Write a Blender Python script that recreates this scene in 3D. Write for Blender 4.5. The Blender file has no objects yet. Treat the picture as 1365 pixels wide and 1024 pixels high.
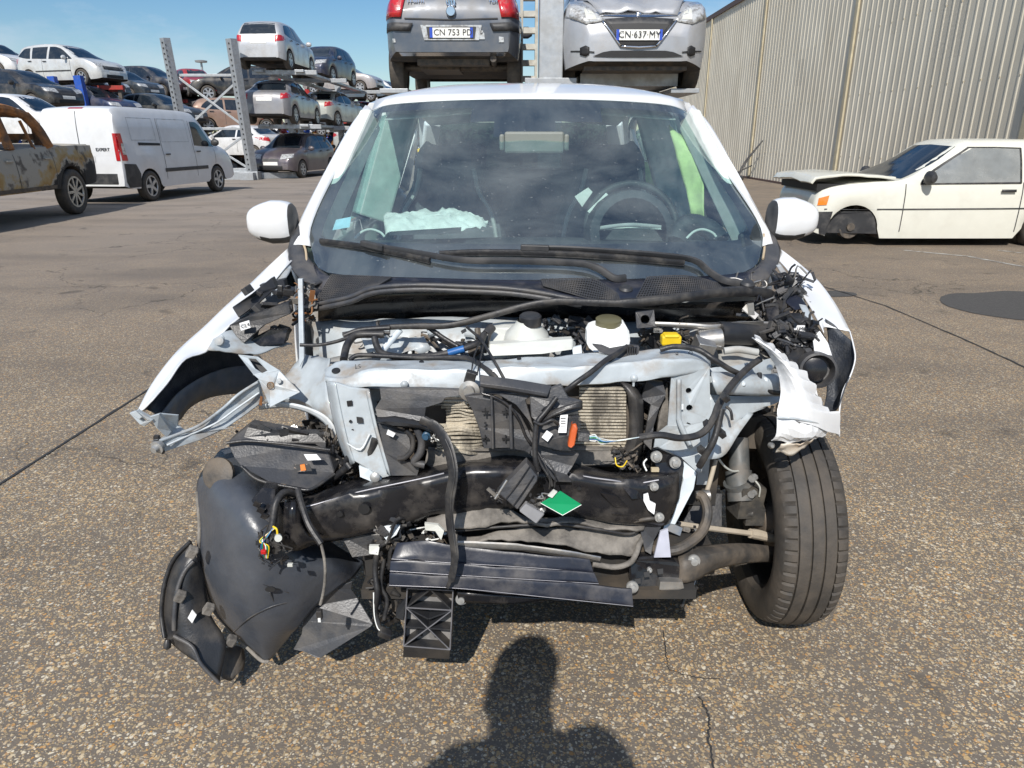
import bpy, bmesh, math, random
from mathutils import Vector, Matrix, noise
from mathutils.bvhtree import BVHTree
from mathutils.geometry import tessellate_polygon
random.seed(7)
S = bpy.context.scene
COL = S.collection
R = math.radians
# ------------------------------------------------------------ camera, sky, sun, exposure
CH, FP, HV = 1.33, 940.0, 184.0
PITCH = math.atan((512-HV)/FP)
cd = bpy.data.cameras.new('camera'); cam = bpy.data.objects.new('camera', cd); COL.objects.link(cam)
cam.location = (0, 0, CH); cam.rotation_euler = (math.pi/2-PITCH, 0, 0)
cd.sensor_width = 36; cd.lens = FP/1365*36; cd.clip_start = 0.02; cd.clip_end = 3000
S.camera = cam
SUN_EL, SUN_AZ = 43, 13      # light travels away from the camera, a little to the right
w = bpy.data.worlds.new('World'); S.world = w; w.use_nodes = True
nt = w.node_tree; N = nt.nodes; Lk = nt.links
bg = N['Background']
sky = N.new('ShaderNodeTexSky'); sky.sky_type = 'NISHITA'; sky.sun_disc = False
sky.sun_elevation = R(SUN_EL); sky.sun_rotation = R(180+SUN_AZ); sky.air_density = 1.0; sky.dust_density = 0.5; sky.ozone_density = 2.2
tc = N.new('ShaderNodeTexCoord'); mp = N.new('ShaderNodeMapping'); mp.inputs['Scale'].default_value = (1.1, 1.6, 3.6)
nz = N.new('ShaderNodeTexNoise'); nz.inputs['Scale'].default_value = 2.1; nz.inputs['Detail'].default_value = 9; nz.inputs['Roughness'].default_value = .62
cr = N.new('ShaderNodeValToRGB'); cr.color_ramp.elements[0].position = .50; cr.color_ramp.elements[1].position = .76
cr.color_ramp.elements[1].color = (.75, .75, .75, 1)
mx = N.new('ShaderNodeMixRGB'); mx.inputs[2].default_value = (6.5, 7.2, 8.2, 1)
Lk.new(tc.outputs['Generated'], mp.inputs[0]); Lk.new(mp.outputs[0], nz.inputs[0])
hs = N.new('ShaderNodeHueSaturation'); hs.inputs['Saturation'].default_value = 1.32; hs.inputs['Value'].default_value = 1.0; Lk.new(sky.outputs[0], hs.inputs['Color']); zs = N.new('ShaderNodeSeparateXYZ'); Lk.new(tc.outputs['Generated'], zs.inputs[0]); zr = N.new('ShaderNodeMapRange'); zr.inputs[1].default_value = .25; zr.inputs[2].default_value = .8; zr.inputs[3].default_value = 0; zr.inputs[4].default_value = .13; Lk.new(zs.outputs[2], zr.inputs[0]); za = N.new('ShaderNodeMath'); Lk.new(nz.outputs[0], za.inputs[0]); Lk.new(zr.outputs[0], za.inputs[1]); Lk.new(za.outputs[0], cr.inputs[0]); Lk.new(cr.outputs[0], mx.inputs[0]); Lk.new(hs.outputs[0], mx.inputs[1]); Lk.new(mx.outputs[0], bg.inputs[0])
bg.inputs[1].default_value = 0.10
sd = bpy.data.lights.new('sun', 'SUN'); sd.energy = 4.6; sd.angle = R(.53); sd.color = (1, .955, .89)
sun = bpy.data.objects.new('sun', sd); COL.objects.link(sun); sun.location = (-3, -12, 14)
ld = Vector((math.sin(R(SUN_AZ))*math.cos(R(SUN_EL)), math.cos(R(SUN_AZ))*math.cos(R(SUN_EL)), -math.sin(R(SUN_EL))))
sun.rotation_euler = ld.to_track_quat('-Z', 'Y').to_euler()
S.view_settings.view_transform = 'Standard'; S.view_settings.look = 'None'
S.view_settings.exposure = 0.08; S.view_settings.gamma = 1; S.view_settings.use_curve_mapping = False
S.render.resolution_x = 1024; S.render.resolution_y = 768

# ------------------------------------------------------------ helpers
CP, SP = math.cos(PITCH), math.sin(PITCH)
def ray(u, v):
    dx, dy = (u-682.5)/FP, (512-v)/FP
    return Vector((dx, CP+dy*SP, -SP+dy*CP))
def P(u, v, Y):
    r = ray(u, v); return Vector((0, 0, CH)) + r*(Y/r.y)
def PZ(u, v, z=0):
    r = ray(u, v); return Vector((0, 0, CH)) + r*((z-CH)/r.z)
def wmat(o):
    m = Matrix.Identity(4)
    while o is not None:
        m = o.matrix_basis @ m if o.parent is None else o.matrix_basis @ m
        o = o.parent
    return m
def link(name, me, parent=None):
    o = bpy.data.objects.new(name, me); COL.objects.link(o)
    if parent is not None: o.parent = parent
    return o
def thing(name, label, cat, loc=(0, 0, 0), rz=0, group=None):
    o = bpy.data.objects.new(name, None); COL.objects.link(o); o.empty_display_size = .1
    o.location = loc; o.rotation_euler = (0, 0, rz); o['label'] = label; o['category'] = cat
    if group: o['group'] = group
    return o
def tag(o, label, cat, group=None):
    o['label'] = label; o['category'] = cat
    if group: o['group'] = group
    return o
def mk(name, V, Fc, mat, parent=None, smooth=False, sharp=35, bevel=0, solid=0, sub=0, mats=None, fm=None):
    me = bpy.data.meshes.new(name)
    if parent is not None:
        M = wmat(parent).inverted(); V = [M @ Vector(v) for v in V]
    me.from_pydata([tuple(v) for v in V], [], [tuple(f) for f in Fc]); me.update()
    for m in (mats or [mat]): me.materials.append(m)
    if fm: me.polygons.foreach_set('material_index', fm)
    if smooth:
        me.polygons.foreach_set('use_smooth', [True]*len(me.polygons))
        if sharp: me.set_sharp_from_angle(angle=R(sharp))
    o = link(name, me, parent)
    if sub: m = o.modifiers.new('sub', 'SUBSURF'); m.levels = sub; m.render_levels = sub
    if solid: m = o.modifiers.new('sol', 'SOLIDIFY'); m.thickness = solid; m.offset = 0
    if bevel: m = o.modifiers.new('bev', 'BEVEL'); m.width = bevel; m.segments = 2; m.limit_method = 'ANGLE'; m.angle_limit = R(40)
    return o
class MB:
    def __init__(s): s.V = []; s.F = []; s.M = []
    def add(s, V, F, mi=0):
        b = len(s.V); s.V += [Vector(v) for v in V]; s.F += [tuple(b+i for i in f) for f in F]; s.M += [mi]*len(F)
        return s
    def box(s, c, d, rot=None, mi=0):
        M = Matrix.Identity(3) if rot is None else (rot if isinstance(rot, Matrix) else __import__('mathutils').Euler(rot).to_matrix())
        V = [Vector(c)+M @ Vector((d[0]/2*i, d[1]/2*j, d[2]/2*k)) for i in (-1, 1) for j in (-1, 1) for k in (-1, 1)]
        return s.add(V, [(0, 1, 3, 2), (4, 6, 7, 5), (0, 4, 5, 1), (2, 3, 7, 6), (0, 2, 6, 4), (1, 5, 7, 3)], mi)
    def bar(s, a, b, w, h, mi=0, up=(0, 0, 1)):
        a, b = Vector(a), Vector(b); d = b-a; L = d.length; d = d/L
        x = d.cross(Vector(up)); x = x.normalized() if x.length > 1e-4 else Vector((1, 0, 0)); z = x.cross(d)
        M = Matrix((x, d, z)).transposed()
        return s.box((a+b)/2, (w, L, h), M, mi)
    def cyl(s, a, b, r, r2=None, n=14, mi=0, cap=True):
        a, b = Vector(a), Vector(b); r2 = r if r2 is None else r2
        q = (b-a).to_track_quat('Z', 'Y')
        V = [a+q @ Vector((r*math.cos(t*2*math.pi/n), r*math.sin(t*2*math.pi/n), 0)) for t in range(n)]
        V += [b+q @ Vector((r2*math.cos(t*2*math.pi/n), r2*math.sin(t*2*math.pi/n), 0)) for t in range(n)]
        F = [(t, (t+1) % n, n+(t+1) % n, n+t) for t in range(n)]
        if cap: F += [tuple(range(n-1, -1, -1)), tuple(range(n, 2*n))]
        return s.add(V, F, mi)
    def lathe(s, c, axis, prof, n=24, mi=0):   # prof: (dist along axis, radius)
        c = Vector(c); q = Vector(axis).to_track_quat('Z', 'Y'); V = []; F = []
        for (h, r) in prof:
            V += [c+q @ Vector((r*math.cos(t*2*math.pi/n), r*math.sin(t*2*math.pi/n), h)) for t in range(n)]
        for i in range(len(prof)-1):
            F += [(i*n+t, i*n+(t+1) % n, (i+1)*n+(t+1) % n, (i+1)*n+t) for t in range(n)]
        return s.add(V, F, mi)
    def tube(s, pts, r, n=8, res=5, mi=0, flat=1.0):
        p = crv(pts, res); rs = r if isinstance(r, (list, tuple)) else None
        m = len(p); V = []; F = []; up = None
        for i, q in enumerate(p):
            t = (p[min(i+1, m-1)]-p[max(i-1, 0)]).normalized()
            if up is None:
                up = t.cross(Vector((0, 1, .01))); up = up.normalized() if up.length > 1e-3 else Vector((1, 0, 0))
            up = (up-t*up.dot(t)).normalized(); sd_ = t.cross(up)
            rr = r if rs is None else rs[0]+(rs[-1]-rs[0])*i/(m-1) if len(rs) == 2 else rs[min(int(i/(m-1)*(len(rs)-1)+.5), len(rs)-1)]
            V += [q+up*rr*math.cos(k*2*math.pi/n)+sd_*rr*flat*math.sin(k*2*math.pi/n) for k in range(n)]
        for i in range(m-1): F += [(i*n+k, i*n+(k+1) % n, (i+1)*n+(k+1) % n, (i+1)*n+k) for k in range(n)]
        F += [tuple(range(n-1, -1, -1)), tuple((m-1)*n+k for k in range(n))]
        return s.add(V, F, mi)
    def build(s, name, mat, parent=None, smooth=False, **k):
        if isinstance(mat, (list, tuple)): return mk(name, s.V, s.F, None, parent, smooth, mats=list(mat), fm=s.M, **k)
        return mk(name, s.V, s.F, mat, parent, smooth, **k)
def crv(pts, res=5):
    p = [Vector(q) for q in pts]
    if len(p) < 3 or res < 2: return p
    out = []
    e = [2*p[0]-p[1]]+p+[2*p[-1]-p[-2]]
    for i in range(1, len(e)-2):
        a, b, c, d = e[i-1], e[i], e[i+1], e[i+2]
        for k in range(res):
            t = k/res
            out.append(.5*((2*b)+(c-a)*t+(2*a-5*b+4*c-d)*t*t+(3*b-a-3*c+d)*t**3))
    return out+[p[-1]]
def px(pts): return [P(*q) for q in pts]
def rs(line, n):     # resample a polyline to n points by smooth curve
    c = crv(line, 8); L = [0]
    for i in range(1, len(c)): L.append(L[-1]+(c[i]-c[i-1]).length)
    o = []; j = 0
    for k in range(n):
        t = L[-1]*k/(n-1)
        while j < len(L)-2 and L[j+1] < t: j += 1
        f = (t-L[j])/max(L[j+1]-L[j], 1e-9); o.append(c[j].lerp(c[j+1], min(max(f, 0), 1)))
    return o
def sheet(name, rows, mat, parent, n=12, m=None, thick=.002, crumple=0, cs=25, bevel=0, raw=False, seed=0, smooth=True):
    """rows: list of polylines (pixel,pixel,distance) or points when raw; lofted smoothly"""
    rr = [rs(r if raw else px(r), n) for r in rows]
    m = m or (len(rows)-1)*3+1
    cols = [rs([r[i] for r in rr], m) for i in range(n)]
    V = [cols[i][j] for i in range(n) for j in range(m)]
    if crumple:
        V = [v+Vector((0, 1, .5))*crumple*noise.noise(v*cs+Vector((seed, 0, 0)))+Vector((0, 0, 1))*crumple*.6*noise.noise(v*cs*2.3+Vector((9+seed, 3, 0))) for v in V]
    F = [(i*m+j, (i+1)*m+j, (i+1)*m+j+1, i*m+j+1) for i in range(n-1) for j in range(m-1)]
    return mk(name, V, F, mat, parent, smooth, 50, solid=thick, bevel=bevel)
def plate(name, pts, mat, parent, t=.003, holes=(), bevel=0, d=(0, 1, 0), raw=False, crumple=0, mats=None, smooth=False):
    loops = [[Vector(q) if raw else P(*q) for q in pts]]+[[Vector(q) if raw else P(*q) for q in h] for h in holes]
    # orientation: outer loop normal towards the camera
    tri = tessellate_polygon(loops); V = [v for l in loops for v in l]
    if crumple: V = [v+Vector((0, crumple*noise.noise(v*40), 0)) for v in V]
    n = len(V); D = Vector(d)*t; V2 = V+[v+D for v in V]
    F = []
    for a, b, c in tri:
        nn = (V[b]-V[a]).cross(V[c]-V[a])
        if nn.dot(D) > 0: a, b, c = a, c, b
        F += [(a, b, c), (c+n, b+n, a+n)]
    base = 0
    for li, l in enumerate(loops):
        k = len(l); ar = Vector((0, 0, 0))
        for i in range(k): ar += l[i].cross(l[(i+1) % k])
        fl = (ar.dot(D) > 0) != (li > 0)
        for i in range(k):
            a, b = base+i, base+(i+1) % k
            F.append((b, a, a+n, b+n) if not fl else (a, b, b+n, a+n))
        base += k
    o = mk(name, V2, F, mat, parent, smooth, 30)
    if bevel: m = o.modifiers.new('bev', 'BEVEL'); m.width = bevel; m.segments = 1; m.limit_method = 'ANGLE'; m.angle_limit = R(50)
    return o
def circ(u, v, Y, r, n=12, asp=1.0): return [(u+r*math.cos(i*2*math.pi/n), v+r*asp*math.sin(i*2*math.pi/n), Y) for i in range(n)]
def tube(name, pts, r, mat, parent, n=8, res=5, raw=False, flat=1.0, smooth=True):
    return MB().tube(pts if raw else px(pts), r, n, res, flat=flat).build(name, mat, parent, smooth, sharp=60)
def text(name, body, size, mat, parent, M, ext=.0006, align='CENTER'):
    cu = bpy.data.curves.new(name, 'FONT'); cu.body = body; cu.size = size; cu.extrude = ext; cu.align_x = align; cu.align_y = 'CENTER'; cu.resolution_u = 2
    o = bpy.data.objects.new('tmp', cu); COL.objects.link(o)
    me = bpy.data.meshes.new_from_object(o.evaluated_get(bpy.context.evaluated_depsgraph_get())); bpy.data.objects.remove(o)
    Mi = (wmat(parent).inverted() if parent is not None else Matrix.Identity(4)) @ M
    me.transform(Mi); me.materials.clear(); me.materials.append(mat); me.name = name
    return link(name, me, parent)
def pm(pos, right, up):    # placement matrix for text: x = right, y = up
    r_, u_ = Vector(right).normalized(), Vector(up).normalized(); n_ = r_.cross(u_).normalized(); u_ = n_.cross(r_)
    M = Matrix((r_, u_, n_)).transposed().to_4x4(); M.translation = Vector(pos); return M
def copy_tree(o, parent=None, color=None):
    c = o.copy(); COL.objects.link(c); c.parent = parent
    if color: c.color = color
    for ch in list(o.children): copy_tree(ch, c, color)
    return c
def structure(o): o['kind'] = 'structure'; return o
def stuff(o): o['kind'] = 'stuff'; return o

# ------------------------------------------------------------ materials
def mat(name, col, rough=.5, metal=0, dirt=None, df=.5, ds=8, lo=.45, hi=.65, bump=0, bs=60, coat=0, var=.12, spec=.5, objcol=False, trans=0, stretch=None, drough=.85, emit=0):
    m = bpy.data.materials.new(name); m.use_nodes = True; t = m.node_tree; n = t.nodes; l = t.links
    b = n['Principled BSDF']; b.inputs['Roughness'].default_value = rough; b.inputs['Metallic'].default_value = metal
    b.inputs['Coat Weight'].default_value = coat; b.inputs['Coat Roughness'].default_value = .04; b.inputs['Specular IOR Level'].default_value = spec
    b.inputs['Transmission Weight'].default_value = trans
    if emit: b.inputs['Emission Strength'].default_value = emit; b.inputs['Emission Color'].default_value = (*col, 1)
    g = n.new('ShaderNodeNewGeometry'); c = n.new('ShaderNodeMapping'); l.new((n.new('ShaderNodeTexCoord')).outputs['Object'], c.inputs[0])
    if stretch: c.inputs['Scale'].default_value = stretch
    nz = n.new('ShaderNodeTexNoise'); nz.inputs['Scale'].default_value = ds; nz.inputs['Detail'].default_value = 8; nz.inputs['Roughness'].default_value = .6
    l.new(c.outputs[0], nz.inputs[0])
    if objcol:
        oi = n.new('ShaderNodeObjectInfo'); src = oi.outputs['Color']
    else:
        rg = n.new('ShaderNodeRGB'); rg.outputs[0].default_value = (*col, 1); src = rg.outputs[0]
    hv = n.new('ShaderNodeHueSaturation'); l.new(src, hv.inputs['Color'])
    n2 = n.new('ShaderNodeTexNoise'); n2.inputs['Scale'].default_value = ds*2.7; n2.inputs['Detail'].default_value = 5; l.new(c.outputs[0], n2.inputs[0])
    mr = n.new('ShaderNodeMapRange'); mr.inputs[1].default_value = .3; mr.inputs[2].default_value = .7; mr.inputs[3].default_value = 1-var; mr.inputs[4].default_value = 1+var
    l.new(n2.outputs[0], mr.inputs[0]); l.new(mr.outputs[0], hv.inputs['Value']); out = hv.outputs[0]
    if dirt:
        rp = n.new('ShaderNodeMapRange'); rp.inputs[1].default_value = lo; rp.inputs[2].default_value = hi; rp.inputs[3].default_value = 0; rp.inputs[4].default_value = df
        l.new(nz.outputs[0], rp.inputs[0]); mx = n.new('ShaderNodeMixRGB'); l.new(rp.outputs[0], mx.inputs[0]); l.new(out, mx.inputs[1]); mx.inputs[2].default_value = (*dirt, 1)
        out = mx.outputs[0]
        m2 = n.new('ShaderNodeMapRange'); m2.inputs[3].default_value = rough; m2.inputs[4].default_value = drough; l.new(rp.outputs[0], m2.inputs[0]); l.new(m2.outputs[0], b.inputs['Roughness'])
    l.new(out, b.inputs['Base Color'])
    if bump:
        n3 = n.new('ShaderNodeTexNoise'); n3.inputs['Scale'].default_value = bs; n3.inputs['Detail'].default_value = 4; l.new(c.outputs[0], n3.inputs[0])
        bp = n.new('ShaderNodeBump'); bp.inputs['Strength'].default_value = bump; bp.inputs['Distance'].default_value = .01; l.new(n3.outputs[0], bp.inputs['Height']); l.new(bp.outputs[0], b.inputs['Normal'])
    return m
DUST = (.30, .25, .19)
M = {}
M['paint'] = mat('car_paint', (.5, .5, .5), .34, .25, (.24, .21, .17), .42, 3, .42, .72, coat=.6, var=.05, objcol=True)
M['white'] = mat('white_paint', (.74, .75, .76), .28, 0, DUST, .16, 5, .5, .8, coat=.8, var=.02)
M['bay'] = mat('bay_paint', (.41, .45, .475), .36, 0, (.25, .19, .13), .7, 13, .5, .68, coat=.15, var=.08, bump=.07, bs=28)
M['dark_in'] = mat('underseal', (.03, .036, .048), .5, 0, (.12, .12, .12), .5, 20, .45, .7, bump=.3, bs=200)
M['plastic'] = mat('black_plastic', (.022, .023, .026), .34, 0, (.17, .145, .115), .34, 14, .46, .74, bump=.10, bs=220, drough=.8)
M['plastic2'] = mat('grey_plastic', (.048, .050, .056), .40, 0, (.20, .175, .145), .42, 12, .44, .72, bump=.12, bs=180)
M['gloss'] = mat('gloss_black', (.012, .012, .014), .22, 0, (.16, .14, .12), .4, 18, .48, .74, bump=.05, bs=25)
M['navy'] = mat('navy_plastic', (.015, .018, .030), .3, 0, (.22, .2, .18), .4, 10, .5, .75, bump=.06, bs=40)
M['rubber'] = mat('rubber', (.020, .020, .022), .45, 0, (.15, .135, .115), .42, 22, .45, .72, bump=.1, bs=120)
M['tyre'] = mat('tyre_rubber', (.048, .043, .038), .70, 0, (.15, .12, .09), .5, 14, .38, .72, bump=.15, bs=90)
M['dusty_tyre'] = mat('dusty_tyre', (.12, .095, .07), .85, 0, (.3, .24, .17), .7, 12, .35, .6, bump=.2)
M['steel'] = mat('galvanised', (.42, .44, .46), .42, .6, (.3, .3, .29), .5, 6, .4, .65, bump=.06, bs=70, var=.12)
M['metal'] = mat('bare_metal', (.48, .47, .45), .35, .85, (.3, .25, .19), .5, 30, .4, .7)
M['bolt'] = mat('bolt_zinc', (.42, .42, .41), .35, .5, (.5, .48, .44), .4, 30)
M['iron'] = mat('dirty_iron', (.07, .065, .06), .55, .3, (.24, .19, .14), .6, 14, .4, .65, bump=.2, bs=60)
M['rust'] = mat('rust', (.22, .09, .03), .85, 0, (.35, .2, .1), .6, 20)
M['fins'] = mat('radiator_fins', (.62, .56, .45), .5, .25, (.10, .09, .08), .8, 26, .46, .62, bump=.4, bs=300, stretch=(1, 1, .4))
M['foam'] = mat('dirty_foam', (.23, .21, .185), .9, 0, (.07, .065, .06), .8, 16, .42, .62, bump=.4, bs=70)
M['cloth'] = mat('airbag_cloth', (.86, .87, .84), .8, 0, (.6, .6, .58), .3, 8, bump=.15, bs=50)
M['lime'] = mat('lime_cloth', (.66, .82, .36), .8, 0, (.5, .6, .3), .5, 12, bump=.2)
M['hdpe'] = mat('milky_plastic', (.58, .59, .55), .35, 0, (.45, .43, .36), .5, 10, var=.04)
M['yellow'] = mat('yellow_plastic', (.80, .55, .02), .4)
M['orange'] = mat('orange_connector', (.55, .10, .02), .4)
M['red'] = mat('red_plastic', (.5, .015, .015), .3)
M['green'] = mat('circuit_green', (.0, .27, .10), .35, var=.06)
M['label'] = mat('label_paper', (.80, .80, .80), .6, var=.02)
M['ink'] = mat('ink', (.02, .02, .02), .6)
M['blue'] = mat('blue_wire', (.02, .12, .35), .4)
M['sticker'] = mat('pale_blue_sticker', (.42, .68, .80), .5)
M['darkglass'] = mat('dark_glass', (.012, .018, .026), .06, 0, (.15, .15, .14), .22, 5, .5, .8, coat=.0, spec=.9, var=.0)
M['lamp'] = mat('headlamp', (.55, .56, .56), .2, .2, (.16, .15, .14), .8, 18, .45, .6, coat=1)
M['taillamp'] = mat('tail_lamp', (.48, .012, .018), .12, 0, (.2, .01, .01), .7, 22, coat=1)
M['amber'] = mat('amber_lamp', (.75, .22, .02), .2, coat=1)
M['chrome'] = mat('chrome', (.75, .76, .78), .15, 1, var=.02)
M['rim'] = mat('alloy_rim', (.5, .51, .53), .35, .7, (.2, .17, .13), .4, 10)
M['rimdark'] = mat('rim_gap', (.015, .015, .016), .6)
M['under'] = mat('underbody', (.03, .028, .026), .8, 0, (.12, .09, .06), .6, 6)
M['trim'] = mat('trim_plastic', (.03, .031, .034), .5, 0, (.14, .13, .12), .4, 8)
M['plate'] = mat('plate_white', (.80, .80, .76), .4, 0, (.4, .38, .34), .25, 20)
M['plateblue'] = mat('plate_blue', (.02, .07, .45), .4)
M['seat'] = mat('seat_fabric', (.12, .125, .14), .9, bump=.2, bs=200)
M['seatpipe'] = mat('seat_piping', (.42, .42, .42), .8)
M['dash'] = mat('dashboard', (.045, .05, .056), .6, bump=.1, bs=150)
M['liner'] = mat('headliner', (.62, .65, .62), .9)
M['burnt'] = mat('burnt_metal', (.075, .065, .06), .8, 0, (.40, .25, .10), .95, 2.3, .47, .56, bump=.5, bs=12, var=.5)
def burnt():
    m = mat('burnt_bodywork', (.03, .028, .026), .8, bump=.4, bs=14, var=.4); n = m.node_tree.nodes; l = m.node_tree.links; b = n['Principled BSDF']; src = b.inputs['Base Color'].links[0].from_socket
    tc = n.new('ShaderNodeTexCoord'); sp = n.new('ShaderNodeSeparateXYZ'); l.new(tc.outputs['Object'], sp.inputs[0])
    nz = n.new('ShaderNodeTexNoise'); nz.inputs['Scale'].default_value = 1.7; nz.inputs['Detail'].default_value = 10; nz.inputs['Roughness'].default_value = .65; l.new(tc.outputs['Object'], nz.inputs[0])
    a = n.new('ShaderNodeMath'); a.operation = 'MULTIPLY_ADD'; l.new(sp.outputs[2], a.inputs[0]); a.inputs[1].default_value = .75; l.new(nz.outputs[0], a.inputs[2])
    r = n.new('ShaderNodeValToRGB'); e = r.color_ramp.elements; e[0].position = .97; e[0].color = (.022, .021, .02, 1); e[1].position = 1.0; e[1].color = (.40, .37, .31, 1)
    s2 = n.new('ShaderNodeMath'); s2.operation = 'MULTIPLY'; ax_ = n.new('ShaderNodeMapRange'); l.new(sp.outputs[0], ax_.inputs[0]); ax_.inputs[1].default_value = -1.2; ax_.inputs[2].default_value = -.6; ax_.inputs[3].default_value = -.14; ax_.inputs[4].default_value = .14; ad_ = n.new('ShaderNodeMath'); l.new(a.outputs[0], ad_.inputs[0]); l.new(ax_.outputs[0], ad_.inputs[1]); l.new(ad_.outputs[0], s2.inputs[0]); s2.inputs[1].default_value = .80
    e[0].position = .78; e[1].position = .81; q = e.new(.86); q.color = (.36, .22, .07, 1); q = e.new(.93); q.color = (.40, .30, .15, 1); q = e.new(.98); q.color = (.40, .37, .31, 1)
    l.new(s2.outputs[0], r.inputs[0])
    n2 = n.new('ShaderNodeTexNoise'); n2.inputs['Scale'].default_value = 5; n2.inputs['Detail'].default_value = 8; l.new(tc.outputs['Object'], n2.inputs[0]); mr = n.new('ShaderNodeMapRange'); mr.inputs[1].default_value = .58; mr.inputs[2].default_value = .68; mr.inputs[4].default_value = .8; l.new(n2.outputs[0], mr.inputs[0])
    mx = n.new('ShaderNodeMixRGB'); l.new(mr.outputs[0], mx.inputs[0]); l.new(r.outputs[0], mx.inputs[1]); mx.inputs[2].default_value = (.06, .05, .04, 1); l.new(mx.outputs[0], b.inputs['Base Color']); return m
M['burnt'] = burnt()
M['burntrust'] = mat('burnt_rust', (.36, .15, .045), .85, 0, (.10, .07, .05), .8, 4, .42, .6, bump=.4, bs=20, var=.4)
M['dustyglass'] = mat('dusty_glass', (.20, .215, .22), .12, 0, (.32, .32, .30), .5, 3, .4, .7, spec=.8)
M['cream'] = mat('cream_paint', (.68, .675, .60), .35, 0, DUST, .15, 4, .5, .8, coat=.5, var=.02)
M['vanwhite'] = mat('van_white', (.68, .69, .70), .35, 0, (.4, .37, .32), .2, 2.5, .45, .7, coat=.4, var=.03)
M['bluepost'] = mat('blue_post', (.01, .08, .42), .5, 0, (.1, .12, .2), .4, 6)
M['redbeam'] = mat('red_beam', (.36, .03, .02), .55, 0, (.15, .05, .03), .5, 6)
M['tar'] = mat('tar', (.035, .034, .034), .7, bump=.3, bs=80)
M['linepaint'] = mat('worn_line_paint', (.42, .41, .38), .8, 0, (.17, .15, .13), .95, 9, .42, .58)
M['skin'] = mat('skin', (.55, .35, .26), .6)
M['jacket'] = mat('dark_jacket', (.04, .05, .07), .85)
M['jeans'] = mat('jeans', (.05, .08, .15), .9)
M['hair'] = mat('hair', (.03, .02, .015), .8)

def glassmat(name, tint, dust_haze=.05, ior=1.5, gl=1.0):
    m = bpy.data.materials.new(name); m.use_nodes = True; t = m.node_tree; n = t.nodes; l = t.links
    n.remove(n['Principled BSDF']); out = n['Material Output']
    tr = n.new('ShaderNodeBsdfTransparent'); tr.inputs[0].default_value = (*tint, 1)
    gs = n.new('ShaderNodeBsdfGlossy'); gs.inputs['Roughness'].default_value = .01; gs.inputs[0].default_value = (gl*.84, gl*.96, gl, 1)
    lw = n.new('ShaderNodeLayerWeight'); pw = n.new('ShaderNodeMath'); pw.operation = 'POWER'; l.new(lw.outputs['Facing'], pw.inputs[0]); pw.inputs[1].default_value = 5
    fr = n.new('ShaderNodeMath'); fr.operation = 'MULTIPLY_ADD'; l.new(pw.outputs[0], fr.inputs[0]); fr.inputs[1].default_value = 1-ior; fr.inputs[2].default_value = ior
    mx = n.new('ShaderNodeMixShader'); l.new(fr.outputs[0], mx.inputs[0]); l.new(tr.outputs[0], mx.inputs[1]); l.new(gs.outputs[0], mx.inputs[2])
    df = n.new('ShaderNodeBsdfDiffuse'); df.inputs[0].default_value = (.5, .52, .5, 1)
    tc = n.new('ShaderNodeTexCoord'); nz = n.new('ShaderNodeTexNoise'); nz.inputs['Scale'].default_value = 5; nz.inputs['Detail'].default_value = 9; l.new(tc.outputs['Object'], nz.inputs[0])
    n2 = n.new('ShaderNodeTexNoise'); n2.inputs['Scale'].default_value = 90; n2.inputs['Detail'].default_value = 2; l.new(tc.outputs['Object'], n2.inputs[0])
    r2 = n.new('ShaderNodeMapRange'); r2.inputs[1].default_value = .68; r2.inputs[2].default_value = .8; r2.inputs[3].default_value = 0; r2.inputs[4].default_value = .35; l.new(n2.outputs[0], r2.inputs[0])
    rp = n.new('ShaderNodeMapRange'); rp.inputs[1].default_value = .4; rp.inputs[2].default_value = .75; rp.inputs[3].default_value = dust_haze*.3; rp.inputs[4].default_value = dust_haze*1.6; l.new(nz.outputs[0], rp.inputs[0])  # dust film; on the windscreen its veil also stands in for hazy sky reflection
    ad = n.new('ShaderNodeMath'); ad.operation = 'ADD'; l.new(rp.outputs[0], ad.inputs[0]); l.new(r2.outputs[0], ad.inputs[1])
    m3 = n.new('ShaderNodeMixShader'); l.new(ad.outputs[0], m3.inputs[0]); l.new(mx.outputs[0], m3.inputs[1]); l.new(df.outputs[0], m3.inputs[2])
    l.new(m3.outputs[0], out.inputs[0]); return m
M['glass'] = glassmat('windshield_glass', (.82, .98, .94), .085, .22)
M['tailglass'] = glassmat('tailgate_glass', (.22, .28, .28), .03, .05)
M['sideglass'] = glassmat('side_glass', (.72, .86, .82), .02, .05)

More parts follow.
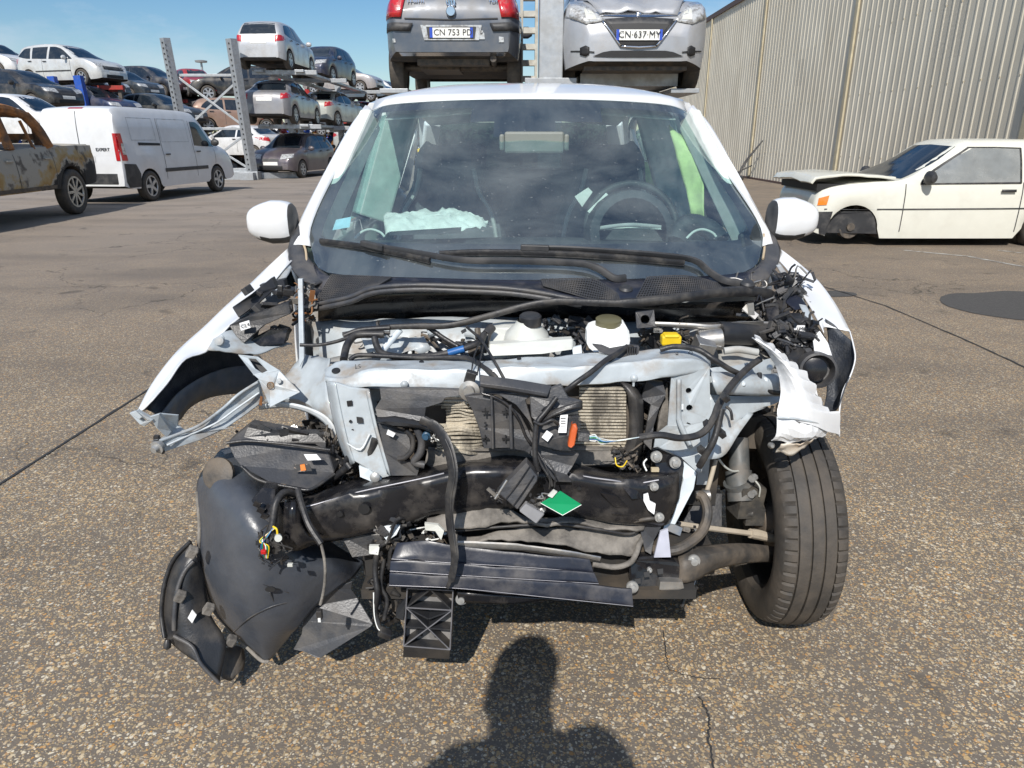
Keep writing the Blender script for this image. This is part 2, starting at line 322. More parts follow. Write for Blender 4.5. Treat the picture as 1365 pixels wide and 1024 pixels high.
# asphalt with exposed stone
def asphalt():
    m = bpy.data.materials.new('asphalt'); m.use_nodes = True; t = m.node_tree; n = t.nodes; l = t.links; b = n['Principled BSDF']
    tc = n.new('ShaderNodeTexCoord'); C = tc.outputs['Object']
    def nse(s, d=6, r=.6):
        x = n.new('ShaderNodeTexNoise'); x.inputs['Scale'].default_value = s; x.inputs['Detail'].default_value = d; x.inputs['Roughness'].default_value = r; l.new(C, x.inputs[0]); return x.outputs[0]
    def mr(i, a, b_, c, d):
        x = n.new('ShaderNodeMapRange'); l.new(i, x.inputs[0])
        for k, q in zip((1, 2, 3, 4), (a, b_, c, d)): x.inputs[k].default_value = q
        return x.outputs[0]
    def mix(f, a, b_, ty='MIX'):
        x = n.new('ShaderNodeMixRGB'); x.blend_type = ty
        for k, q in ((0, f), (1, a), (2, b_)):
            if isinstance(q, (int, float)): x.inputs[k].default_value = q
            elif isinstance(q, tuple): x.inputs[k].default_value = (*q, 1)
            else: l.new(q, x.inputs[k])
        return x.outputs[0]
    def mth(op, a, b_):
        x = n.new('ShaderNodeMath'); x.operation = op
        for k, q in ((0, a), (1, b_)):
            if isinstance(q, (int, float)): x.inputs[k].default_value = q
            else: l.new(q, x.inputs[k])
        return x.outputs[0]
    wob = n.new('ShaderNodeTexNoise'); wob.inputs['Scale'].default_value = 60; l.new(C, wob.inputs[0])
    wm = n.new('ShaderNodeVectorMath'); wm.operation = 'SCALE'; wm.inputs[3].default_value = .012; l.new(wob.outputs[1], wm.inputs[0])
    wa = n.new('ShaderNodeVectorMath'); wa.operation = 'ADD'; l.new(C, wa.inputs[0]); l.new(wm.outputs[0], wa.inputs[1])
    col = mix(nse(40, 8), (.120, .100, .080), (.215, .180, .142))
    hgt = None
    for sc, th, pr, in ((62, .44, .48), (100, .45, .56), (185, .48, .56)):
        v = n.new('ShaderNodeTexVoronoi'); v.inputs['Scale'].default_value = sc; l.new(wa.outputs[0], v.inputs['Vector'])
        rp = n.new('ShaderNodeValToRGB'); e = rp.color_ramp.elements
        e[0].position = 0; e[0].color = (.22, .19, .15, 1); e[1].position = 1; e[1].color = (.62, .52, .36, 1)
        for p_, c_ in ((.25, (.36, .27, .16, 1)), (.45, (.50, .34, .16, 1)), (.62, (.56, .46, .31, 1)), (.75, (.52, .26, .07, 1)), (.82, (.28, .25, .21, 1)), (.9, (.68, .61, .48, 1))):
            q = e.new(p_); q.color = c_
        sx = n.new('ShaderNodeSeparateColor'); l.new(v.outputs['Color'], sx.inputs[0]); l.new(sx.outputs[0], rp.inputs[0])
        core = mr(v.outputs['Distance'], th-.1, th, 1, 0)
        pick = mr(mth('ADD', sx.outputs[1], mth('MULTIPLY', nse(2.6, 5), 1.1)), 1-pr+.46, 1-pr+.50, 0, 1)
        k = mth('MULTIPLY', core, pick); col = mix(k, col, rp.outputs[0])
        hh = mth('MULTIPLY', k, 1.0); hgt = hh if hgt is None else mth('MAXIMUM', hgt, hh)
    big = nse(.35, 8, .65); mid = nse(1.7, 6)
    col = mix(mr(mid, .4, .75, 0, .40), col, (.13, .112, .094))
    # paler concrete-like apron on the far left, browner wear tracks elsewhere
    sp = n.new('ShaderNodeSeparateXYZ'); l.new(C, sp.inputs[0])
    far = mth('MULTIPLY', mr(sp.outputs[1], 4, 15, 0, 1), mr(sp.outputs[0], 1, -5, 0, 1))
    col = mix(mth('MULTIPLY', far, mr(big, .38, .6, .55, .95)), col, (.40, .355, .31))
    col = mix(mr(sp.outputs[1], 2, 7, 0, .45), col, (.20, .160, .130))
    st = n.new('ShaderNodeMapping'); st.inputs['Scale'].default_value = (.5, 1.5, 1); l.new(C, st.inputs[0]); n4 = n.new('ShaderNodeTexNoise'); n4.inputs['Scale'].default_value = .9; n4.inputs['Detail'].default_value = 8; l.new(st.outputs[0], n4.inputs[0])
    col = mix(mr(n4.outputs[0], .45, .72, 0, .45), col, (.10, .088, .078))
    col = mix(mr(big, .5, .75, 0, .35), col, (.10, .09, .08))
    sn = nse(3.1, 3, .5); col = mix(mr(sn, .64, .74, 0, .6), col, (.055, .048, .042))
    # fine hairline cracks
    v2 = n.new('ShaderNodeTexVoronoi'); v2.feature = 'DISTANCE_TO_EDGE'; v2.inputs['Scale'].default_value = .55
    w2 = n.new('ShaderNodeTexNoise'); w2.inputs['Scale'].default_value = 3; w2.inputs['Detail'].default_value = 6; l.new(C, w2.inputs[0])
    ws = n.new('ShaderNodeVectorMath'); ws.operation = 'SCALE'; ws.inputs[3].default_value = .6; l.new(w2.outputs[1], ws.inputs[0])
    wb = n.new('ShaderNodeVectorMath'); wb.operation = 'ADD'; l.new(C, wb.inputs[0]); l.new(ws.outputs[0], wb.inputs[1]); l.new(wb.outputs[0], v2.inputs['Vector'])
    ck = mth('MULTIPLY', mr(v2.outputs['Distance'], .0, .006, 1, 0), mr(big, .45, .55, 0, .8))
    col = mix(ck, col, (.03, .028, .025))
    l.new(col, b.inputs['Base Color']); b.inputs['Roughness'].default_value = .82; b.inputs['Specular IOR Level'].default_value = .35
    hh = mth('ADD', mth('MULTIPLY', hgt, .6), mth('MULTIPLY', nse(160, 5), .8))
    bp = n.new('ShaderNodeBump'); bp.inputs['Strength'].default_value = .55; bp.inputs['Distance'].default_value = .004; l.new(hh, bp.inputs['Height']); l.new(bp.outputs[0], b.inputs['Normal'])
    return m
M['asphalt'] = asphalt()
# ------------------------------------------------------------ ground and setting
def ground():
    xs = [-900, -60, -15, 0, 15, 60, 900]; ys = [-40, -5, 5, 30, 60, 1500]
    V = [(x, y, 0) for y in ys for x in xs]; n = len(xs)
    F = [(j*n+i, j*n+i+1, (j+1)*n+i+1, (j+1)*n+i) for j in range(len(ys)-1) for i in range(n-1)]
    structure(mk('asphalt_ground', V, F, M['asphalt']))
ground()
def strip_on_ground(name, pts, wd, m, z=.004, wob=0):
    V = []; F = []; p = []
    for a, b in zip(pts[:-1], pts[1:]):
        k = 14
        for i in range(k): p.append(Vector(a).lerp(Vector(b), i/k))
    p.append(Vector(pts[-1]))
    for i, q in enumerate(p):
        t = (p[min(i+1, len(p)-1)]-p[max(i-1, 0)]).normalized(); s = Vector((t.y, -t.x, 0))
        ww = wd*(1+(random.random()-.5)*.7*(1 if wob else .2)); o = s*random.uniform(-wob, wob)
        V += [q+o-s*ww/2+Vector((0, 0, z)), q+o+s*ww/2+Vector((0, 0, z))]
    F = [(2*i, 2*i+1, 2*i+3, 2*i+2) for i in range(len(p)-1)]
    return structure(mk(name, V, F, m))
def G(u, v): return PZ(u, v, 0)
strip_on_ground('expansion_joint', [G(-140, 740), G(0, 646), G(185, 528), G(330, 437)], .014, M['tar'], wob=.002)
strip_on_ground('expansion_joint', [G(1090, 380), G(1180, 408), G(1290, 455), G(1420, 515)], .016, M['tar'], wob=.003)
strip_on_ground('ground_crack', [G(932, 930), G(946, 958), G(944, 985), G(955, 1040)], .005, M['tar'], wob=.003)
strip_on_ground('ground_crack', [G(884, 842), G(889, 880), G(892, 895), G(930, 905), G(960, 907)], .003, M['tar'], wob=.003)
strip_on_ground('painted_line', [G(1205, 334), G(1290, 342), G(1365, 356), G(1480, 376)], .07, M['linepaint'])
strip_on_ground('painted_line', [G(1330, 334), G(1420, 344)], .06, M['linepaint'])
def patch_ground(name, c, rx, ry, m):
    V = [(c[0]+rx*math.cos(a*.2094)*(1+.1*noise.noise(Vector((a*.5, 3, 0)))), c[1]+ry*math.sin(a*.2094)*(1+.15*noise.noise(Vector((a*.4, 8, 0)))), .004) for a in range(30)]
    structure(mk(name, V, [tuple(range(30))], m))
M['patch'] = mat('asphalt_patch', (.060, .057, .055), .8, 0, (.09, .085, .08), .6, 30, bump=.3, bs=150, var=.2)
c0 = G(1392, 409); patch_ground('tar_patch', c0, .80, .62, M['patch'])
c0 = G(1112, 392); patch_ground('tar_patch', c0, .20, .13, M['patch'])

# loose exposed stones near the camera
def pebbles():
    V = []; F = []; cols = []
    r = random.Random(3); pal = [(.56, .47, .33), (.48, .36, .20), (.42, .27, .12), (.50, .42, .29), (.3, .25, .2), (.60, .56, .48), (.5, .28, .09)]
    for k in range(8000):
        y = .95+2.1*r.random()**1.25; x = (r.random()*2-1)*(.78*y+.5)+.05
        if noise.noise(Vector((x*2.2, y*2.2, 4))) < -.18+r.random()*.25: continue
        a = r.uniform(.0022, .0062)*(1.4 if r.random() < .06 else 1); b = a*r.uniform(.55, .95); t = r.random()*3.14; ct, st_ = math.cos(t), math.sin(t); h = a*.20
        base = len(V)
        for k2 in range(7):
            q = k2*2*math.pi/7; px_, py_ = a*math.cos(q)*r.uniform(.85, 1.1), b*math.sin(q)*r.uniform(.85, 1.1)
            V.append((x+px_*ct-py_*st_, y+px_*st_+py_*ct, -.001))
        for k2 in range(7):
            vx, vy, _ = V[base+k2]; V.append((x+(vx-x)*.62, y+(vy-y)*.62, h))
        c = pal[int(r.random()**1.1*6.99)]
        for k2 in range(7): F.append((base+k2, base+(k2+1) % 7, base+7+(k2+1) % 7, base+7+k2))
        F.append(tuple(range(base+7, base+14))); cols += [c]*14
    me = bpy.data.meshes.new('exposed_stones'); me.from_pydata(V, [], F)
    at = me.attributes.new('stone', 'FLOAT_COLOR', 'POINT'); at.data.foreach_set('color', [q for c in cols for q in (*c, 1)])
    m = bpy.data.materials.new('stone'); m.use_nodes = True; n = m.node_tree.nodes; b = n['Principled BSDF']; a = n.new('ShaderNodeAttribute'); a.attribute_name = 'stone'
    tx = n.new('ShaderNodeTexCoord'); nn = n.new('ShaderNodeTexNoise'); nn.inputs['Scale'].default_value = 400; m.node_tree.links.new(tx.outputs['Object'], nn.inputs[0])
    hv = n.new('ShaderNodeHueSaturation'); m.node_tree.links.new(a.outputs[0], hv.inputs['Color']); mr = n.new('ShaderNodeMapRange'); mr.inputs[3].default_value = .45; mr.inputs[4].default_value = 1.25
    m.node_tree.links.new(nn.outputs[0], mr.inputs[0]); m.node_tree.links.new(mr.outputs[0], hv.inputs['Value']); m.node_tree.links.new(hv.outputs[0], b.inputs['Base Color']); b.inputs['Roughness'].default_value = .75
    me.materials.append(m); me.polygons.foreach_set('use_smooth', [True]*len(me.polygons))
    o = link('exposed_stones', me); stuff(o); tag(o, 'small tan and pale stones showing in the worn asphalt around the wreck', 'stones')
pebbles()

# ------------------------------------------------------------ warehouse on the right
M['cladding'] = mat('cladding', (.68, .625, .51), .55, 0, (.54, .49, .39), .7, .9, .42, .66, bump=.05, bs=8, var=.10, stretch=(1, 1, .35))
M['claddingpost'] = mat('cladding_post', (.48, .42, .29), .6, 0, (.36, .30, .21), .5, 2, .45, .7)
M['fascia'] = mat('fascia', (.10, .06, .05), .6)
STAIN = mat('cladding_stain', (.58, .53, .43), .6, var=.12)
def warehouse():
    t = thing('warehouse', 'long beige ribbed metal clad warehouse wall along the right edge of the yard', 'warehouse', (8.25, 2, 0))
    top = 5.95; y = 1.0; i = 0
    # ribbed sheets, each bay a panel
    ZR = (.06, 2.0, 2.75, 3.45, 4.35, top)
    posts = [5.6, 12.0, 18.75, 25.5, 32.2, 38.9, 46]
    prev = 1.0
    def topz(y): return 5.95+.0*y
    for pz in posts:
        V = []; F = []; yy = prev+.0; n = 0
        prof = [(0, 0), (.185, 0), (.203, -.013), (.237, -.013), (.255, 0)]
        while yy < pz-.02:
            for dy, dx in prof[:-1]:
                q = min(yy+dy, pz); 
                for z in ZR: V.append((8.25+dx, q, z))
                n += 1
            yy += .255
        for z in ZR: V.append((8.25, pz, z))
        n += 1
        F = [(6*a+k, 6*(a+1)+k, 6*(a+1)+k+1, 6*a+k+1) for a in range(n-1) for k in range(5)]
        fm = [1 if (k in (2, 3) and 14.2 < V[6*a][1] < 15.1) or (k == 2 and 21.6 < V[6*a][1] < 22.3) or (k == 3 and 16.6 < V[6*a][1] < 17.0) else 0 for a in range(n-1) for k in range(5)]
        mk('cladding_panel', V, F, None, t, mats=[M['cladding'], STAIN], fm=fm)
        prev = pz
    fx = MB(); yy = 1.22
    while yy < 36:
        for zz in (.9, 2.3, 3.7, 5.2): fx.box((8.235, yy, zz), (.008, .02, .02))
        yy += .255*2
    stuff(fx.build('cladding_screw', M['claddingpost'], t))
    for pz in posts[:-1]:
        MB().box((8.20, pz, 3.0), (.05, .15, 5.86)).build('cover_strip', M['claddingpost'], t, bevel=.008)
    MB().box((8.235, 23.5, 6.03), (.09, 45, .17)).build('roof_edge', M['fascia'], t)
    MB().box((8.23, 23.5, .03), (.10, 45, .06)).build('base_kerb', M['fascia'], t)
    V = [(8.3, 1, 0), (20, 1, 0), (20, 46, 0), (8.3, 46, 0), (8.3, 1, 6.0), (14, 1, 7.6), (20, 1, 6), (8.3, 46, 6), (14, 46, 7.6), (20, 46, 6)]
    mk('roof', V, [(4, 5, 8, 7), (5, 6, 9, 8), (0, 1, 6, 5, 4), (3, 2, 9, 8, 7), (1, 2, 9, 6)], M['cladding'], t)
warehouse()
b0 = G(1000, 236)
t = thing('leaning_cable', 'thin dark cable and rods leaning against the warehouse cladding behind the mirror', 'cable', (7.9, 24.2, 0))
for i, (dy, top_, lean) in enumerate(((0, 1.25, .0), (.25, 1.15, .05), (.9, .45, .0))):
    tube('rod', [(7.35+lean, 24.2+dy-.2, .02), (7.7, 24.2+dy, top_*.5), (8.15, 24.25+dy*.9, top_)], .022, M['rubber'], t, raw=True)
MB().tube([(7.4, 23.9, .03), (7.7, 24.6, .03), (8.0, 25.6, .05), (7.8, 26.5, .03)], .04).build('loop', M['rubber'], t, True)

# ------------------------------------------------------------ generic cars
def sstep(a, b, x): t = min(max((x-a)/(b-a), 0), 1); return t*t*(3-2*t)
def interp(pts, x):
    if x <= pts[0][0]: return pts[0][1]
    for a, b in zip(pts[:-1], pts[1:]):
        if x <= b[0]: return a[1]+(b[1]-a[1])*(x-a[0])/(b[0]-a[0])
    return pts[-1][1]
def smooth_prof(pts):
    c = crv([(x, 0, z) for x, z in pts], 4); out = []
    for q in c:
        if not out or q.x > out[-1][0]+.002: out.append((q.x, q.z))
    return out
def body_mesh(p):
    L, W = p['L'], p['W']; top = smooth_prof(p['top']); belt = p['belt']; Ht = max(z for _, z in top)
    ax = p['axles']; r = p['r']; ra = r*1.16; sill = p.get('sill', .22)
    xs = set([-L/2+L*i/40 for i in range(41)])
    for a in ax:
        for k in range(-8, 9): xs.add(a+ra*math.sin(k/8*math.pi/2)*.999)
    for e in (.01, .03, .06, .1): xs.add(-L/2+e); xs.add(L/2-e)
    xs = sorted(xs); xs = [x for i, x in enumerate(xs) if i == 0 or x-xs[i-1] > .004]
    rt = p.get('roofw', .70)
    V = []; F = []; fm = []; rings = []
    for x in xs:
        e = abs(x)/(L/2); ed = L/2-abs(x)
        w_ = W/2*(1-p.get('endtaper', .10)*e**4); w_ *= 1-p.get('round', .16)*(1-min(ed/.30, 1))**2.2
        z1 = interp(top, x); zl = sill+.05*e**6
        zl += .035*(1-min(ed/.16, 1))
        for a in ax:
            if abs(x-a) < ra: zl = max(zl, r+math.sqrt(max(ra*ra-(x-a)**2, 0))*.98)
        zb = min(interp(belt, x) if isinstance(belt, list) else belt, z1-.035); zb = max(zb, zl+.03)
        g = sstep(.05, .30, z1-zb)
        wb = w_*.965; wt = wb*(1-g)*.96+(W/2*rt)*g if p.get('taper', True) else wb
        ring = [(0, zl), (w_*.86, zl), (w_*.975, zl+.004), (w_*.995, zl+(zb-zl)*.2), (w_*1.0, zl+(zb-zl)*.5), (w_*.99, zl+(zb-zl)*.82), (wb, zb),
                (wb+(wt-wb)*.5, zb+(z1-zb)*.5), (wt, zb+(z1-zb)*.88), (wt-.07, z1-.008), (wt*.55, z1+.012), (0, z1+.02)]
        if p.get('dent', 1): ring = [(y+(.012*noise.noise(Vector((x*1.6, y*2, z*2.5+L)))+.006*noise.noise(Vector((x*5, y*3, z*6)))) if y > .3 else y, z+(.010*noise.noise(Vector((x*2, y*2+9, z+L))) if z > .5 else 0)) for y, z in ring]
        full = [(x, y, z) for y, z in ring]+[(x, -y, z) for y, z in reversed(ring[1:-1])]
        rings.append(len(V)); V += full; nr = len(full)
    h = len(ring)
    for i in range(len(xs)-1):
        a, b = rings[i], rings[i+1]
        for k in range(nr):
            k2 = (k+1) % nr; F.append((a+k, a+k2, b+k2, b+k))
            fm.append(1 if k in (0, nr-1) or k == 1 or k == nr-2 else 0)
    F.append(tuple(range(rings[0]+nr-1, rings[0]-1, -1))); fm.append(0)
    F.append(tuple(range(rings[-1], rings[-1]+nr))); fm.append(0)
    return V, F, fm
def bvh_of(V, F): return BVHTree.FromPolygons([Vector(v) for v in V], F)
DIRS = {'L': ((0, 3, 0), (0, -1, 0)), 'R': ((0, -3, 0), (0, 1, 0)), 'F': ((5, 0, 0), (-1, 0, 0)), 'B': ((-5, 0, 0), (1, 0, 0)), 'T': ((0, 0, 4), (0, 0, -1))}
def proj(bv, side, a, b, off=.005):
    o, d = DIRS[side]; d = Vector(d)
    if side in 'LR': s = Vector((a, o[1], b))
    elif side == 'T': s = Vector((a, b, 4))
    else: s = Vector((o[0], a, b))
    h, n_, i, dist = bv.ray_cast(s, d)
    if h is None: return None
    return h-d*off
def patch(bv, name, side, top, bot, m, par, cols=8, rows=4, off=.006, thick=0):
    def res(l):
        o = []
        for k in range(cols+1):
            f = k/cols*(len(l)-1); i = min(int(f), len(l)-2); o.append((l[i][0]+(l[i+1][0]-l[i][0])*(f-i), l[i][1]+(l[i+1][1]-l[i][1])*(f-i)))
        return o
    T, B = res(top), res(bot); V = []; last = None
    for c in range(cols+1):
        for r_ in range(rows+1):
            f = r_/rows; a = T[c][0]+(B[c][0]-T[c][0])*f; b = T[c][1]+(B[c][1]-T[c][1])*f
            q = proj(bv, side, a, b, off)
            if q is None: q = last.copy() if last is not None else Vector((a if side in 'LRT' else (L_cur if side == 'F' else -L_cur), b if side == 'T' else (0 if side in 'LR' else a), b if side != 'T' else 1))
            last = q; V.append(q)
    n = rows+1
    F = [(c*n+r_, (c+1)*n+r_, (c+1)*n+r_+1, c*n+r_+1) for c in range(cols) for r_ in range(rows)]
    if side in ('L', 'F', 'T'): F = [f[::-1] for f in F]
    Mx = wmat(par)
    return mk(name, [Mx @ v for v in V], F, m, par, True, 45, solid=thick)
L_cur = 2.0
TY = None; RM = None
def wheel_meshes(r, wd, spokes=6, key='s'):
    b = MB(); w2 = wd/2; ri = r*.68
    b.lathe((0, 0, 0), (0, 1, 0), [(-w2*.85, ri), (-w2, ri*1.1), (-w2*.98, r*.93), (-w2*.8, r*.985), (-.02, r), (.02, r), (w2*.8, r*.985), (w2*.98, r*.93), (w2, ri*1.1), (w2*.85, ri)], 28)
    c = MB(); c.lathe((0, 0, 0), (0, 1, 0), [(w2*.55, 0), (w2*.55, ri*.93), (w2*.9, ri*.94), (w2*.9, ri*1.01), (-w2*.85, ri*1.01), (-w2*.85, 0)], 28, 1)
    for k in range(spokes):
        a = 2*math.pi*k/spokes; d = Vector((math.cos(a), 0, math.sin(a)))
        c.bar(d*ri*.15+Vector((0, w2*.72, 0)), d*ri*.97+Vector((0, w2*.78, 0)), ri*.30 if spokes < 8 else ri*.17, .03, 0, up=(0, 1, 0))
    c.cyl((0, w2*.6, 0), (0, w2*.86, 0), ri*.25, n=12)
    c.lathe((0, 0, 0), (0, 1, 0), [(w2*.8, ri*.88), (w2*.93, ri*.90), (w2*.93, ri*1.01), (w2*.8, ri*1.01)], 28, 0)
    return b, c
def add_wheel(par, x, y, r, wd, cache={}, spokes=6, rimm=None, steer=0):
    k = (round(r, 3), round(wd, 3), spokes, rimm)
    if k not in cache:
        b, c = wheel_meshes(r, wd, spokes)
        o1 = b.build('tyre', M['tyre'], None, True, sharp=50); o2 = c.build('rim', [M[rimm or 'rim'], M['rimdark']], None, True, sharp=40)
        cache[k] = (o1.data, o2.data); bpy.data.objects.remove(o1); bpy.data.objects.remove(o2)
    e = bpy.data.objects.new('wheel', None); COL.objects.link(e); e.parent = par; e.location = (x, y, r); e.rotation_euler = (0, 0, (0 if y > 0 else math.pi)+steer); e.empty_display_size = .1
    link('tyre', cache[k][0], e); link('rim', cache[k][1], e)
    return e
def gencar(name, label, cat, p, group=None):
    global L_cur
    t = thing(name, label, cat, (0, 0, 0), 0, group); L, W = p['L'], p['W']; L_cur = L/2
    V, F, fm = body_mesh(p); bv = bvh_of(V, F)
    pt = p.get('paint', 'paint')
    mk('body', V, F, None, t, True, 38, mats=[M[pt], M['under']], fm=fm)
    for key, (T, B) in p.get('side', {}).items():
        for s in 'LR': patch(bv, 'side_window', s, T, B, M[p.get('sideglass', 'darkglass')], t, 8, 5)
    for s_, T, B, nm in p.get('ends', []): patch(bv, nm, s_, T, B, M['darkglass'], t, 12, 5)
    for s_, T, B, nm, mm in p.get('extra', []): patch(bv, nm, s_, T, B, M[mm], t, 10, 4, .010, .0)
    for x in p['axles']:
        for sg in (1, -1):
            if (x, sg) in p.get('nowheel', ()): continue
            add_wheel(t, x, sg*(W/2-.11), p['r'], .19, spokes=p.get('spokes', 6), rimm=p.get('rimm'))
    if p.get('mirror'):
        mxx, mz = p['mirror']
        for sg in (1, -1):
            b = MB().lathe((mxx, sg*(W/2+.02), mz), (0, sg, 0), [(-.04, .0), (-.03, .05), (.02, .085), (.09, .085), (.15, .05), (.16, 0)], 14)
            for i, v in enumerate(b.V): b.V[i] = Vector((mxx+(v.x-mxx)*.75, v.y, v.z))
            b.build('wing_mirror', M[pt if p.get('mirrorpaint', 1) else 'trim'], t, True)
    # door seams, handles
    for x, z0, z1 in p.get('seams', []):
        for s in 'LR': patch(bv, 'door_seam', s, [(x-.006, z1), (x+.006, z1)], [(x-.006, z0), (x+.006, z0)], M['trim'], t, 1, 10, .004)
    for x, z in p.get('handles', []):
        for s in 'LR': patch(bv, 'door_handle', s, [(x-.09, z+.016), (x+.09, z+.016)], [(x-.09, z-.016), (x+.09, z-.016)], M[p.get('handlem', 'trim')], t, 4, 1, .03, .012)
    return t, bv
def mir(T): return [(-a, b) for a, b in T]
def std_ends(p, wf, wr): return [('F', *wf, 'windscreen'), ('B', *wr, 'rear_window')]
def lamps(p, yl0, yl1, z0, z1, side='F', m='lamp', nm='headlight'):
    return [(side, [(s*yl0, z1), (s*yl1, z1+.02)], [(s*yl0, z0), (s*yl1, z0+.05)], nm, m) for s in (1, -1)]
def plate_box(side, w_=.52, z=.5, h=.11): return (side, [(-w_/2, z+h/2), (w_/2, z+h/2)], [(-w_/2, z-h/2), (w_/2, z-h/2)], 'number_plate', 'plate')
def trimband(side, y, z0, z1, m='trim', nm='bumper_trim'): return (side, [(-y, z1), (y, z1)], [(-y, z0), (y, z0)], nm, m)
HATCH = dict(L=3.95, W=1.68, r=.30, axles=(-1.30, 1.20), belt=[(-2, .98), (0, .92), (2, .86)],
  top=[(-1.975, .66), (-1.96, .80), (-1.90, .98), (-1.78, 1.22), (-1.55, 1.40), (-1.1, 1.47), (-.4, 1.49), (.15, 1.45), (.55, 1.26), (1.0, 1.0), (1.35, .94), (1.7, .84), (1.9, .70), (1.975, .55)],
  side={'a': ([(-1.45, 1.17), (-1.25, 1.34), (-.95, 1.385), (-.58, 1.40)], [(-1.52, 1.06), (-1.2, .99), (-.9, .975), (-.58, .965)]), 'b': ([(-.50, 1.40), (-.1, 1.40), (.18, 1.36), (.62, 1.06)], [(-.50, .965), (-.1, .955), (.3, .95), (.80, .945)])},
  ends=[('F', [(-.50, 1.40), (0, 1.43), (.50, 1.40)], [(-.66, .99), (0, 1.01), (.66, .99)], 'windscreen'), ('B', [(-.50, 1.36), (0, 1.38), (.50, 1.36)], [(-.60, 1.02), (0, 1.02), (.60, 1.02)], 'rear_window')],
  extra=lamps(0, .36, .76, .64, .80)+lamps(0, .55, .80, .78, .98, 'B', 'taillamp', 'tail_light')+[trimband('F', .42, .30, .42, 'rimdark', 'grille'), trimband('F', .30, .58, .66, 'trim', 'grille'), plate_box('F', .52, .5), plate_box('B', .52, .78), trimband('B', .55, .24, .32)],
  seams=[(-.54, .35, .95), (.78, .35, .93)], handles=[(-.40, .88), (-1.10, .90)], mirror=(.62, .98))
def variant(base, **k):
    q = dict(base); q.update(k); return q
def scale_prof(base, sx, sz, W=None, dz=0):
    def sc(l): return [(a*sx, (b-.3)*sz+.3) for a, b in l]
    def sy(l): return [(a, (b-.3)*sz+.3) for a, b in l]
    q = dict(base); q['L'] = base['L']*sx; q['axles'] = tuple(a*sx for a in base['axles']); q['top'] = sc(base['top']); q['belt'] = sc(base['belt'])
    q['side'] = {k: (sc(a), sc(b)) for k, (a, b) in base['side'].items()}
    q['ends'] = [(s, sy(a), sy(b), n) for s, a, b, n in base['ends']]; q['extra'] = [(s, (sy(a) if s in 'FB' else sc(a)), (sy(b) if s in 'FB' else sc(b)), n, m) for s, a, b, n, m in base['extra']]
    q['seams'] = [(x*sx, a, (b-.3)*sz+.3) for x, a, b in base['seams']]; q['handles'] = [(x*sx, (z-.3)*sz+.3) for x, z in base['handles']]
    q['mirror'] = (base['mirror'][0]*sx, (base['mirror'][1]-.3)*sz+.3)
    if W: q['W'] = W
    return q
MPV = scale_prof(HATCH, 1.09, 1.11, 1.76); MPV['r'] = .315
MPV['top'] = [(-2.14, .70), (-2.13, .9), (-2.06, 1.1), (-1.92, 1.38), (-1.7, 1.54), (-1.1, 1.61), (-.4, 1.62), (.15, 1.56), (.65, 1.32), (1.15, 1.06), (1.5, 1.0), (1.85, .88), (2.08, .72), (2.15, .55)]
MPV['side'] = {'a': ([(-1.8, 1.27), (-1.62, 1.44), (-1.5, 1.47), (-1.28, 1.48)], [(-1.9, 1.16), (-1.6, 1.10), (-1.4, 1.07), (-1.20, 1.06)]), 'b': ([(-1.15, 1.49), (-.8, 1.5), (-.55, 1.5), (-.35, 1.50)], [(-1.10, 1.06), (-.8, 1.05), (-.55, 1.04), (-.35, 1.035)]), 'c': ([(-.24, 1.5), (.05, 1.49), (.3, 1.42), (.72, 1.14)], [(-.24, 1.03), (.1, 1.02), (.4, 1.01), (.95, 1.0)])}
MPV['extra'] = MPV['extra']+[('L', [(-1.0, .60), (.85, .60)], [(-1.0, .55), (.85, .55)], 'side_moulding', 'trim'), ('R', [(-1.0, .60), (.85, .60)], [(-1.0, .55), (.85, .55)], 'side_moulding', 'trim'), trimband('F', .5, .62, .75, 'trim', 'grille')]
SUV = scale_prof(HATCH, 1.10, 1.13, 1.80); SUV['r'] = .345; SUV['sill'] = .30
SUV['extra'] = SUV['extra']+[('L', [(-1.0, .44), (.9, .44)], [(-1.0, .33), (.9, .33)], 'sill_cladding', 'trim'), ('R', [(-1.0, .44), (.9, .44)], [(-1.0, .33), (.9, .33)], 'sill_cladding', 'trim')]
SALOON = scale_prof(HATCH, 1.06, .98, 1.68)
SALOON['top'] = [(-2.09, .68), (-2.07, .85), (-1.98, .97), (-1.80, 1.02), (-1.50, 1.14), (-1.15, 1.34), (-.8, 1.42), (-.3, 1.44), (.2, 1.40), (.65, 1.2), (1.05, .96), (1.5, .90), (1.85, .80), (2.02, .68), (2.09, .52)]
SALOON['side'] = {'a': ([(-1.28, 1.12), (-1.1, 1.26), (-.9, 1.33), (-.55, 1.35)], [(-1.42, 1.03), (-1.2, .98), (-.9, .965), (-.55, .955)]), 'b': ([(-.46, 1.355), (-.1, 1.36), (.22, 1.31), (.68, 1.03)], [(-.46, .95), (-.1, .945), (.3, .94), (.85, .935)])}
SALOON['ends'] = [('F', [(-.50, 1.35), (0, 1.37), (.50, 1.35)], [(-.66, .985), (0, 1.0), (.66, .985)], 'windscreen'), ('B', [(-.50, 1.30), (0, 1.32), (.50, 1.30)], [(-.62, 1.07), (0, 1.07), (.62, 1.07)], 'rear_window')]
PROTO = {}
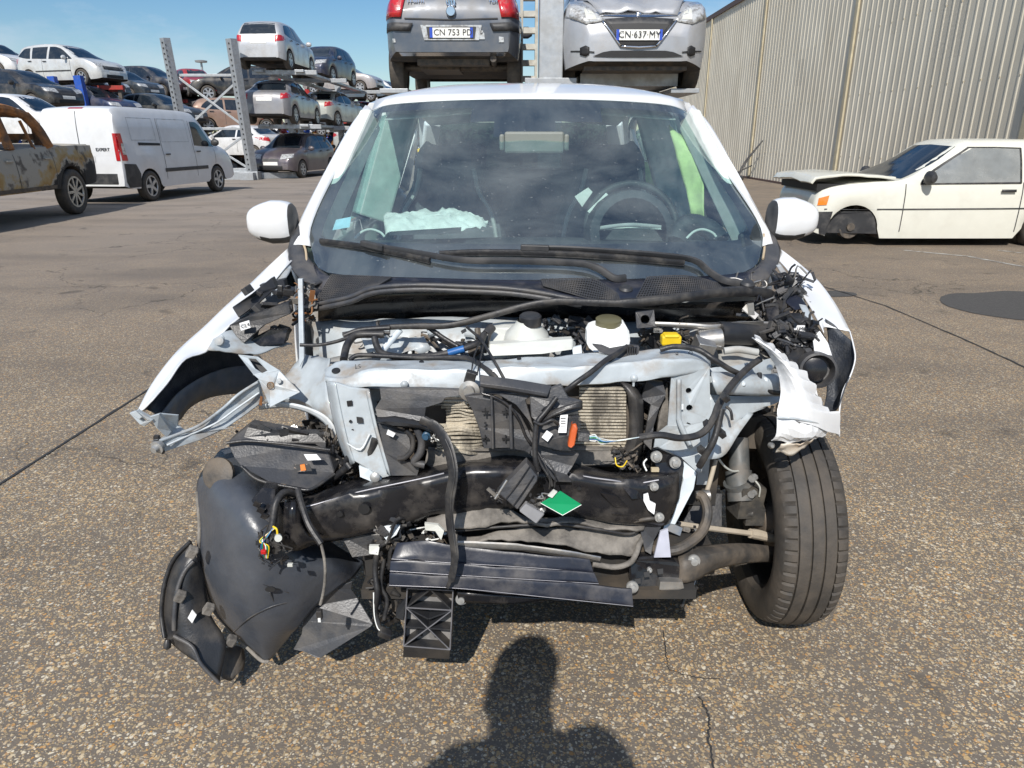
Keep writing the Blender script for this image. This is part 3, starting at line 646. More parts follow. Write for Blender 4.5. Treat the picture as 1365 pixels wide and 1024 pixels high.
def place_car(kind, u, v, Y, yaw, color, label, group, z=None, cat='car', tilt=0):
    pos = P(u, v, Y)
    if z is not None: pos.z = z
    if kind not in PROTO:
        base = dict(hatch=HATCH, mpv=MPV, suv=SUV, saloon=SALOON)[kind]
        o, bv = gencar({'hatch': 'scrap_hatchback', 'mpv': 'scrap_people_carrier', 'suv': 'scrap_crossover', 'saloon': 'scrap_saloon'}[kind], label, cat, base); PROTO[kind] = o
        def setc(q):
            q.color = color
            for ch in q.children: setc(ch)
        setc(o)
    else: o = copy_tree(PROTO[kind], None, color)
    o['label'] = label; o['category'] = cat; o['group'] = group
    o.location = pos; o.rotation_euler = (R(tilt), R(tilt*.5), R(yaw))
    return o
SIL = (.50, .51, .53, 1); LSIL = (.62, .63, .62, 1); WHT = (.80, .80, .80, 1); BLK = (.018, .019, .022, 1); NAV = (.018, .026, .06, 1); GRY = (.13, .125, .13, 1); DBL = (.03, .045, .10, 1)
BRN = (.30, .19, .14, 1); REDC = (.42, .02, .02, 1); BLG = (.10, .14, .18, 1)
g1 = 'scrapped cars stacked on the red and blue racks at the far left'
CARS = [
 ('mpv', 101, 117, 32, -17, LSIL, 'silver people carrier on top of the left stack against the sky'),
 ('suv', -4, 108, 36, -18, WHT, 'white crossover whose nose pokes in at the left edge on top of the stack'),
 ('saloon', 36, 151, 27.5, -17, BLK, 'black car on the level below the silver people carrier at the left edge'),
 ('suv', 204, 133, 41, -14, (.028, .034, .05, 1), 'dark blue crossover on top of the stack right of the silver people carrier'),
 ('hatch', 262, 131, 42, -50, REDC, 'red car behind the left upright of the galvanised frame'),
 ('suv', 318, 136, 38, -160, BLK, 'black crossover seen through the top of the galvanised X frame'),
 ('hatch', 318, 177, 35, 25, BRN, 'bronze brown hatchback seen through the middle of the galvanised X frame'),
 ('saloon', 322, 213, 33, 160, WHT, 'white car low behind the galvanised X frame'),
 ('saloon', 213, 172, 33, -15, (.03, .04, .05, 1), 'black saloon whose roof shows just above the white van'),
 ('hatch', 128, 166, 31, -20, DBL, 'dark blue hatchback above the rear of the white van beside the blue post'),
 ('saloon', 112, 137, 35, -12, BLK, 'black car directly beneath the silver people carrier'),
 ('hatch', 40, 194, 23.5, -8, WHT, 'white hatchback seen through the open cab of the burnt pickup'),
 ('hatch', 168, 137, 38, -20, (.04, .05, .06, 1), 'dark hatchback half hidden between the people carrier and the blue crossover'),
 ('hatch', 246, 158, 42, -20, GRY, 'grey hatchback between the white van roof and the frame upright'),
 ('saloon', 18, 178, 33, -10, BLG, 'blue grey car low down behind the burnt pickup roof'),
]
for k, u, v, Y, yaw, c, lb in CARS: place_car(k, u, v, Y, yaw, c, lb, g1)
g2 = 'scrapped cars on the galvanised rack left of the wreck'
CARS2 = [
 ('hatch', -8.2, 27.2, 3.50, 89, SIL, 'silver hatchback tail first on the top level of the galvanised rack'),
 ('hatch', -7.9, 32.4, 3.45, -97, NAV, 'navy hatchback facing us behind the silver one on the top level'),
 ('saloon', -8.2, 27.3, 1.78, 89, (.27, .27, .29, 1), 'grey silver saloon tail first on the middle level of the galvanised rack'),
 ('saloon', -7.9, 33.3, 1.78, 80, (.55, .57, .52, 1), 'pale silver green saloon with a bare wheel behind the grey silver one'),
 ('hatch', -7.95, 27.2, .0, -99, (.10, .085, .10, 1), 'grey purple hatchback with crumpled nose on the ground under the rack'),
 ('saloon', -7.3, 34.5, .0, -80, (.03, .03, .03, 1), 'black car on the ground behind the grey purple hatchback'),
 ('hatch', -8.7, 39.5, 3.45, -10, (.4, .37, .36, 1), 'beige grey hatchback sideways behind the navy one on the top level'),
 ('saloon', -8.0, 39.6, 1.7, -85, REDC, 'red car behind the pale silver green saloon'),
]
for k, x, y, z, yaw, c, lb in CARS2:
    o = place_car(k, 0, 0, 1, yaw, c, lb, g2); o.location = (x, y, z)
g3 = 'far cars stacked just left of the wrecked car roof'
for k, u, v, Y, yaw, c, lb in [
 ('saloon', 476, 136, 44, -15, (.12, .17, .22, 1), 'blue grey saloon in the distance just left of the wreck roof'),
 ('hatch', 452, 137, 47, -15, REDC, 'red hatchback in the distance above the pale saloon'),
 ('hatch', 512, 138, 52, -20, WHT, 'white hatchback in the distance beside the wreck roof'),
 ('suv', 440, 178, 46, -10, WHT, 'white crossover low behind the pale saloon'),
 ('saloon', 470, 182, 40, -12, (.07, .09, .12, 1), 'dark slate saloon low behind the left pillar of the wreck'),
 ('hatch', 500, 205, 38, -14, (.55, .57, .55, 1), 'pale grey hatchback seen only through the wreck windscreen')]:
    place_car(k, u, v, Y, yaw, c, lb, g3)

# ------------------------------------------------------------ racks
def rack(name, label, parts, loc, group=None):
    t = thing(name, label, 'car rack', loc, 0, group)
    for nm, m, lst in parts:
        for a, b, w_, h_ in lst: MB().bar(a, b, w_, h_).build(nm, m, t, bevel=.006)
    return t
# galvanised frame with X bracing
fx0, fx1, fy = -10.85, -8.78, 24.9
up = [((fx0, fy, 0), (fx0-.15, fy-.2, 4.32), .22, .24), ((fx1, fy, 0), (fx1-.12, fy-.2, 4.30), .24, .26), ((fx1+.1, 29.6, 0), (fx1+.1, 29.6, 3.9), .24, .24), ((-8.1, 35.5, 0), (-8.1, 35.5, 3.9), .24, .24), ((-6.3, 30.2, 0), (-6.3, 30.2, 1.7), .2, .2)]
t = rack('galvanised_rack', 'galvanised steel rack with perforated uprights and X bracing left of the wreck', [
  ('upright', M['steel'], up),
  ('cross_rail', M['steel'], [((fx0, fy, 3.25), (fx1, fy, 3.25), .05, .08), ((fx0, fy, 1.62), (fx1, fy, 1.62), .05, .08), ((fx0, fy, .28), (fx1, fy, .28), .08, .18)]),
  ('brace', M['steel'], [((fx0, fy+.04, 1.62), (fx1, fy+.04, 3.2), .04, .07), ((fx1, fy-.04, 1.62), (fx0, fy-.04, 3.2), .04, .07), ((fx0, fy-.04, 1.6), (fx1, fy-.04, .3), .04, .07), ((fx0+.2, fy+.04, .3), (fx1, fy+.04, 1.5), .04, .07)]),
  ('deck_beam', M['steel'], [((fx1, 29.6, 3.42), (-6.4, 29.6, 3.42), .12, .14), ((fx1, 26.0, 3.42), (-6.6, 26.0, 3.42), .12, .14), ((fx1, 26.0, 1.70), (-6.6, 26.0, 1.70), .12, .14), ((fx1, 29.6, 1.70), (-6.4, 29.6, 1.70), .12, .14), ((-8.5, 25.8, 3.46), (-8.5, 36, 3.40), .3, .08), ((-7.15, 25.8, 3.46), (-7.15, 36, 3.40), .3, .08), ((-8.5, 25.8, 1.74), (-8.5, 36, 1.74), .3, .08), ((-7.15, 25.8, 1.74), (-7.15, 36, 1.74), .3, .08), ((fx1, 35.5, 1.66), (-6.0, 35.5, 1.66), .12, .14), ((fx1, 35.5, 3.35), (-6.0, 35.5, 3.35), .12, .14)]),
  ('base_beam', M['steel'], [((fx0-.3, fy-.1, .13), (fx1+.25, fy-.1, .13), .3, .26), ((fx1-.05, fy-.5, .12), (fx1-.05, fy+2.2, .12), .45, .24), ((fx1-.4, fy+.3, .1), (-7.6, fy+1.1, .1), .4, .2)]),
], (fx1, fy, 0))
hb = MB()
for (a, b, w_, h_) in up[:2]:
    for k in range(26):
        q = Vector(a).lerp(Vector(b), (k+.7)/27); hb.box(q+Vector((.03, -.135, 0)), (.05, .01, .05)); hb.box(q+Vector((-.05, -.135, .06)), (.05, .01, .05))
stuff(hb.build('punched_hole', M['rimdark'], t))
# blue posts and red beams at the far left
posts = [(69, 30.6, 102), (104, 29.8, 101), (147, 38, 133), (218, 39, 137), (8, 30.5, 140), (182, 38, 148)]
pl = []
for u, Y, vt in posts:
    q = P(u, vt, Y); pl.append(((q.x+.15, Y, 0), (q.x, Y, q.z), .26, .28))
reds = []
for u0, u1, v, Y in ((60, 165, 116, 31.2), (60, 165, 119, 33.5), (-30, 45, 108, 36), (170, 250, 131, 42.6), (170, 250, 134, 40.5), (-30, 100, 152, 28.5), (80, 160, 141, 35.5), (150, 215, 139, 38.5), (285, 345, 139, 38.6), (285, 345, 180, 35.6), (90, 165, 168, 31.5), (180, 260, 174, 33.5), (230, 265, 161, 42.5), (0, 60, 180, 33.2), (5, 80, 196, 24.0), (445, 520, 139, 45), (445, 520, 182, 43)):
    a, b = P(u0, v+1, Y), P(u1, v+1, Y); reds.append((a, b, .18, .16))
rack('painted_rack', 'blue posts and red beams holding the stacked cars at the far left', [('post', M['bluepost'], pl), ('beam', M['redbeam'], reds)], (pl[0][0][0], 32.5, 0))
# stanchions under the beams so that every stack stands on something
st = []
for u, v, Y in ((62, 120, 31.3), (160, 120, 31.3), (30, 110, 36), (180, 134, 41), (247, 134, 41), (95, 154, 28.5), (-20, 154, 28.5), (290, 182, 35.6), (340, 182, 35.6), (10, 197, 24), (75, 197, 24), (450, 140, 45), (515, 140, 45), (190, 176, 33.5), (258, 176, 33.5)):
    q = P(u, v, Y); st.append(((q.x, Y, 0), (q.x, Y, q.z), .14, .14))
rack('rack_stanchions', 'dark steel stanchions in the shade beneath the left stacks', [('stanchion', M['iron'], st)], (st[0][0][0], 31.3, 0))
# scrap heap
def heap():
    r = random.Random(11); b = MB(); mats_ = [M['trim'], M['steel'], M['redbeam'], M['yellow'], M['vanwhite'], M['cladding'], M['rust'], M['bluepost'], M['iron']]
    for k in range(900):
        x = r.uniform(-17, -4.5); y = r.uniform(39, 45); h = 2.5*max(0.15, 1-abs((y-43)/6))*r.random()
        s = r.uniform(.12, .5); b.box((x, y, h), (s*r.uniform(.6, 2), s*r.uniform(.3, 1), s*r.uniform(.2, .9)), (r.random()*3, r.random()*3, r.random()*3), r.choice([0, 0, 1, 2, 3, 4, 4, 5, 6, 7, 8, 8]))
    o = b.build('scrap_heap', mats_); stuff(o); tag(o, 'heap of mixed coloured scrap parts on the ground behind the racked cars', 'scrap heap')
heap()
def heap2():
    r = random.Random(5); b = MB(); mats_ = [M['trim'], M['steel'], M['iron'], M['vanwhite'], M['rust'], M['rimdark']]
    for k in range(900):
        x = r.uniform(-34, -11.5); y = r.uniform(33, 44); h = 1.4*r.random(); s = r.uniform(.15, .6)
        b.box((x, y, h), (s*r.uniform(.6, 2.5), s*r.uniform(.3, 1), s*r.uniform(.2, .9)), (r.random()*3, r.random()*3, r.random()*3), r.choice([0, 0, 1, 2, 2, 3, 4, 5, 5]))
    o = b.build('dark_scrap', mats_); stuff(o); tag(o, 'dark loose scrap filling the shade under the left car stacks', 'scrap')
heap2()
# distant low line of trees and sheds
def treeline():
    r = random.Random(2); V = []; F = []
    for k in range(5200):
        a = r.uniform(-75, 70); y = 150+r.random()*12; x = math.tan(R(a))*y*.6; hh = 3.4+1.3*noise.noise(Vector((x*.05, 0, 0))); z = r.random()**.7*hh; s = r.uniform(.3, .9)
        b = len(V); d = [Vector((r.gauss(0, 1), r.gauss(0, 1), r.gauss(0, 1))).normalized()*s for _ in range(3)]
        V += [Vector((x, y, z))+q for q in d]; F.append((b, b+1, b+2))
    o = mk('distant_trees', V, F, mat('far_leaves', (.05, .075, .035), .9, var=.4)); stuff(o); tag(o, 'low line of distant green trees on the horizon beyond the yard', 'trees')
treeline()
q = P(268, 82, 62)
t = thing('light_mast', 'thin floodlight mast standing against the sky behind the galvanised frame', 'lamp post', (q.x, 62, 0))
MB().cyl((q.x, 62, 0), (q.x, 62, q.z), .13, .08).build('mast', M['steel'], t, True)
MB().lathe((q.x, 62, q.z-.1), (0, 0, 1), [(0, .1), (.03, .45), (.15, .48), (.2, .2)], 12).build('lamp_head', M['steel'], t, True)

# ------------------------------------------------------------ near rack with the two hanging cars
nx = (730-682.5)/FP*8.7
t = rack('rack_column', 'thick pale galvanised rack column between the two raised cars behind the wreck', [], (nx, 9.6, 0))
MB().box((.465, 9.35, 3.4), (.285, .30, 6.8)).build('column', M['steel'], t, bevel=.012)
pb = MB()
pb.box((.13, 10.6, 2.8), (.04, .16, 5.6)); pb.box((.33, 10.6, 2.8), (.04, .16, 5.6))
pb.build('ladder_side', mat('painted_rung', (.52, .51, .46), .55, 0, (.3, .25, .18), .5, 6), t)
for k in range(26): MB().box((.23, 10.6, .3+k*.2), (.18, .12, .07)).build('ladder_rung', bpy.data.materials['painted_rung'], t)
for xa, xb in ((-1.55, .3), (.62, 2.0)):
    for yy in (9.75, 12.3):
        MB().box(((xa+xb)/2, yy, 1.77), (xb-xa, .12, .15)).build('cross_beam', M['steel'], t, bevel=.008)
for xx in (-1.42, -.05, .8, 2.08):
    MB().box((xx, 11.2, 1.865), (.34, 4.1, .05)).build('wheel_tray', M['steel'], t, bevel=.005)
for xx in (-1.45, 1.9):
    MB().box((xx, 12.4, 1.0), (.16, .16, 2.0)).build('rear_leg', M['steel'], t, bevel=.01)
MB().box((.465, 9.20, 1.93), (.62, .03, .16)).build('tray_bracket', M['steel'], t, bevel=.004)
bb = MB()
for sx_ in (-.25, .25): bb.cyl((.465+sx_, 9.17, 1.93), (.465+sx_, 9.18+.01, 1.93), .02)
for sx_ in (-.25, .25):
    MB().cyl((.465+sx_, 9.16, 1.93), (.465+sx_, 9.19, 1.93), .022).build('bolt', M['bolt'], t, True)

REARC = variant(HATCH, L=4.15, W=1.74, r=.31, sill=.34, axles=(-1.30, 1.30), round=.10,
  top=[(-2.075, .70), (-2.07, .84), (-2.02, .97), (-1.93, 1.12), (-1.72, 1.36), (-1.4, 1.49), (-.4, 1.52), (.15, 1.48), (.55, 1.28), (1.0, 1.02), (1.35, .96), (1.7, .86), (2.0, .72), (2.075, .55)],
  extra=[], ends=[('B', [(-.5, 1.42), (0, 1.44), (.5, 1.42)], [(-.64, 1.12), (0, 1.12), (.64, 1.12)], 'rear_window'), ('F', [(-.50, 1.43), (0, 1.45), (.50, 1.43)], [(-.66, 1.03), (0, 1.03), (.66, 1.03)], 'windscreen')], seams=[], handles=[])
o, bv = gencar('raised_estate_car', 'dark grey car seen tail first hoisted left of the rack column', 'car', REARC)
for s in (1, -1):
    patch(bv, 'tail_light', 'B', [(s*.53, 1.12), (s*.82, 1.10)], [(s*.60, .805), (s*.845, .81)], M['taillamp'], o, 8, 4, .02, .01)
    patch(bv, 'bumper_trim', 'B', [(s*.46, .74), (s*.84, .755)], [(s*.50, .655), (s*.86, .665)], M['trim'], o, 8, 2, .02, .01)
patch(bv, 'boot_seam', 'B', [(-.56, .80), (0, .785), (.56, .80)], [(-.56, .785), (0, .770), (.56, .785)], M['rimdark'], o, 8, 1, .01)
patch(bv, 'plate_recess', 'B', [(-.37, .72), (.37, .72)], [(-.33, .555), (.33, .555)], M['lamp'], o, 6, 2, .015)
patch(bv, 'plate_recess', 'B', [(-.30, .70), (.30, .70)], [(-.28, .57), (.28, .57)], M['trim'], o, 6, 2, .019)
pl_ = patch(bv, 'number_plate', 'B', [(-.26, .69), (.26, .69)], [(-.26, .58), (.26, .58)], M['plate'], o, 2, 1, .026)
patch(bv, 'bumper_lip', 'B', [(-.80, .42), (.80, .42)], [(-.78, .39), (.78, .39)], M['chrome'], o, 10, 1, .012)
xr = -2.135
text('plate_text', 'CN 753 PD', .098, M['ink'], pl_, pm((xr+.03, -.02, .635), (0, -1, 0), (0, 0, 1)))
for s in (1, -1): patch(bv, 'plate_band', 'B', [(s*.225, .69), (s*.26, .69)], [(s*.225, .58), (s*.26, .58)], M['plateblue'], o, 2, 1, .029)
MB().lathe((-2.09, 0, .865), (1, 0, 0), [(-.03, 0), (-.03, .05), (-.01, .06), (.02, .06)], 16).build('boot_handle', M['chrome'], o, True)
bpy.context.view_layer.update()
text('badge_text', 'rrwrn', .085, M['chrome'], o, pm((-2.05, .42, .99), (0, -1, 0), (.1, 0, 1)), .004)
text('badge_text', 'TDI', .07, M['chrome'], o, pm((-2.05, -.50, .99), (0, -1, 0), (.1, 0, 1)), .004)
eb = MB(); 
for a in range(3): eb.bar((-2.07, -.05+.03*a, .93), (-2.06, -.03+.03*a, 1.02), .012, .02)
eb.lathe((-2.065, 0, .975), (1, 0, 0), [(-.01, .045), (-.012, .055), (0, .06)], 16); eb.build('emblem', M['chrome'], o)
ub = MB(); ub.box((-1.75, 0, .36), (.25, .9, .12)).cyl((-2.0, -.5, .36), (-1.3, -.5, .36), .04).cyl((-1.3, -.7, .32), (-1.3, .7, .32), .05).box((-1.2, .2, .34), (.8, .5, .14)); ub.build('exhaust_and_axle', M['iron'], o)
for dyy, zz, s_ in ((-.36, .60, .035), (-.36, .64, .02), (-.60, .56, .028), (.70, .55, .02)):
    patch(bv, 'paint_scuff', 'B', [(dyy-s_, zz+s_), (dyy+s_, zz+s_*1.3)], [(dyy-s_*1.2, zz-s_), (dyy+s_, zz-s_)], M['lamp'], o, 4, 3, .012)
def recol(q, c):
    q.color = c
    for ch in q.children: recol(ch, c)
recol(o, (.085, .10, .125, 1)); o.location = (-.73, 9.42+2.075, 1.89); o.rotation_euler = (0, R(0), R(90))

FRONTC = variant(HATCH, L=3.96, W=1.74, r=.30, sill=.19, axles=(-1.25, 1.18), round=.27, extra=[], seams=[],
  top=[(-1.975, .66), (-1.96, .80), (-1.90, .98), (-1.78, 1.22), (-1.55, 1.40), (-1.1, 1.47), (-.4, 1.49), (.15, 1.45), (.55, 1.26), (.95, 1.06), (1.3, 1.01), (1.62, .93), (1.84, .80), (1.94, .68), (1.98, .55)])
o, bv = gencar('raised_hatchback', 'silver hatchback with crumpled bonnet seen nose first hoisted right of the rack column', 'car', FRONTC)
for s in (1, -1):
    hl = patch(bv, 'headlight', 'F', [(s*.50, .80), (s*.62, .92), (s*.80, .98)], [(s*.38, .70), (s*.60, .66), (s*.82, .76)], M['lamp'], o, 8, 4, .014, .01)
    patch(bv, 'headlight_bezel', 'F', [(s*.52, .80), (s*.62, .86)], [(s*.48, .715), (s*.60, .71)], M['hdpe'], hl, 4, 3, .022)
    patch(bv, 'fog_lamp', 'F', [(s*.56, .42), (s*.60, .44), (s*.66, .42)], [(s*.56, .345), (s*.60, .325), (s*.66, .345)], M['rimdark'], o, 4, 3, .014, .008)
    patch(bv, 'fog_slot', 'F', [(s*.50, .375), (s*.76, .40)], [(s*.50, .36), (s*.76, .385)], M['rimdark'], o, 4, 1, .012)
patch(bv, 'grille', 'F', [(-.42, .715), (0, .74), (.42, .715)], [(-.20, .43), (0, .42), (.20, .43)], M['trim'], o, 10, 6, .012, .008)
patch(bv, 'grille', 'F', [(-.34, .66), (0, .67), (.34, .66)], [(-.17, .45), (0, .44), (.17, .45)], M['rimdark'], o, 10, 6, .02)
for s in (1, -1): patch(bv, 'grille_surround', 'F', [(s*.43, .70), (s*.41, .70)], [(s*.21, .42), (s*.19, .435)], M['chrome'], o, 1, 8, .018, .01)
patch(bv, 'grille_surround', 'F', [(-.21, .44), (0, .43), (.21, .44)], [(-.21, .42), (0, .405), (.21, .42)], M['chrome'], o, 6, 1, .018, .01)
patch(bv, 'lower_intake', 'F', [(-.40, .37), (-.3, .385), (.3, .385), (.40, .37)], [(-.52, .325), (-.3, .315), (.3, .315), (.52, .325)], M['rimdark'], o, 10, 2, .012)
pl_ = patch(bv, 'number_plate', 'F', [(-.26, .60), (.26, .60)], [(-.26, .49), (.26, .49)], M['plate'], o, 2, 1, .034)
text('plate_text', 'CN·637·MY', .098, M['ink'], pl_, pm((2.022, 0, .545), (0, 1, 0), (0, 0, 1)))
for s in (1, -1): patch(bv, 'plate_band', 'F', [(s*.228, .60), (s*.26, .60)], [(s*.228, .49), (s*.26, .49)], M['plateblue'], o, 2, 1, .037)
patch(bv, 'emblem', 'F', [(-.04, .84), (0, .87), (.04, .84)], [(-.03, .77), (0, .76), (.03, .77)], M['chrome'], o, 4, 3, .02, .01)
# crumpled bonnet
Vb = []
for i in range(15):
    for j in range(9):
        hwb = .44+.18*min(j/4, 1); y = -hwb+2*hwb*i/14; x = 1.90-.75*j/8; q = proj(bv, 'T', x, y*(1-.06*j/8), -.015) or Vector((x, y, .9)); q = q+Vector((0, 0, .035+.045*noise.noise(Vector((y*5, x*5, 2)))+.03*abs(noise.noise(Vector((y*12, x*4, 5)))))); Vb.append(q)
mk('bonnet', Vb, [(i*9+j, (i+1)*9+j, (i+1)*9+j+1, i*9+j+1) for i in range(14) for j in range(8)], M['paint'], o, True, 20, solid=.01)
patch(bv, 'bonnet_gap', 'F', [(-.55, .80), (0, .80), (.55, .80)], [(-.46, .755), (0, .735), (.46, .755)], M['chrome'], o, 8, 2, .012)
ub = MB(); ub.box((1.5, 0, .22), (.7, 1.2, .06)).cyl((1.18, -.7, .28), (1.18, .7, .28), .04).box((.9, 0, .25), (.9, .5, .1)); ub.build('undertray', M['iron'], o)
MB().box((-.2, 0, .12), (3.2, 1.2, .14)).build('exhaust_tunnel', M['steel'], o)
recol(o, (.40, .41, .43, 1)); o.location = (1.44, 8.85+1.98, 1.885); o.rotation_euler = (0, 0, R(-90))

# ------------------------------------------------------------ white van
VAN = dict(dent=0, endtaper=.03, L=4.80, W=1.86, r=.325, axles=(-1.52, 1.45), belt=[(-2.4, 1.10), (2.4, 1.04)], sill=.28, roofw=.86, round=.04, paint='vanwhite', spokes=5, rimm='rim',
  top=[(-2.40, 1.0), (-2.395, 1.4), (-2.36, 1.80), (-2.26, 1.91), (-1.8, 1.95), (-.6, 1.955), (.55, 1.93), (.95, 1.82), (1.35, 1.45), (1.62, 1.20), (2.0, 1.06), (2.25, .90), (2.37, .72), (2.40, .5)],
  side={'front': ([(.52, 1.70), (.80, 1.70), (.98, 1.62), (1.30, 1.26)], [(.50, 1.16), (.8, 1.14), (1.1, 1.13), (1.45, 1.12)])},
  ends=[('F', [(-.66, 1.80), (0, 1.84), (.66, 1.80)], [(-.78, 1.24), (0, 1.26), (.78, 1.24)], 'windscreen')],
  extra=[(s, [(x0, .68), (x1, .68)], [(x0, .60), (x1, .60)], 'side_moulding', 'trim') for s in 'LR' for x0, x1 in ((-.95, .96),)]
   + [(s, [(-2.35, .82), (-2.0, .80), (-1.88, .60)], [(-2.35, .33), (-2.0, .33), (-1.92, .33)], 'rear_bumper', 'trim') for s in 'LR']
   + [('L', [(-1.75, 1.24), (-.95, 1.22)], [(-1.75, 1.18), (-.95, 1.17)], 'door_rail', 'rimdark'), ('R', [(-1.75, 1.24), (-.95, 1.22)], [(-1.75, 1.18), (-.95, 1.17)], 'door_rail', 'rimdark')]
   + [('B', [(-.90, .62), (.90, .62)], [(-.88, .34), (.88, .34)], 'rear_bumper', 'trim'), ('B', [(-.006, 1.85), (.006, 1.85)], [(-.006, .62), (.006, .62)], 'door_seam', 'trim'),
      ('B', [(-.30, .98), (.30, .98)], [(-.30, .86), (.30, .86)], 'number_plate', 'vanwhite'), ('B', [(-.16, 1.93), (.16, 1.93)], [(-.16, 1.90), (.16, 1.90)], 'brake_light', 'taillamp'), trimband('F', .6, .35, .65, 'trim', 'grille')]
   + lamps(0, .48, .85, .80, 1.0), seams=[(-.9, .45, 1.75), (.44, .45, 1.72), (1.40, .5, 1.05)], handles=[(-.76, .98), (.60, 1.02)], handlem='trim', mirror=(1.30, 1.22), mirrorpaint=0)
o, bv = gencar('white_van', 'white panel van with black mouldings parked beside the burnt pickup', 'van', VAN)
for s in (1, -1):
    sd_ = 'L' if s > 0 else 'R'
    for (x0, x1, z0, z1) in ((-1.95, -1.05, 1.28, 1.74), (-.85, .30, 1.24, 1.74)):
        for T, B in (([(x0, z1), (x1, z1)], [(x0, z1-.012), (x1, z1-.012)]), ([(x0, z0+.012), (x1, z0+.012)], [(x0, z0), (x1, z0)]), ([(x0, z1), (x0+.012, z1)], [(x0, z0), (x0+.012, z0)]), ([(x1-.012, z1), (x1, z1)], [(x1-.012, z0), (x1, z0)])):
            patch(bv, 'panel_edge', sd_, T, B, M['rim'], o, 6, 4, .004)
    patch(bv, 'tail_light', 'B', [(s*.76, 1.42), (s*.845, 1.42)], [(s*.77, .88), (s*.855, .88)], M['taillamp'], o, 4, 8, .012)
    tl = patch(bv, 'tail_light', sd_, [(-2.375, 1.42), (-2.27, 1.42)], [(-2.392, .88), (-2.24, .88)], M['taillamp'], o, 4, 8, .022)
    patch(bv, 'reversing_lens', sd_, [(-2.33, 1.22), (-2.26, 1.22)], [(-2.34, 1.0), (-2.245, 1.0)], M['lamp'], tl, 3, 4, .027)
text('badge_text', 'EXPERT', .09, M['trim'], o, pm((-2.41, -.50, 1.10), (0, -1, 0), (0, 0, 1)), .003)
o.location = (-7.02-.93, 17.45, 0)
o.rotation_euler = (0, 0, R(90-6))

# ------------------------------------------------------------ burnt pickup
def pickup():
    p = dict(L=5.2, W=1.86, r=.40, axles=(-1.50, 1.60), belt=[(-2.6, 1.06), (2.6, 1.06)], sill=.48, roofw=.93, round=.06, paint='burnt', spokes=9, rimm='metal',
      top=[(-2.60, .9), (-2.59, 1.17), (-2.5, 1.21), (-1.0, 1.21), (.5, 1.14), (1.2, 1.14), (2.0, 1.10), (2.45, .98), (2.58, .8), (2.6, .6)], seams=[(-.95, .55, 1.1), (.12, .55, 1.08), (1.15, .6, 1.08)], handles=[(-.75, 1.0), (.3, .98)], handlem='burnt', side={}, ends=[],
      extra=[(s, [(-.9, .56), (1.2, .56)], [(-.9, .44), (1.2, .44)], 'side_step', 'iron') for s in 'LR'])
    t, bv = gencar('burnt_pickup', 'burnt out double cab pickup with rusted open cab at the left edge', 'pickup', p)
    for s in (1, -1):
        y0, y1 = s*.86, s*.70
        A = [(-1.0, y0, 1.17), (-.78, y1, 1.68), (.35, y1, 1.74), (.62, y1, 1.62), (1.18, y0, 1.16)]
        MB().tube([Vector(a) for a in (A[0], ((-.93), s*.78, 1.46), A[1])], .11, 8, 4, flat=.6).build('rear_pillar', M['burntrust'], t, True)
        MB().tube([Vector(A[1])+Vector((0, 0, 0)), Vector((-.2, y1, 1.77)), Vector(A[2]), Vector(A[3])], .075, 8, 5).build('roof_rail', M['burntrust'], t, True)
        MB().tube([Vector(A[3]), Vector((.9, s*.78, 1.40)), Vector(A[4])], .05, 8, 4).build('front_pillar', M['burntrust'], t, True)
        MB().bar((.1, y0, 1.15), (.06, y1, 1.72), .17, .07, up=(0, 1, 0)).build('centre_pillar', M['burntrust'], t, bevel=.01)
        MB().bar((-.55, y0, 1.15), (-.52, s*.74, 1.6), .03, .04, up=(0, 1, 0)).build('window_channel', M['burntrust'], t)
    rows = [[(-.82, y, 1.66), (-.6, y, 1.75), (-.1, y, 1.79+.02*(1-abs(y))), (.35, y, 1.77), (.64, y, 1.62)] for y in (-.72, -.4, 0, .4, .72)]
    sheet('roof', rows, M['burntrust'], t, 14, raw=True, thick=.02, crumple=.03, cs=3)
    MB().box((-1.05, 0, 1.35), (.05, 1.3, .10)).box((-1.05, .66, 1.3), (.05, .1, .5)).box((-1.05, -.66, 1.3), (.05, .1, .5)).build('cab_back', M['burntrust'], t)
    MB().box((-1.8, 0, 1.2), (1.45, 1.45, .03)).build('load_bed_cover', M['rimdark'], t)
    MB().box((.25, .35, 1.15), (.2, .5, .55)).box((.25, -.35, 1.15), (.2, .5, .55)).build('seat_frames', M['iron'], t)
    t.location = (-7.02-.96-.28, 13.3-1.3, 0); t.rotation_euler = (0, 0, R(-90+3))
    return t
pk = pickup()
# nose direction (sin, -cos); put the rear wheel at the measured ground point
a_ = pk.rotation_euler.z; rwl = Vector((-1.50, .86, 0)); rot = Matrix.Rotation(a_, 3, 'Z'); tgt = PZ(104, 285.5, 0)
pk.location = tgt-rot @ rwl
vn = bpy.data.objects['white_van']; rot = Matrix.Rotation(vn.rotation_euler.z, 3, 'Z'); tgt = PZ(206, 268, 0); vn.location = tgt-rot @ Vector((-1.52, -.90, 0))

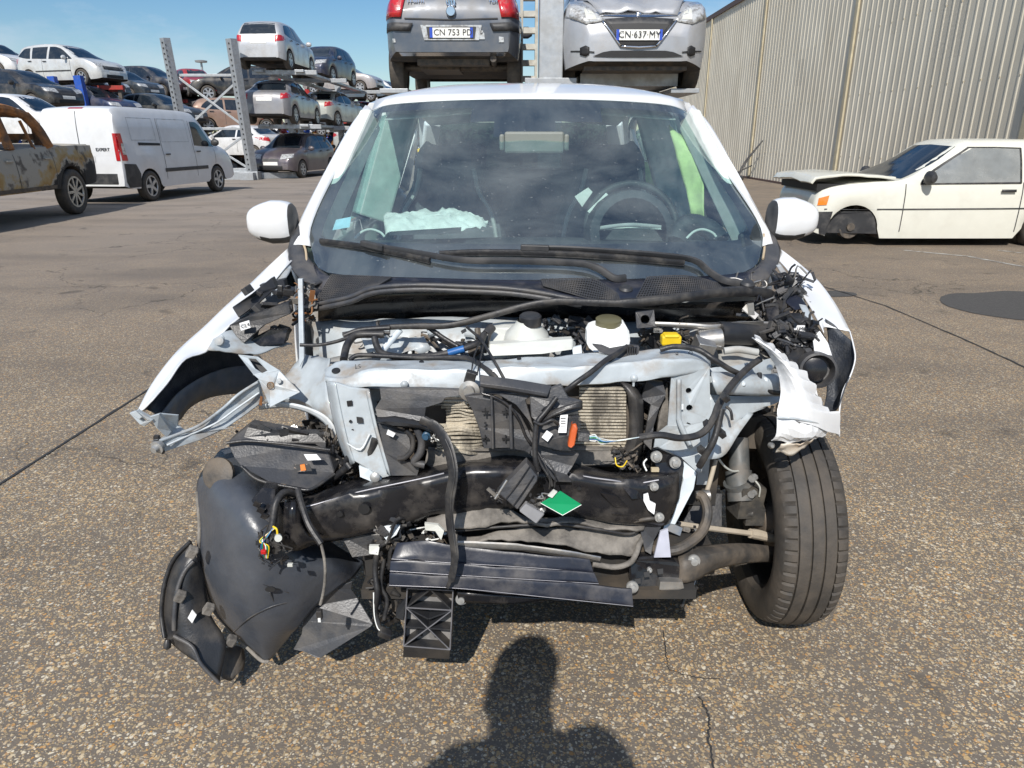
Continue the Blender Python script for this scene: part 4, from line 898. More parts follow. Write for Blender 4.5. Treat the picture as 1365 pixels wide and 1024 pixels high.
# ------------------------------------------------------------ cream hatchback on the right
OLD = dict(dent=0, L=3.44, W=1.56, r=.27, axles=(-1.26, 1.22), belt=[(-1.8, .88), (1.8, .80)], sill=.16, roofw=.74, round=.10, paint='cream',
  top=[(-1.72, .62), (-1.71, .80), (-1.66, .95), (-1.5, 1.22), (-1.35, 1.33), (-1.0, 1.36), (-.25, 1.36), (-.08, 1.33), (.28, 1.10), (.66, .90), (1.0, .87), (1.45, .82), (1.68, .72), (1.72, .50)],
  side={'door': ([(-.80, 1.255), (-.5, 1.265), (-.16, 1.265), (.34, .93)], [(-.80, .86), (-.3, .855), (.1, .85), (.42, .845)]), 'rear': ([(-1.45, 1.12), (-1.25, 1.24), (-.89, 1.255)], [(-1.6, .90), (-1.25, .88), (-.89, .865)])}, sideglass='dustyglass',
  ends=[('F', [(-.52, 1.29), (0, 1.31), (.52, 1.29)], [(-.64, .90), (0, .91), (.64, .90)], 'windscreen'), ('B', [(-.5, 1.24), (0, 1.25), (.5, 1.24)], [(-.6, .98), (0, .98), (.6, .98)], 'rear_window')],
  extra=[(s, [(-1.6, .555), (1.6, .535)], [(-1.6, .54), (1.6, .52)], 'side_stripe', 'trim') for s in 'LR']
    + [(s, [(1.50, .50), (1.70, .49)], [(1.53, .20), (1.70, .22)], 'front_bumper', 'trim') for s in 'LR'] + [trimband('F', .74, .22, .50, 'trim', 'front_bumper')]
    + [(s, [(1.56, .70), (1.67, .66)], [(1.58, .58), (1.68, .57)], 'indicator', 'amber') for s in 'LR'] + [],
  seams=[(-.85, .25, .86), (.63, .25, .84)], handles=[(-.66, .76)], mirror=(.40, .92), mirrorpaint=0, nowheel=((1.22, 1), (1.22, -1)), spokes=8)
o, bv = gencar('cream_hatchback', 'old cream three door hatchback without front wheel and bonnet ajar beside the warehouse', 'car', OLD)
for s_ in (1, -1):
    sdn = 'L' if s_ > 0 else 'R'
    for T, B in (([(-.82, 1.275), (-.5, 1.285), (-.14, 1.285)], [(-.82, 1.262), (-.5, 1.272), (-.15, 1.272)]), ([(-.82, .865), (.1, .855), (.44, .85)], [(-.82, .845), (.1, .838), (.46, .832)]), ([(-.15, 1.285), (.36, .95), (.455, .85)], [(-.165, 1.27), (.34, .935), (.43, .845)]), ([(-.825, 1.27), (-.80, 1.27)], [(-.825, .85), (-.80, .85)]), ([(-.89, 1.27), (-.87, 1.27)], [(-.89, .86), (-.87, .86)])):
        patch(bv, 'window_seal', sdn, T, B, M['rubber'], o, 10, 6, .009)
rows = [[(1.80, y, .87-.04*abs(y)), (1.79, y, .91-.04*abs(y)), (1.72, y, .94-.04*abs(y)), (1.45, y, .955-.02*abs(y)), (1.2, y, .94), (.74, y, .905)] for y in (-.68, -.35, 0, .35, .68)]
sheet('bonnet', rows, M['cream'], o, 14, raw=True, thick=.03, crumple=.02, cs=3, bevel=.004)
MB().box((1.25, 0, .79), (.9, 1.25, .09)).build('engine_block', M['rimdark'], o)
MB().cyl((1.22, -.70, .30), (1.22, .70, .30), .05).cyl((1.22, .55, .28), (1.22, .66, .28), .13).cyl((1.22, -.55, .28), (1.22, -.66, .28), .13).cyl((1.12, .5, .3), (1.05, .45, .8), .05).cyl((1.12, -.5, .3), (1.05, -.45, .8), .05).box((1.0, 0, .25), (.5, .9, .1)).build('axle_hub', M['iron'], o)
o.rotation_euler = (0, R(0), R(180)); tgt = PZ(1128, 329, 0); o.location = (tgt.x+1.22+.06, tgt.y+.78, -.06)
# ------------------------------------------------------------ the wrecked car
XC = .07
car = thing('wrecked_hatchback', 'white small hatchback with its whole front torn off filling the centre of the picture', 'car', (XC, 1.80, 0))
hb = car
# windscreen surface
TOPW = rs(px([(496, 148, 2.98), (520, 139.5, 2.90), (600, 134, 2.80), (705, 132, 2.76), (812, 134, 2.80), (890, 140, 2.90), (915, 149, 2.98)]), 33)
R1 = rs(px([(452, 223, 2.70), (560, 222, 2.56), (712, 221, 2.50), (860, 222, 2.56), (962, 223, 2.70)]), 33)
R2 = rs(px([(415, 303, 2.42), (540, 306, 2.26), (714, 308, 2.19), (890, 306, 2.26), (1013, 303, 2.42)]), 33)
BOT = rs(px([(419, 348, 2.28), (440, 364, 2.20), (560, 372, 2.07), (715, 375, 2.02), (860, 372, 2.07), (985, 364, 2.20), (1012, 348, 2.28)]), 33)
cols = [rs([TOPW[i], R1[i], R2[i], BOT[i]], 25) for i in range(33)]
V = [cols[i][j] for i in range(33) for j in range(25)]
F = [(i*25+j, (i+1)*25+j, (i+1)*25+j+1, i*25+j+1) for i in range(32) for j in range(24)]
ws = mk('windscreen', V, F, M['glass'], car, True, 0)
def WS(u, v, off=0):    # point on the windscreen below a pixel
    r = ray(u, v); o = Vector((0, 0, CH)); h, n_, i_, d = WBV.ray_cast(o, r); return h-r.normalized()*off if h else None
WBV = BVHTree.FromPolygons(V, F)
# black printed border on the inside of the glass
fV = [v+Vector((0, .004, -.003)) for v in V]; fF = []
for i in range(32):
    for j in range(24):
        c = (V[i*25+j]+V[(i+1)*25+j+1])/2; d = c-Vector((0, 0, CH))
        du = 682.5+FP*d.x/(d.y*CP-d.z*SP); dv = 512-FP*(d.y*SP+d.z*CP)/(d.y*CP-d.z*SP)
        edge = i < 1 or i > 30 or j < 1 or dv > 322 or (j < 3 and 11 <= i <= 21) or (j < 5 and 13 <= i <= 17)
        if edge: fF.append((i*25+j, (i+1)*25+j, (i+1)*25+j+1, i*25+j+1))
mk('black_border', fV, fF, mat('frit', (.010, .012, .022), .35, var=0), ws, True, 0)
# roof
roofrows = [TOPW[::2]]
for Y, z0, z1, hw in ((3.02, 1.525, 1.47, .615), (3.35, 1.553, 1.485, .625), (3.8, 1.55, 1.48, .62), (4.3, 1.51, 1.45, .60), (4.62, 1.45, 1.40, .57)):
    roofrows.append([Vector((XC+hw*math.sin(a)*1.0, Y, z0-(z0-z1)*abs(math.sin(a))**3.2+(0.04 if abs(a) < 1 else 0)*0)) for a in [(-90+180*k/16)*math.pi/180 for k in range(17)]])
sheet('roof', roofrows, M['white'], car, 25, m=20, raw=True, thick=.004)
# pillars and side frames
def pillar(side, outer, col):
    o_ = rs(px(outer), 18); i_ = rs([V[col*25+k] for k in range(0, 23)], 18)
    i_ = [p+Vector((0, -.002, .002)) for p in i_]
    o2 = [p+Vector((.015*side, .10, -.02)) for p in o_]; o3 = [p+Vector((-.02*side, .14, -.03)) for p in o_]
    mid = [(a+b)/2+Vector((0, -.007, .006)) for a, b in zip(i_, o_)]
    sheet('windscreen_pillar', [i_, mid, o_, o2, o3], M['white'], car, 18, 12, raw=True, thick=.003)
pillar(-1, [(487, 141, 3.0), (466, 170, 2.90), (444, 209, 2.75), (418, 258, 2.58), (396, 303, 2.44), (386, 328, 2.37)], 0)
pillar(1, [(924, 141, 3.0), (946, 166, 2.90), (969, 205, 2.75), (995, 253, 2.58), (1021, 301, 2.44), (1034, 326, 2.37)], 32)
SD = [(-1, 'l'), (1, 'r')]
for s, _ in SD:
    xo = lambda z: XC+s*(.80 if z < .95 else .80-(z-.95)*.34)
    def pt(y, z): return Vector((xo(z), y, z))
    # cant rail
    MB().tube([pt(3.06, 1.44), pt(3.4, 1.475), pt(3.9, 1.47), pt(4.4, 1.42), pt(4.66, 1.30)], .026, 8, 5).build('roof_rail', M['white'], car, True)
    # lower door panels
    rows = [[Vector((XC+s*.775, y, z)) if z < .35 else Vector((XC+s*(.815 if z < .8 else .80), y, z)) for y in (2.36, 2.8, 3.4, 3.95)] for z in (.26, .45, .65, .85, .97)]
    sheet('door', [r[:3] for r in rows], M['white'], car, 8, 8, raw=True, thick=.02)
    sheet('rear_door', [[r[2]+Vector((0, .01, 0)), r[2]+Vector((0, .3, 0)), r[3]] for r in rows], M['white'], car, 8, 8, raw=True, thick=.02)
    # rear quarter with wheel arch
    Q = [pt(3.96, .97), pt(3.96, .30)]+[Vector((XC+s*.81, 4.29+.34*math.cos(a), .30+.34*math.sin(a))) for a in [math.pi-k*math.pi/8 for k in range(9)]]+[pt(4.95, .30), pt(4.98, .75), pt(4.9, 1.0), pt(4.66, 1.30), pt(4.45, 1.40), pt(4.38, 1.05), pt(4.1, 1.0)]
    plate('rear_quarter', Q, M['white'], car, .02, raw=True, d=(-s, 0, 0))
    MB().bar(pt(3.02, .97), pt(3.10, 1.44), .02, .05).bar(pt(3.42, .97), pt(3.44, 1.46), .03, .09).build('door_pillar', M['dark_in'], car)
    MB().bar(pt(3.42, .97)-Vector((s*.06, 0, 0)), pt(3.44, 1.46)-Vector((s*.06, 0, 0)), .05, .16).build('pillar_trim', M['liner'], car, bevel=.01)
    MB().bar(pt(2.52, 1.0)-Vector((s*.03, 0, 0)), pt(2.92, 1.40)-Vector((s*.03, 0, 0)), .05, .10).build('pillar_trim', M['liner'], car, bevel=.01)
    plate('side_glass', [pt(2.55, .99), pt(3.38, .99), pt(3.40, 1.43), pt(3.04, 1.40), pt(2.8, 1.25)], M['sideglass'], car, .004, raw=True, d=(-s, 0, 0))
    plate('side_glass', [pt(3.46, .99), pt(4.10, 1.02), pt(4.34, 1.08), pt(4.40, 1.36), pt(3.9, 1.43), pt(3.48, 1.43)], M['sideglass'], car, .004, raw=True, d=(-s, 0, 0))
# rear end
MB().box((XC, 4.93, .66), (1.5, .08, .62)).build('rear_bumper', M['white'], car, bevel=.03)
sheet('tailgate_glass', [[Vector((XC+x, 4.86, 1.0)), Vector((XC+x*.95, 4.80, 1.2)), Vector((XC+x*.86, 4.64, 1.42))] for x in (-.60, -.3, 0, .3, .60)], M['tailglass'], car, 10, raw=True, thick=.004)
for s in (-1, 1): MB().bar((XC+s*.66, 4.88, .95), (XC+s*.56, 4.64, 1.42), .10, .05).build('tailgate_frame', M['white'], car, bevel=.01)
MB().box((XC, 3.6, .26), (1.46, 2.6, .05)).build('floor_pan', M['under'], car)
MB().cyl((XC-.70, 4.29, .30), (XC+.70, 4.29, .30), .05).build('rear_axle', M['iron'], car)
for s in (1, -1): add_wheel(car, s*.71, 4.29-1.80, .297, .165, spokes=7)
# interior
dsh = sheet('dashboard', [[Vector((XC+x, 2.30+.05*abs(x), .955)), Vector((XC+x, 2.45, .97)), Vector((XC+x, 2.68, .975-.03*abs(x))), Vector((XC+x, 2.76, .92)), Vector((XC+x, 2.78, .62))] for x in (-.70, -.35, 0, .35, .70)], M['dash'], car, 14, 16, raw=True, thick=.01)
for sx_ in (-1, 1):
    q = WS(575 if sx_ < 0 else 840, 300)
# instrument hood, steering wheel
cx = .43
MB().lathe((cx, 2.66, .985), (0, -1, .25), [(0, .0), (.0, .155), (.03, .165), (.10, .15), (.12, .12)], 24).build('instrument_hood', M['dash'], car, True)
sw = MB(); pts = []
q = Matrix.Rotation(R(66), 3, 'X')
cen = P(842, 303, 2.86)
ringp = [cen+q @ Vector((.178*math.cos(a), .178*math.sin(a), 0)) for a in [k*2*math.pi/28 for k in range(29)]]
sw.tube(ringp, .015, 10, 2); 
for a in (200, 340, 270): sw.bar(cen+Vector((0, -.02, -.0)), cen+q @ Vector((.17*math.cos(R(a)), .17*math.sin(R(a)), 0)), .035, .014)
sw.lathe(cen, q @ Vector((0, 0, 1)), [(-.03, 0), (-.03, .06), (.0, .075), (.02, .07)], 16); sw.build('steering_wheel', M['dash'], car, True, sharp=50)
plate('airbag_flap', [(766, 262, 2.88), (784, 250, 2.88), (790, 256, 2.88), (776, 276, 2.88)], M['cloth'], car, .003)
plate('airbag_flap', [(783, 282, 2.84), (808, 257, 2.85), (819, 268, 2.85), (806, 276, 2.84), (795, 290, 2.84)], M['cloth'], car, .003)
tube('instrument_trim', [(795, 305, 2.56), (815, 302, 2.55), (838, 300, 2.54), (862, 301, 2.55), (881, 303, 2.56)], .007, M['seatpipe'], car, flat=.6)
plate('instrument_glass', [(795, 307, 2.57), (815, 302, 2.57), (878, 301, 2.57), (882, 306, 2.55), (838, 304, 2.54)], M['liner'], car, .004)
for u0 in (495, 937):
    tube('air_vent_ring', [(u0-22, 318, 2.46), (u0-12, 309, 2.47), (u0, 306, 2.48), (u0+12, 310, 2.47), (u0+18, 316, 2.46)], .0045, M['liner'], car)
tube('pod', [(902, 322, 2.52), (908, 306, 2.55), (922, 298, 2.56), (946, 306, 2.55), (960, 322, 2.5)], .035, M['dash'], car, flat=.8)
# seats
def seat(cxx, w_, tp):
    b = MB(); rows = []
    for z, hw, yy in ((.45, .24, 3.16), (.62, .27, 3.20), (.85, .26, 3.27), (1.0, .22, 3.31), (1.12, .15, 3.34), (1.24, .13, 3.36), (tp, .085, 3.37)):
        rows.append([Vector((cxx-hw*w_, yy+.10, z)), Vector((cxx-hw*w_*.96, yy-.03, z)), Vector((cxx-hw*w_*.7, yy, z)), Vector((cxx, yy+.02, z)), Vector((cxx+hw*w_*.7, yy, z)), Vector((cxx+hw*w_*.96, yy-.03, z)), Vector((cxx+hw*w_, yy+.10, z))])
    o = sheet('seat_back', rows, M['seat'], car, 24, 22, raw=True, thick=.05)
    for s in (-1, 1):
        MB().tube([(cxx+s*.255*w_, 3.15, .55), (cxx+s*.245*w_, 3.20, .80), (cxx+s*.21*w_, 3.24, 1.0), (cxx+s*.15*w_, 3.27, 1.10), (cxx+s*.125*w_, 3.29, 1.2)], .010, 6, 4).build('seat_piping', M['seatpipe'], o, True)
    MB().box((cxx, 2.95, .45), (.5*w_, .5, .14)).build('seat_cushion', M['seat'], car, bevel=.04)
seat(XC-.36, .95, 1.30); seat(XC+.38, .95, 1.30)
MB().box((XC, 4.15, .82), (1.15, .12, .70)).build('rear_seat', M['seat'], car, bevel=.05)
for s in (-1, 1): MB().box((XC+s*.34, 4.12, 1.22), (.26, .08, .16)).build('headrest', M['seat'], car, bevel=.03)
sheet('headliner', [[Vector((XC+x, y, z-abs(x)*.07)) for x in (-.56, -.3, 0, .3, .56)] for y, z in ((2.90, 1.435), (3.3, 1.50), (3.9, 1.50), (4.5, 1.44))], M['liner'], car, 8, raw=True, thick=.005)
# mirror and sensor cover
mc = P(712, 190, 2.62)
mr_ = MB(); 
for i, (a, b, hgt) in enumerate(((-.122, -.104, .028), (-.104, .104, .036), (.104, .122, .028))): mr_.box(mc+Vector(((a+b)/2, 0, 0)), (b-a, .035, hgt*2))
mr_.build('interior_mirror', mat('mirror_back', (.19, .205, .185), .6, var=.03), car, bevel=.008)
sb = sheet('sensor_cover', [px([(672, 140, 2.84), (683, 165, 2.73), (692, 178, 2.68)]), px([(705, 138, 2.80), (708, 165, 2.69), (710, 184, 2.62)]), px([(742, 140, 2.84), (735, 165, 2.73), (728, 178, 2.68)])], M['dash'], car, 8, 8, raw=True, thick=.01)
# airbag cloth on the dashboard
rows = [[(512, 286, 2.74), (530, 283, 2.76), (560, 281, 2.77), (585, 281, 2.78), (603, 277, 2.78), (625, 284, 2.76), (652, 296, 2.70)], [(512, 296, 2.66), (535, 292, 2.62), (562, 293, 2.66), (590, 292, 2.63), (612, 290, 2.66), (632, 293, 2.64), (650, 299, 2.66)], [(514, 311, 2.58), (540, 309, 2.55), (565, 309, 2.57), (590, 308, 2.55), (615, 309, 2.56), (632, 305, 2.58), (648, 301, 2.62)]]
sheet('airbag', rows, M['cloth'], car, 40, 18, thick=.003, crumple=.022, cs=22, seed=4)
# curtain airbags hanging at the side windows
for nm_, pts_, mm in (('side_airbag', [[(891, 168, 2.96), (902, 174, 2.94), (912, 186, 2.92)], [(903, 212, 2.88), (918, 210, 2.85), (934, 216, 2.82)], [(914, 250, 2.82), (926, 250, 2.80), (938, 240, 2.77)], [(921, 286, 2.76), (930, 287, 2.74), (939, 290, 2.72)]], 'lime'),
                      ('side_airbag', [[(843, 200, 3.9), (852, 206, 3.9), (858, 214, 3.9)], [(850, 222, 3.9), (860, 222, 3.9), (867, 222, 3.9)], [(855, 246, 3.9), (866, 244, 3.9), (876, 255, 3.9)]], 'lime')):
    sheet(nm_, pts_, M[mm], car, 10, 12, thick=.004, crumple=.02, cs=12)
q = WS(456, 299, -.01); r_ = WS(480, 299, -.01)
plate('windscreen_sticker', [tuple(WS(u, v, -.008)) for u, v in ((448, 293), (468, 289), (466, 303), (443, 307))], M['sticker'], ws, .0008, raw=True)
plate('sill_paper', [(519, 309, 2.48), (615, 303, 2.54), (614, 311, 2.48), (519, 314, 2.46)], M['dash'], car, .004)
# white side pillars' reflection strips: rear side glass uprights
# mirrors
def door_mirror(s):
    c = P(364, 296, 2.44) if s < 0 else P(1055, 292, 2.44)
    shell = MB(); V = []; F = []
    nu, nv = 20, 12
    for i in range(nu):
        a = i/(nu)*2*math.pi
        for j in range(nv+1):
            b = j/nv*math.pi
            x = math.cos(b); rr = math.sin(b)
            x = math.copysign(abs(x)**.62, x)*.080; ry = rr**.42*.080*math.copysign(abs(math.cos(a))**.7, math.cos(a)); rz = rr**.45*.072*math.copysign(abs(math.sin(a))**.75, math.sin(a))
            k = 1-.30*max(0, s*x/.08)   # outer end slimmer
            V.append(c+Vector((x, ry*.72, rz*k)))
    F = []; fm = []
    for i in range(nu):
        for j in range(nv):
            a, b = i*(nv+1)+j, ((i+1) % nu)*(nv+1)+j
            F.append((a, a+1, b+1, b)); zc = sum((V[t].z for t in F[-1]))/4-c.z; xcn = sum((V[t].x for t in F[-1]))/4-c.x
            fm.append(1 if zc < -.044-.008*s*xcn/.08 or s*xcn < -.066 else 0)
    mk('door_mirror', V, F, None, car, True, 0, mats=[M['white'], M['trim']], fm=fm)
    MB().bar(c+Vector((-s*.06, .02, -.05)), c+Vector((-s*.15, .06, -.08)), .06, .05).build('mirror_foot', M['trim'], car, bevel=.012)
door_mirror(-1); door_mirror(1)

# wipers
def on_ws(u, v, off=.012):
    q = WS(u, min(v, 371), off); return q if q is not None else P(u, v, 2.05)
def wiper(arm, blade, clip):
    a = [on_ws(u, v, .03) for u, v in arm]; b = [on_ws(u, v, .018) for u, v in blade]
    MB().tube(a, [.012, .009], 8, 5, flat=.6).build('wiper_arm', M['trim'], car, True)
    MB().tube(b, .0085, 8, 6, flat=.7).build('wiper_blade', M['rubber'], car, True)
    b2 = [p+Vector((0, -.0, -.009)) for p in b]; MB().tube(b2, .0035, 6, 6).build('wiper_lip', M['rubber'], car, True)
    c0, c1 = [on_ws(u, v, .03) for u, v in clip]; MB().bar(c0, c1, .022, .018).build('wiper_clip', M['trim'], car, bevel=.003)
wiper([(834, 386), (818, 376), (797, 358), (770, 351), (690, 348), (620, 347), (560, 338), (500, 328)], [(427, 321), (480, 328), (530, 337), (573, 347)], [(483, 324), (512, 331)])
wiper([(996, 380), (965, 374), (945, 362), (925, 347), (880, 340), (800, 334), (745, 331), (700, 331)], [(586, 338), (640, 336), (720, 337), (800, 341), (912, 350)], [(694, 330), (732, 331)])
for u, v in ((834, 388), (996, 381)):
    c = P(u, v, 1.98); MB().lathe(c, (0, -.3, 1), [(-.01, .02), (.008, .02), (.014, .014), (.016, 0)], 14).build('wiper_pivot', M['trim'], car, True)
# cowl
def bezmesh(name, rows, mt, **k): return sheet(name, rows, mt, car, **k)
bezmesh('cowl_panel', [[(418, 352, 2.27), (436, 368, 2.17), (480, 369, 2.10), (560, 371, 2.06), (700, 374, 2.02), (860, 372, 2.06), (985, 365, 2.18), (1016, 352, 2.27)],
  [(420, 385, 2.12), (450, 386, 2.08), (500, 377, 2.05), (560, 377, 2.03), (700, 380, 2.0), (860, 388, 1.98), (975, 378, 2.12), (1025, 365, 2.25)],
  [(422, 406, 2.03), (466, 397, 1.98), (500, 384, 1.97), (560, 381, 1.96), (700, 388, 1.94), (800, 402, 1.90), (900, 394, 1.94), (1020, 384, 2.12)]], M['navy'], n=40, m=8, thick=.004)
def grille_mesh(poly, nu, nv, dxy):
    # lattice of thin bars between four border polylines (top, bottom)
    top, bot = poly; T = rs(px(top), nu+1); B = rs(px(bot), nu+1); b = MB(); up_ = Vector((0, -.004, .006))
    for i in range(nu+1): b.bar(T[i]+up_, B[i]+up_, .0018, .003)
    for j in range(nv+1):
        f = j/nv
        for i in range(nu): b.bar(T[i].lerp(B[i], f)+up_, T[i+1].lerp(B[i+1], f)+up_, .0018, .003)
    o = b.build('air_intake_lattice', M['plastic2'], car); stuff(o)
    V = [p+Vector((0, -.002, .003)) for p in T]+[p+Vector((0, -.002, .003)) for p in B]; n = nu+1
    mk('intake_shadow_gap', V, [(i, i+1, n+i+1, n+i) for i in range(nu)], M['rimdark'], car)
grille_mesh(([(442, 369, 2.12), (480, 370, 2.09), (523, 372, 2.06)], [(421, 403, 2.04), (464, 397, 2.0), (506, 382, 2.0)]), 34, 12, 0)
grille_mesh(([(721, 375, 2.01), (760, 374, 2.0), (792, 375, 1.99), (822, 393, 1.92)], [(724, 383, 1.97), (756, 392, 1.93), (790, 401, 1.91), (826, 402, 1.90)]), 34, 8, 0)
grille_mesh(([(862, 372, 2.03), (896, 370, 2.04), (928, 372, 2.06), (972, 384, 2.08)], [(848, 399, 1.92), (880, 396, 1.93), (920, 392, 1.98), (968, 387, 2.06)]), 40, 9, 0)
for dv, dY, rr in ((0, 0, .0065), (6, .004, .008)):
    tube('cowl_edge', [(420, 406+dv, 2.02), (445, 401+dv, 1.98), (470, 395+dv, 1.96), (499, 384+dv, 1.94), (554, 380+dv, 1.92), (620, 382+dv, 1.91), (680, 385+dv, 1.90), (735, 393+dv, 1.89), (775, 402+dv, 1.88)], rr, M['plastic2'], car)
tube('cowl_edge', [(800, 404, 1.88), (860, 404, 1.88), (915, 397, 1.92), (965, 391, 2.0), (1018, 388, 2.1)], .008, M['plastic2'], car)
# dark cavity under the cowl and firewall
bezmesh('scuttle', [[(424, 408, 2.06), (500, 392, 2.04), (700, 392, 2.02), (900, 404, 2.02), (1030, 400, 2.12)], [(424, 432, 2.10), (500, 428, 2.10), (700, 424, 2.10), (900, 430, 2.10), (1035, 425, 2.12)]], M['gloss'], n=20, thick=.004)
MB().box((XC, 2.22, .60), (1.44, .02, .60)).build('firewall', M['bay'], car)
bezmesh('firewall_panel', [[(420, 428, 2.09), (560, 423, 2.08), (720, 424, 2.08), (880, 430, 2.08), (1000, 430, 2.09)], [(425, 455, 2.04), (560, 450, 2.03), (720, 450, 2.02), (880, 455, 2.03), (1000, 460, 2.04)], [(425, 490, 2.0), (560, 480, 2.0), (720, 480, 2.0), (880, 480, 2.0), (1000, 490, 2.0)]], M['bay'], n=20, crumple=.01, cs=8)
# side trims at pillar feet
for nm, rw in (('pillar_foot_trim', [[(398, 300, 2.42), (404, 330, 2.34), (418, 352, 2.27), (440, 369, 2.18)], [(388, 318, 2.38), (390, 345, 2.30), (403, 362, 2.22), (432, 376, 2.15)], [(384, 332, 2.34), (386, 352, 2.26), (400, 372, 2.18), (420, 380, 2.10)]]),
               ('pillar_foot_trim', [[(1018, 306, 2.42), (1018, 330, 2.34), (1012, 352, 2.27), (985, 368, 2.18)], [(1032, 315, 2.38), (1030, 342, 2.30), (1018, 362, 2.22), (990, 375, 2.16)], [(1040, 332, 2.34), (1038, 350, 2.27), (1022, 374, 2.19), (995, 384, 2.1)]])):
    bezmesh(nm, rw, M['plastic2'], n=14, thick=.004)
tube('rubber_strip', [(399, 316, 2.385), (407, 332, 2.33), (409, 350, 2.28)], .004, mat('old_sealant', (.42, .33, .22), .8), car)
tube('rubber_strip', [(1018, 312, 2.385), (1019, 330, 2.34), (1017, 345, 2.28)], .004, bpy.data.materials['old_sealant'], car)

# ---------------- left fender (picture left)
O = [(384, 331, 2.35), (357, 356, 2.22), (331, 381, 2.10), (300, 409, 1.98), (272, 436, 1.88), (247, 458, 1.80), (227, 479, 1.72), (202, 513, 1.63), (184, 547, 1.55)]
Mi = [(387, 336, 2.34), (364, 359, 2.21), (340, 386, 2.08), (312, 414, 1.97), (286, 440, 1.87), (262, 462, 1.79), (240, 482, 1.71), (213, 515, 1.62), (190, 547, 1.545)]
I = [(393, 345, 2.32), (380, 358, 2.20), (357, 386, 2.08), (335, 412, 1.97), (305, 436, 1.86), (277, 468, 1.77), (247, 479, 1.70), (224, 510, 1.61), (203, 534, 1.545)]
bezmesh('fender', [I, Mi, O], M['white'], n=40, m=10, thick=.003)
A = [(395, 380, 2.30), (375, 400, 2.2), (350, 430, 2.12), (338, 470, 2.05), (330, 496, 1.98), (296, 505, 1.92), (262, 520, 1.82), (238, 538, 1.72), (214, 556, 1.62)]
Ob = [p+Vector((.004, .0, -.004)) for p in px(O)]
sheet('fender_inner_face', [Ob, [(a+b)/2+Vector((-.02, .03, 0)) for a, b in zip(Ob, px(A))], px(A)], M['dark_in'], car, 30, 9, raw=True, thick=.003)
bezmesh('arch_lip', [[(214, 553, 1.61), (240, 522, 1.72), (275, 500, 1.84), (310, 489, 1.92), (345, 488, 1.99)], [(216, 566, 1.63), (237, 562, 1.73), (253, 543, 1.80), (279, 530, 1.87), (311, 525, 1.93), (345, 524, 2.0)]], mat('arch_dust', (.16, .18, .21), .7, 0, (.3, .27, .22), .6, 14), n=24, thick=.004)
bezmesh('hood_gutter', [[(388, 345, 2.31), (378, 362, 2.19), (350, 396, 2.06), (312, 428, 1.93), (284, 448, 1.84)], [(392, 352, 2.28), (382, 370, 2.16), (356, 402, 2.03), (322, 434, 1.91), (290, 458, 1.82)]], M['bay'], n=20, thick=.003)
# black lamp carrier bits between fender and tower
for pts, m_ in (([(309, 410, 1.92), (335, 392, 1.96), (362, 370, 2.04), (368, 384, 2.02), (345, 404, 1.95), (318, 424, 1.90)], 'plastic'),
                ([(305, 434, 1.86), (330, 422, 1.88), (385, 402, 1.93), (388, 418, 1.92), (352, 434, 1.88), (325, 458, 1.84), (312, 446, 1.85)], 'plastic'),
                ([(330, 455, 1.87), (360, 440, 1.90), (384, 440, 1.92), (380, 458, 1.90), (345, 462, 1.87)], 'gloss'),
                ([(345, 380, 2.08), (378, 372, 2.12), (384, 400, 2.08), (358, 408, 2.0)], 'plastic')):
    plate('lamp_carrier', pts, M[m_], car, .03, bevel=.002)
r9 = random.Random(9)
for k in range(16):
    u, v = r9.uniform(330, 392), r9.uniform(378, 455)
    MB().box(P(u, v, 1.93+r9.uniform(-.02, .08)), (r9.uniform(.01, .05), r9.uniform(.01, .04), r9.uniform(.008, .03)), (r9.random(), r9.random()*2, r9.random())).build('lamp_bracket', M[r9.choice(['plastic', 'plastic2', 'gloss', 'trim'])], car, bevel=.002)
plate('lamp_label', [(319, 431, 1.845), (332, 427, 1.845), (334, 437, 1.842), (321, 441, 1.842)], M['label'], car, .001)
text('label_text', 'C2.4', .013, M['ink'], car, pm(P(326.5, 434, 1.840), (1, 0, .28), (0, .2, 1)))
bezmesh('tower_top', [[(284, 452, 1.80), (310, 440, 1.86), (345, 452, 1.90), (390, 458, 1.95)], [(276, 466, 1.76), (310, 470, 1.80), (345, 472, 1.84), (372, 462, 1.90)]], M['bay'], n=14, thick=.004, crumple=.006, cs=20)
tube('fender_bolt', [(289, 452, 1.80), (296, 448, 1.80), (298, 455, 1.80), (292, 462, 1.79)], .003, M['bay'], car)
c = P(293, 455, 1.79); MB().lathe(c, (0, -1, .5), [(0, .012), (.006, .012), (.009, .007), (.009, 0)], 12).build('fender_bolt', M['bay'], car, True)
plate('tower_post', [(397, 372, 2.0), (403, 372, 2.0), (405, 478, 1.84), (399, 490, 1.82)], M['bay'], car, .012)
bezmesh('inner_wing', [[(405, 472, 1.90), (430, 476, 1.85), (440, 480, 1.8)], [(382, 500, 1.82), (410, 510, 1.78), (437, 520, 1.7)], [(352, 536, 1.78), (400, 535, 1.74), (442, 552, 1.66)], [(372, 540, 1.80), (412, 545, 1.76), (450, 580, 1.68)]], M['bay'], n=14, thick=.004, crumple=.006, cs=18)
bezmesh('arch_flange', [[(345, 540, 1.72), (380, 537, 1.70), (415, 545, 1.68), (440, 560, 1.66), (456, 590, 1.65)], [(345, 546, 1.73), (380, 543, 1.71), (413, 551, 1.69), (436, 568, 1.67), (450, 594, 1.66)]], mat('creased_paint', (.66, .70, .72), .5, 0, DUST, .3, 12), n=20, thick=.004)
